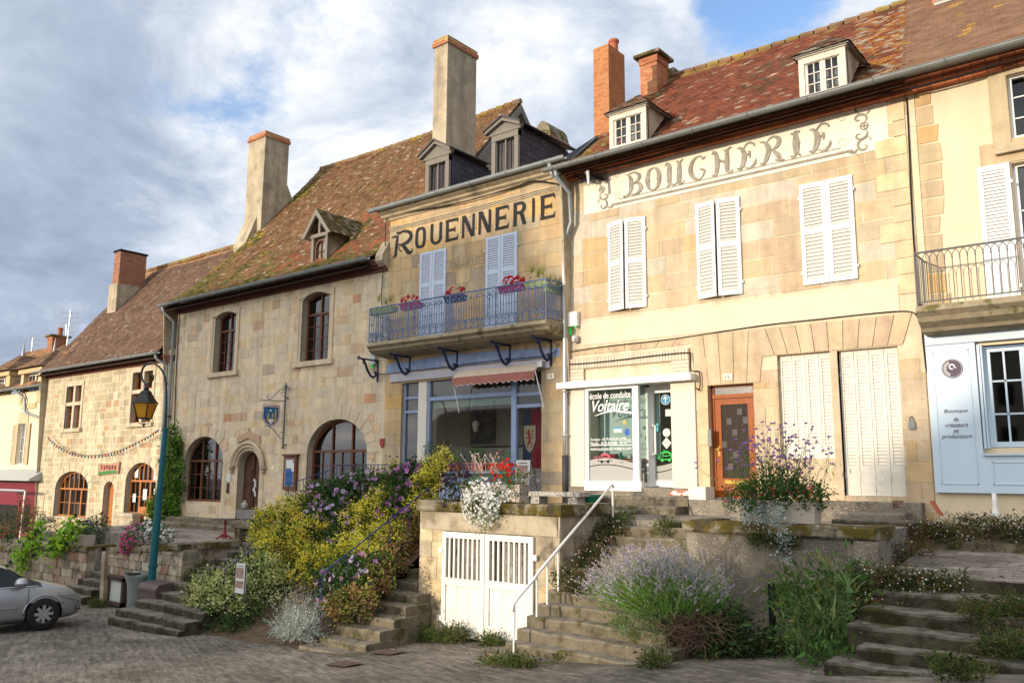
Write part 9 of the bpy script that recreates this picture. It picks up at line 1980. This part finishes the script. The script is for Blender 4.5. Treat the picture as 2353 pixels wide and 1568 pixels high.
for _ in range(34):
    o=at(R.uniform(1810,1950),1500,11.3); e=o+Vector((R.gauss(0,.12),R.gauss(0,.1),R.uniform(.4,1.05))); m.tube([o,(o+e)/2+Vector((.03,0,0)),e],[.006,.005,.002],3)
    for k in range(5): leaf(m,o+(e-o)*R.uniform(.4,1),.10,Vector((R.gauss(0,1),R.gauss(0,1),.3)),jitc((0.13,0.22,0.05),.25),.3)
m.build('stalks',mat('green stalks',(0.10,0.17,0.05)),gp); m=MB()
for (x,y,n_) in ((1850,1480,9),(1905,1440,8),(1955,1360,6),(1880,1420,7)): p=at(x,y,11.0); blades(m,tuple(p),n_,.50,.04,[(2,(0.13,0.20,0.06)),(1,(0.20,0.25,0.10))],1.1,.5,.08,4)
m.build('broad_blades',m_leaf,gp)
def daisies(lab,bl,n,nf,pal=None,name='daisy_fleabane'):
    bush(name,lab,'daisies',bl,n,.040,pal or [(3,(0.10,0.12,0.03)),(2,(0.17,0.10,0.04)),(2,(0.06,0.09,0.02)),(1,(0.22,0.15,0.06))],[('flowers',int(nf*.65),.027,[(3,(0.75,0.74,0.70)),(1,(0.65,0.45,0.45))],6)],stems=False,asp=.45)
daisies('mat of small white daisies over the top of the right-hand steps',[B_(2040,1345,12.4,.55,.3,.26),B_(2110,1345,12.5,.55,.3,.20),B_(2000,1350,12.2,.35,.3,.3),B_(2170,1340,12.7,.35,.2,.14),B_(2010,1400,11.8,.4,.2,.12)],6500,330)
daisies('daisies along the foot of the boutique wall',[B_(2290,1212,15.0,.8,.2,.17),B_(2240,1205,15.1,.5,.15,.12),B_(2345,1215,15.0,.5,.2,.17)],3400,230)
daisies('reddish daisy fringe on the landing edge below the boutique',[B_(2260,1235,14.7,.9,.15,.10),B_(2150,1222,14.6,.35,.15,.14),B_(2120,1215,14.6,.25,.15,.14),B_(2085,1260,14.0,.4,.15,.09),B_(2050,1275,13.8,.3,.15,.18)],3200,90,[(3,(0.16,0.09,0.04)),(2,(0.10,0.12,0.03))])
daisies('tiny daisies tumbling down the left edge of the broad steps, uppermost clump',[B_(1400,1215,13.2,.32,.18,.16),B_(1385,1235,13.0,.3,.18,.10)],1700,70)
daisies('tiny daisies tumbling down the left edge of the broad steps, middle clump',[B_(1345,1290,12.4,.30,.18,.18),B_(1370,1268,12.7,.25,.18,.12)],1700,80)
daisies('tiny daisies tumbling down the left edge of the broad steps, lowest clump',[B_(1310,1330,11.9,.35,.18,.16),B_(1335,1345,11.8,.35,.15,.10)],1800,100)
for k,(x,y,Y,rx,rz,lab) in enumerate(((1430,1200,13.6,.28,.14,'upright weeds on the top tread of the broad steps'),(1530,1212,13.4,.18,.12,'small weed on the upper tread of the broad steps, right of the handrail'),(1150,1525,10.0,.35,.07,'grass tuft in the setts before the cellar doors'),(1200,1530,10.0,.22,.08,'second grass tuft at the foot of the white handrail post'),(1045,1455,11.7,.25,.10,'wispy weeds at the left foot of the white cellar doors'),(1130,1475,11.7,.3,.08,'low weeds against the right white cellar door'),(935,1448,11.7,.18,.10,'mossy clump at the corner of the crumbling steps'),(1508,1520,10.4,.16,.14,'small lavender seedling at the foot of the broad steps'),(2250,1400,11.4,.16,.06,'weeds on the middle right-hand steps'),(2320,1480,10.8,.32,.09,'bushy weeds on the lowest right-hand steps at the right edge'),(2200,1535,10.2,.28,.04,'low green weeds in front of the right-hand steps'),(2345,1395,11.6,.25,.09,'flowering weeds at the right edge of the steps'),(408,1445,9.9,.12,.08,'tuft at the foot of the left stone steps'),(2000,1275,13.6,.28,.22,'leafy green weed at the end of the lichened wall'),(225,1390,10.9,.25,.10,'dry weeds beside the smallest steps'),(460,1305,11.8,.35,.14,'russet and green weeds between rubble wall and left steps'),(440,1330,11.4,.25,.14,'low brown weeds against the end of the rubble wall'),(1000,1462,11.6,.45,.04,'strip of weeds along the foot of the cellar wall'),(960,1235,12.95,.2,.3,'yellowing leaves on the side of the cellar block'))):
    bush('weeds',lab,'weeds',[B_(x,y,Y,rx,.16,rz)],int(500+rx*1600),.055,[(3,(0.09,0.14,0.03)),(2,(0.14,0.17,0.04)),(1,(0.18,0.12,0.05))],stems=False,asp=.28,up=1.1)
c=oy(1795,1222,12.35); bush('moss_clump','olive moss cushion hanging under the coping of the lichened wall','moss',[((c.x-.35,12.40,-.93),(.2,.07,.09)),((c.x,12.40,-.95),(.22,.07,.09))],1200,.035,[(3,(0.10,0.11,0.02)),(1,(0.05,0.07,0.02))],stems=False)
# fallen leaves and straw as litter
m=MB()
for _ in range(420):
    x=R.choice([R.uniform(1230,1720),R.uniform(840,1010),R.uniform(1700,1950),R.uniform(1000,1250)]); y=R.gauss(1500 if x>1200 else 1470,18); lo,hi=1,60.; d=ray(x,y).normalized()
    for _k in range(30):
        t=(lo+hi)/2; p=d*t
        if p.z>gz(p.x,p.y): lo=t
        else: hi=t
    p=d*lo+Vector((0,0,.03)); leaf(m,p,R.uniform(.02,.07),Vector((R.gauss(0,1),R.gauss(0,1),.1)),jitc(R.choice([(0.25,0.15,0.06),(0.16,0.08,0.04),(0.35,0.26,0.13)]),.2),R.choice([.1,.5,.6]))
m.build('fallen_leaves',m_petal,kind='stuff')
# ============================================================ SILVER CAR
def car(cx,cy,cz,yaw):
    t=thing('parked_car','silver hatchback at the left edge, only its bonnet, front wheel and mirror in view','car',(cx,cy,cz)); ca,sa=math.cos(yaw),math.sin(yaw)
    def W(x,y,z): return (cx+x*ca-y*sa,cy+x*sa+y*ca,cz+z)
    # stations along the length: x, half width low, half width at belt, z bottom, z belt(shoulder), z top, half width top
    st=[(-2.15,.60,.62,.35,.75,.85,.45),(-2.05,.72,.76,.24,.85,1.15,.55),(-1.75,.80,.83,.20,.92,1.40,.60),(-1.2,.82,.86,.18,.94,1.52,.62),(-.5,.83,.87,.18,.93,1.55,.62),(.1,.83,.87,.18,.92,1.50,.61),(.6,.83,.86,.18,.92,1.32,.60),(.95,.83,.86,.18,.91,1.10,.62),(1.25,.83,.85,.18,.89,.975,.66),(1.5,.82,.84,.18,.86,.91,.62),(1.75,.80,.82,.20,.80,.845,.56),(1.95,.75,.78,.22,.70,.76,.48),(2.08,.66,.70,.26,.58,.66,.38),(2.14,.52,.56,.34,.48,.56,.30)]
    def ring(s_):
        x,wl,wb,zb,zs,zt,wt=s_; P=[(0,zb),(wl*.9,zb),(wl,zb+.12),(wb,zb+(zs-zb)*.55),(wb*.985,zs-.06),(wb*.95,zs),(wt+(wb*.95-wt)*.35,zs+(zt-zs)*.55),(wt,zt-(zt-zs)*.10),(wt*.6,zt-.0),(0,zt+.015)]
        return P
    def interp(k,n=5):
        out=[]
        q=smooth_path(st,n); return q
    ss=interp(0,4); m=MB(); vs=[]; nR=None
    wx=1.30; wr=.345
    for s_ in ss:
        P=ring(s_); full=[(y,z) for y,z in P]+[(-y,z) for y,z in P[-2:0:-1]]; nR=len(full)
        for j,(y,z) in enumerate(full): vs.append(W(s_[0],y,z))
    fs=[]; gl=[]
    for i in range(len(ss)-1):
        xm=(ss[i][0]+ss[i+1][0])/2
        for j in range(nR):
            q=(i*nR+j,(i+1)*nR+j,(i+1)*nR+(j+1)%nR,i*nR+(j+1)%nR)
            jj=min(j,nR-1-j)
            if -1.8<xm<1.22 and jj in (5,6): gl.append(q)
            elif .55<xm<1.22 and jj in (7,8): gl.append(q)
            elif abs(abs(xm-0)-0)<0: pass
            else:
                lowpart=jj in (1,2); 
                if lowpart and abs(xm-wx)<wr+.03 : continue
                if lowpart and abs(xm+1.25)<wr+.03: continue
                fs.append(q)
    fs.append(tuple(range(nR))); fs.append(tuple((len(ss)-1)*nR+j for j in range(nR)))
    m.add(vs,fs); b=m.build('body',m_silver,t,smooth=True)
    m=MB(); m.add(vs,gl); m.build('window_glass',mat('car glass',(0.02,0.025,0.025),rough=.05,spec=.4),t,smooth=True)
    for (sx,sy) in ((wx,-1),(wx,1),(-1.25,-1),(-1.25,1)):
        c=Vector((sx,sy*.80,.33)); 
        m=MB(); n=28; prof=[(.19,-.10),(.30,-.11),(.325,-.09),(.33,0),(.325,.09),(.30,.11),(.19,.10)]
        vv=[];ff=[]
        for r_,o_ in prof:
            for k in range(n): a=2*math.pi*k/n; vv.append(W(c.x+r_*math.cos(a),c.y+o_,c.z+r_*math.sin(a)))
        for i in range(len(prof)-1):
            for k in range(n): ff.append((i*n+k,i*n+(k+1)%n,(i+1)*n+(k+1)%n,(i+1)*n+k))
        m.add(vv,ff); wo_=m.build('wheel',m_tyre,t,smooth=True)
        m=MB(); yo=c.y+sy*.085
        vv=[W(c.x+r_*math.cos(2*math.pi*k/n),yo-sy*.0,c.z+r_*math.sin(2*math.pi*k/n)) for r_ in (.205,.185) for k in range(n)]; m.add(vv,[(k,(k+1)%n,n+(k+1)%n,n+k) for k in range(n)])
        for k in range(8):
            a=2*math.pi*k/8; d1,d2=a-.17,a+.17; m.add([W(c.x+.04*math.cos(a-.9),yo,c.z+.04*math.sin(a-.9)),W(c.x+.04*math.cos(a+.9),yo,c.z+.04*math.sin(a+.9)),W(c.x+.19*math.cos(d2),yo,c.z+.19*math.sin(d2)),W(c.x+.19*math.cos(d1),yo,c.z+.19*math.sin(d1))],[(0,1,2,3)])
        m.add([W(c.x+.055*math.cos(2*math.pi*k/12),yo+sy*.01,c.z+.055*math.sin(2*math.pi*k/12)) for k in range(12)],[tuple(range(12))]); m.build('rim',m_alloy,wo_)
        m=MB(); vv=[];  # dark wheel arch
        arc=[(c.x+(wr+.05)*math.cos(a),c.z+(wr+.04)*math.sin(a)) for a in [math.pi*k/14 for k in range(15)]]
        m.add([W(x_,c.y-sy*.15,z_) for x_,z_ in arc],[tuple(range(15))])
        arc2=[W(x_,c.y+sy*.045,z_) for x_,z_ in arc]; arc3=[W(x_,c.y-sy*.15,z_) for x_,z_ in arc]; m.add(arc2+arc3,[(k,k+1,16+k,15+k) for k in range(14)]); m.build('wheel_arch',m_dark,t)
        m=MB(); m.tube([W(x_,c.y+sy*.045,z_) for x_,z_ in arc],.022,6); m.build('arch_lip',m_silver,t,smooth=True)
    m=MB(); 
    for sy in (-1,1):
        vv=[]
        for k in range(8):
            for j in range(9): a=math.pi*k/7; b_=2*math.pi*j/8; vv.append(W(.78+.13*math.cos(a),sy*(1.0+.14*math.sin(a)*math.cos(b_)),1.02+.11*math.sin(a)*math.sin(b_)))
        m.add(vv,[(k*9+j,k*9+j+1,(k+1)*9+j+1,(k+1)*9+j) for k in range(7) for j in range(8)])
        m.tube([W(.80,sy*.86,.93),W(.79,sy*.95,.98)],.02,6)
    m.build('wing_mirror',m_silver,t,smooth=True)
    for sy in (-1,1):
        m=MB(); P=[W(1.58,sy*.845,.74),W(1.9,sy*.80,.68),W(2.08,sy*.73,.58),W(2.05,sy*.745,.52),W(1.86,sy*.83,.58),W(1.62,sy*.865,.67)]; P=[(Vector(p)+Vector((-sa*sy*.012*0,0,.012))) for p in P]; m.add(P,[tuple(range(6))]); m.add([p+Vector((sa*0,-.02 if sy<0 else .02,0)) for p in P],[tuple(range(6))]); m.build('headlight',mat('headlamp',(0.5,0.5,0.5),rough=.1,metal=.5) if 'hl_' not in globals() else hl_,t)
    m=MB(); m.add([W(2.10,-.64,.34),W(2.165,-.45,.34),W(2.165,-.45,.44),W(2.09,-.66,.46)],[(0,1,2,3)]); m.add([W(1.98,-.752,.33),W(2.11,-.64,.33),W(2.10,-.66,.47),W(1.97,-.768,.47)],[(0,1,2,3)]); 
    m.build('fog_lamp_recess',m_dark,t)
    for z in (.37,.42): m=MB(); m.tube([W(1.98,-.765,z),W(2.12,-.66,z)],.008,4); m.build('chrome_bar',m_alloy,t)
    m=MB(); m.tube([W(.98,-.868,.88),W(.98,-.872,.6),W(.94,-.862,.28)],.005,4); m.tube([W(.1,-.88,.9),W(.1,-.885,.3)],.005,4); m.build('door_seam',m_dark,t)
    m=MB(); m.ob(W(-.9,-.885,.50),Vector((1.7*ca,1.7*sa,0)),Vector((.01*sa,-.03,0)),(0,0,.05)); m.build('door_strip',m_silver,t)
    m=MB(); m.tube([W(x_,-.835-.004*math.sin(x_),.925+.012*math.cos(x_*2)) for x_ in (-1.5,-.9,-.3,.3,.9,1.15)],.011,5); m.build('window_trim',m_alloy,t)
    m=MB(); m.tube([W(.12,-.885,.72),W(.30,-.90,.725),W(.34,-.885,.72)],.013,5); m.build('door_handle',m_silver,t)
    m=MB(); m.tube([W(-1.0,-.84,.22),W(.9,-.84,.22)],.03,5); m.build('sill',m_dark,t)
    m=MB(); m.tube([W(1.95,.6,.05+.2),W(1.95,-.6,.25)],.05,6); m.build('under_tray',m_dark,t)
lo,hi=1,60.; d=ray(94,1447).normalized()
for _ in range(50):
    t_=(lo+hi)/2; p=d*t_
    if p.z>gz(p.x,p.y): lo=t_
    else: hi=t_
p=d*lo; yaw=math.radians(CARYAW)
off=Vector((math.cos(yaw)*1.30+math.sin(yaw)*.80,math.sin(yaw)*1.30-math.cos(yaw)*.80,0))
car(p.x-off.x,p.y-off.y,gz(p.x,p.y)+.02,yaw)
# repeats share a group
GRP={'weeds':'weeds growing in the steps and paving','hibiscus':'flowering hibiscus on the planted bank','golden_euonymus':'golden bushes on the planted bank','variegated_euonymus':'cream variegated bushes on the planted bank','daisy_fleabane':'mats of small daisies on the steps','cable':'cables fixed along the house fronts','doorstep':'stone doorsteps along the houses','stone_steps':'flights of steps up from the street','stone_bench':'stone benches on the terraces','display_board':'boards with old photographs','tv_antenna':'television aerials on the far roofs','rubble_wall':'rubble terrace walls','sweet_potato_vine':'lime green trailing vines','inspection_cover':'covers in the street','meter_box':'electrical boxes on the walls','railing':'blue iron railings of the bank','wall_plaque':'plaques on the museum wall','number_plate':'house number plates','air_vent':'small wall vents'}
for o in list(COL.objects):
    if o.parent is None and o.get('label') and not o.get('group'):
        g=GRP.get(o.name.split('.')[0])
        if g: o['group']=g
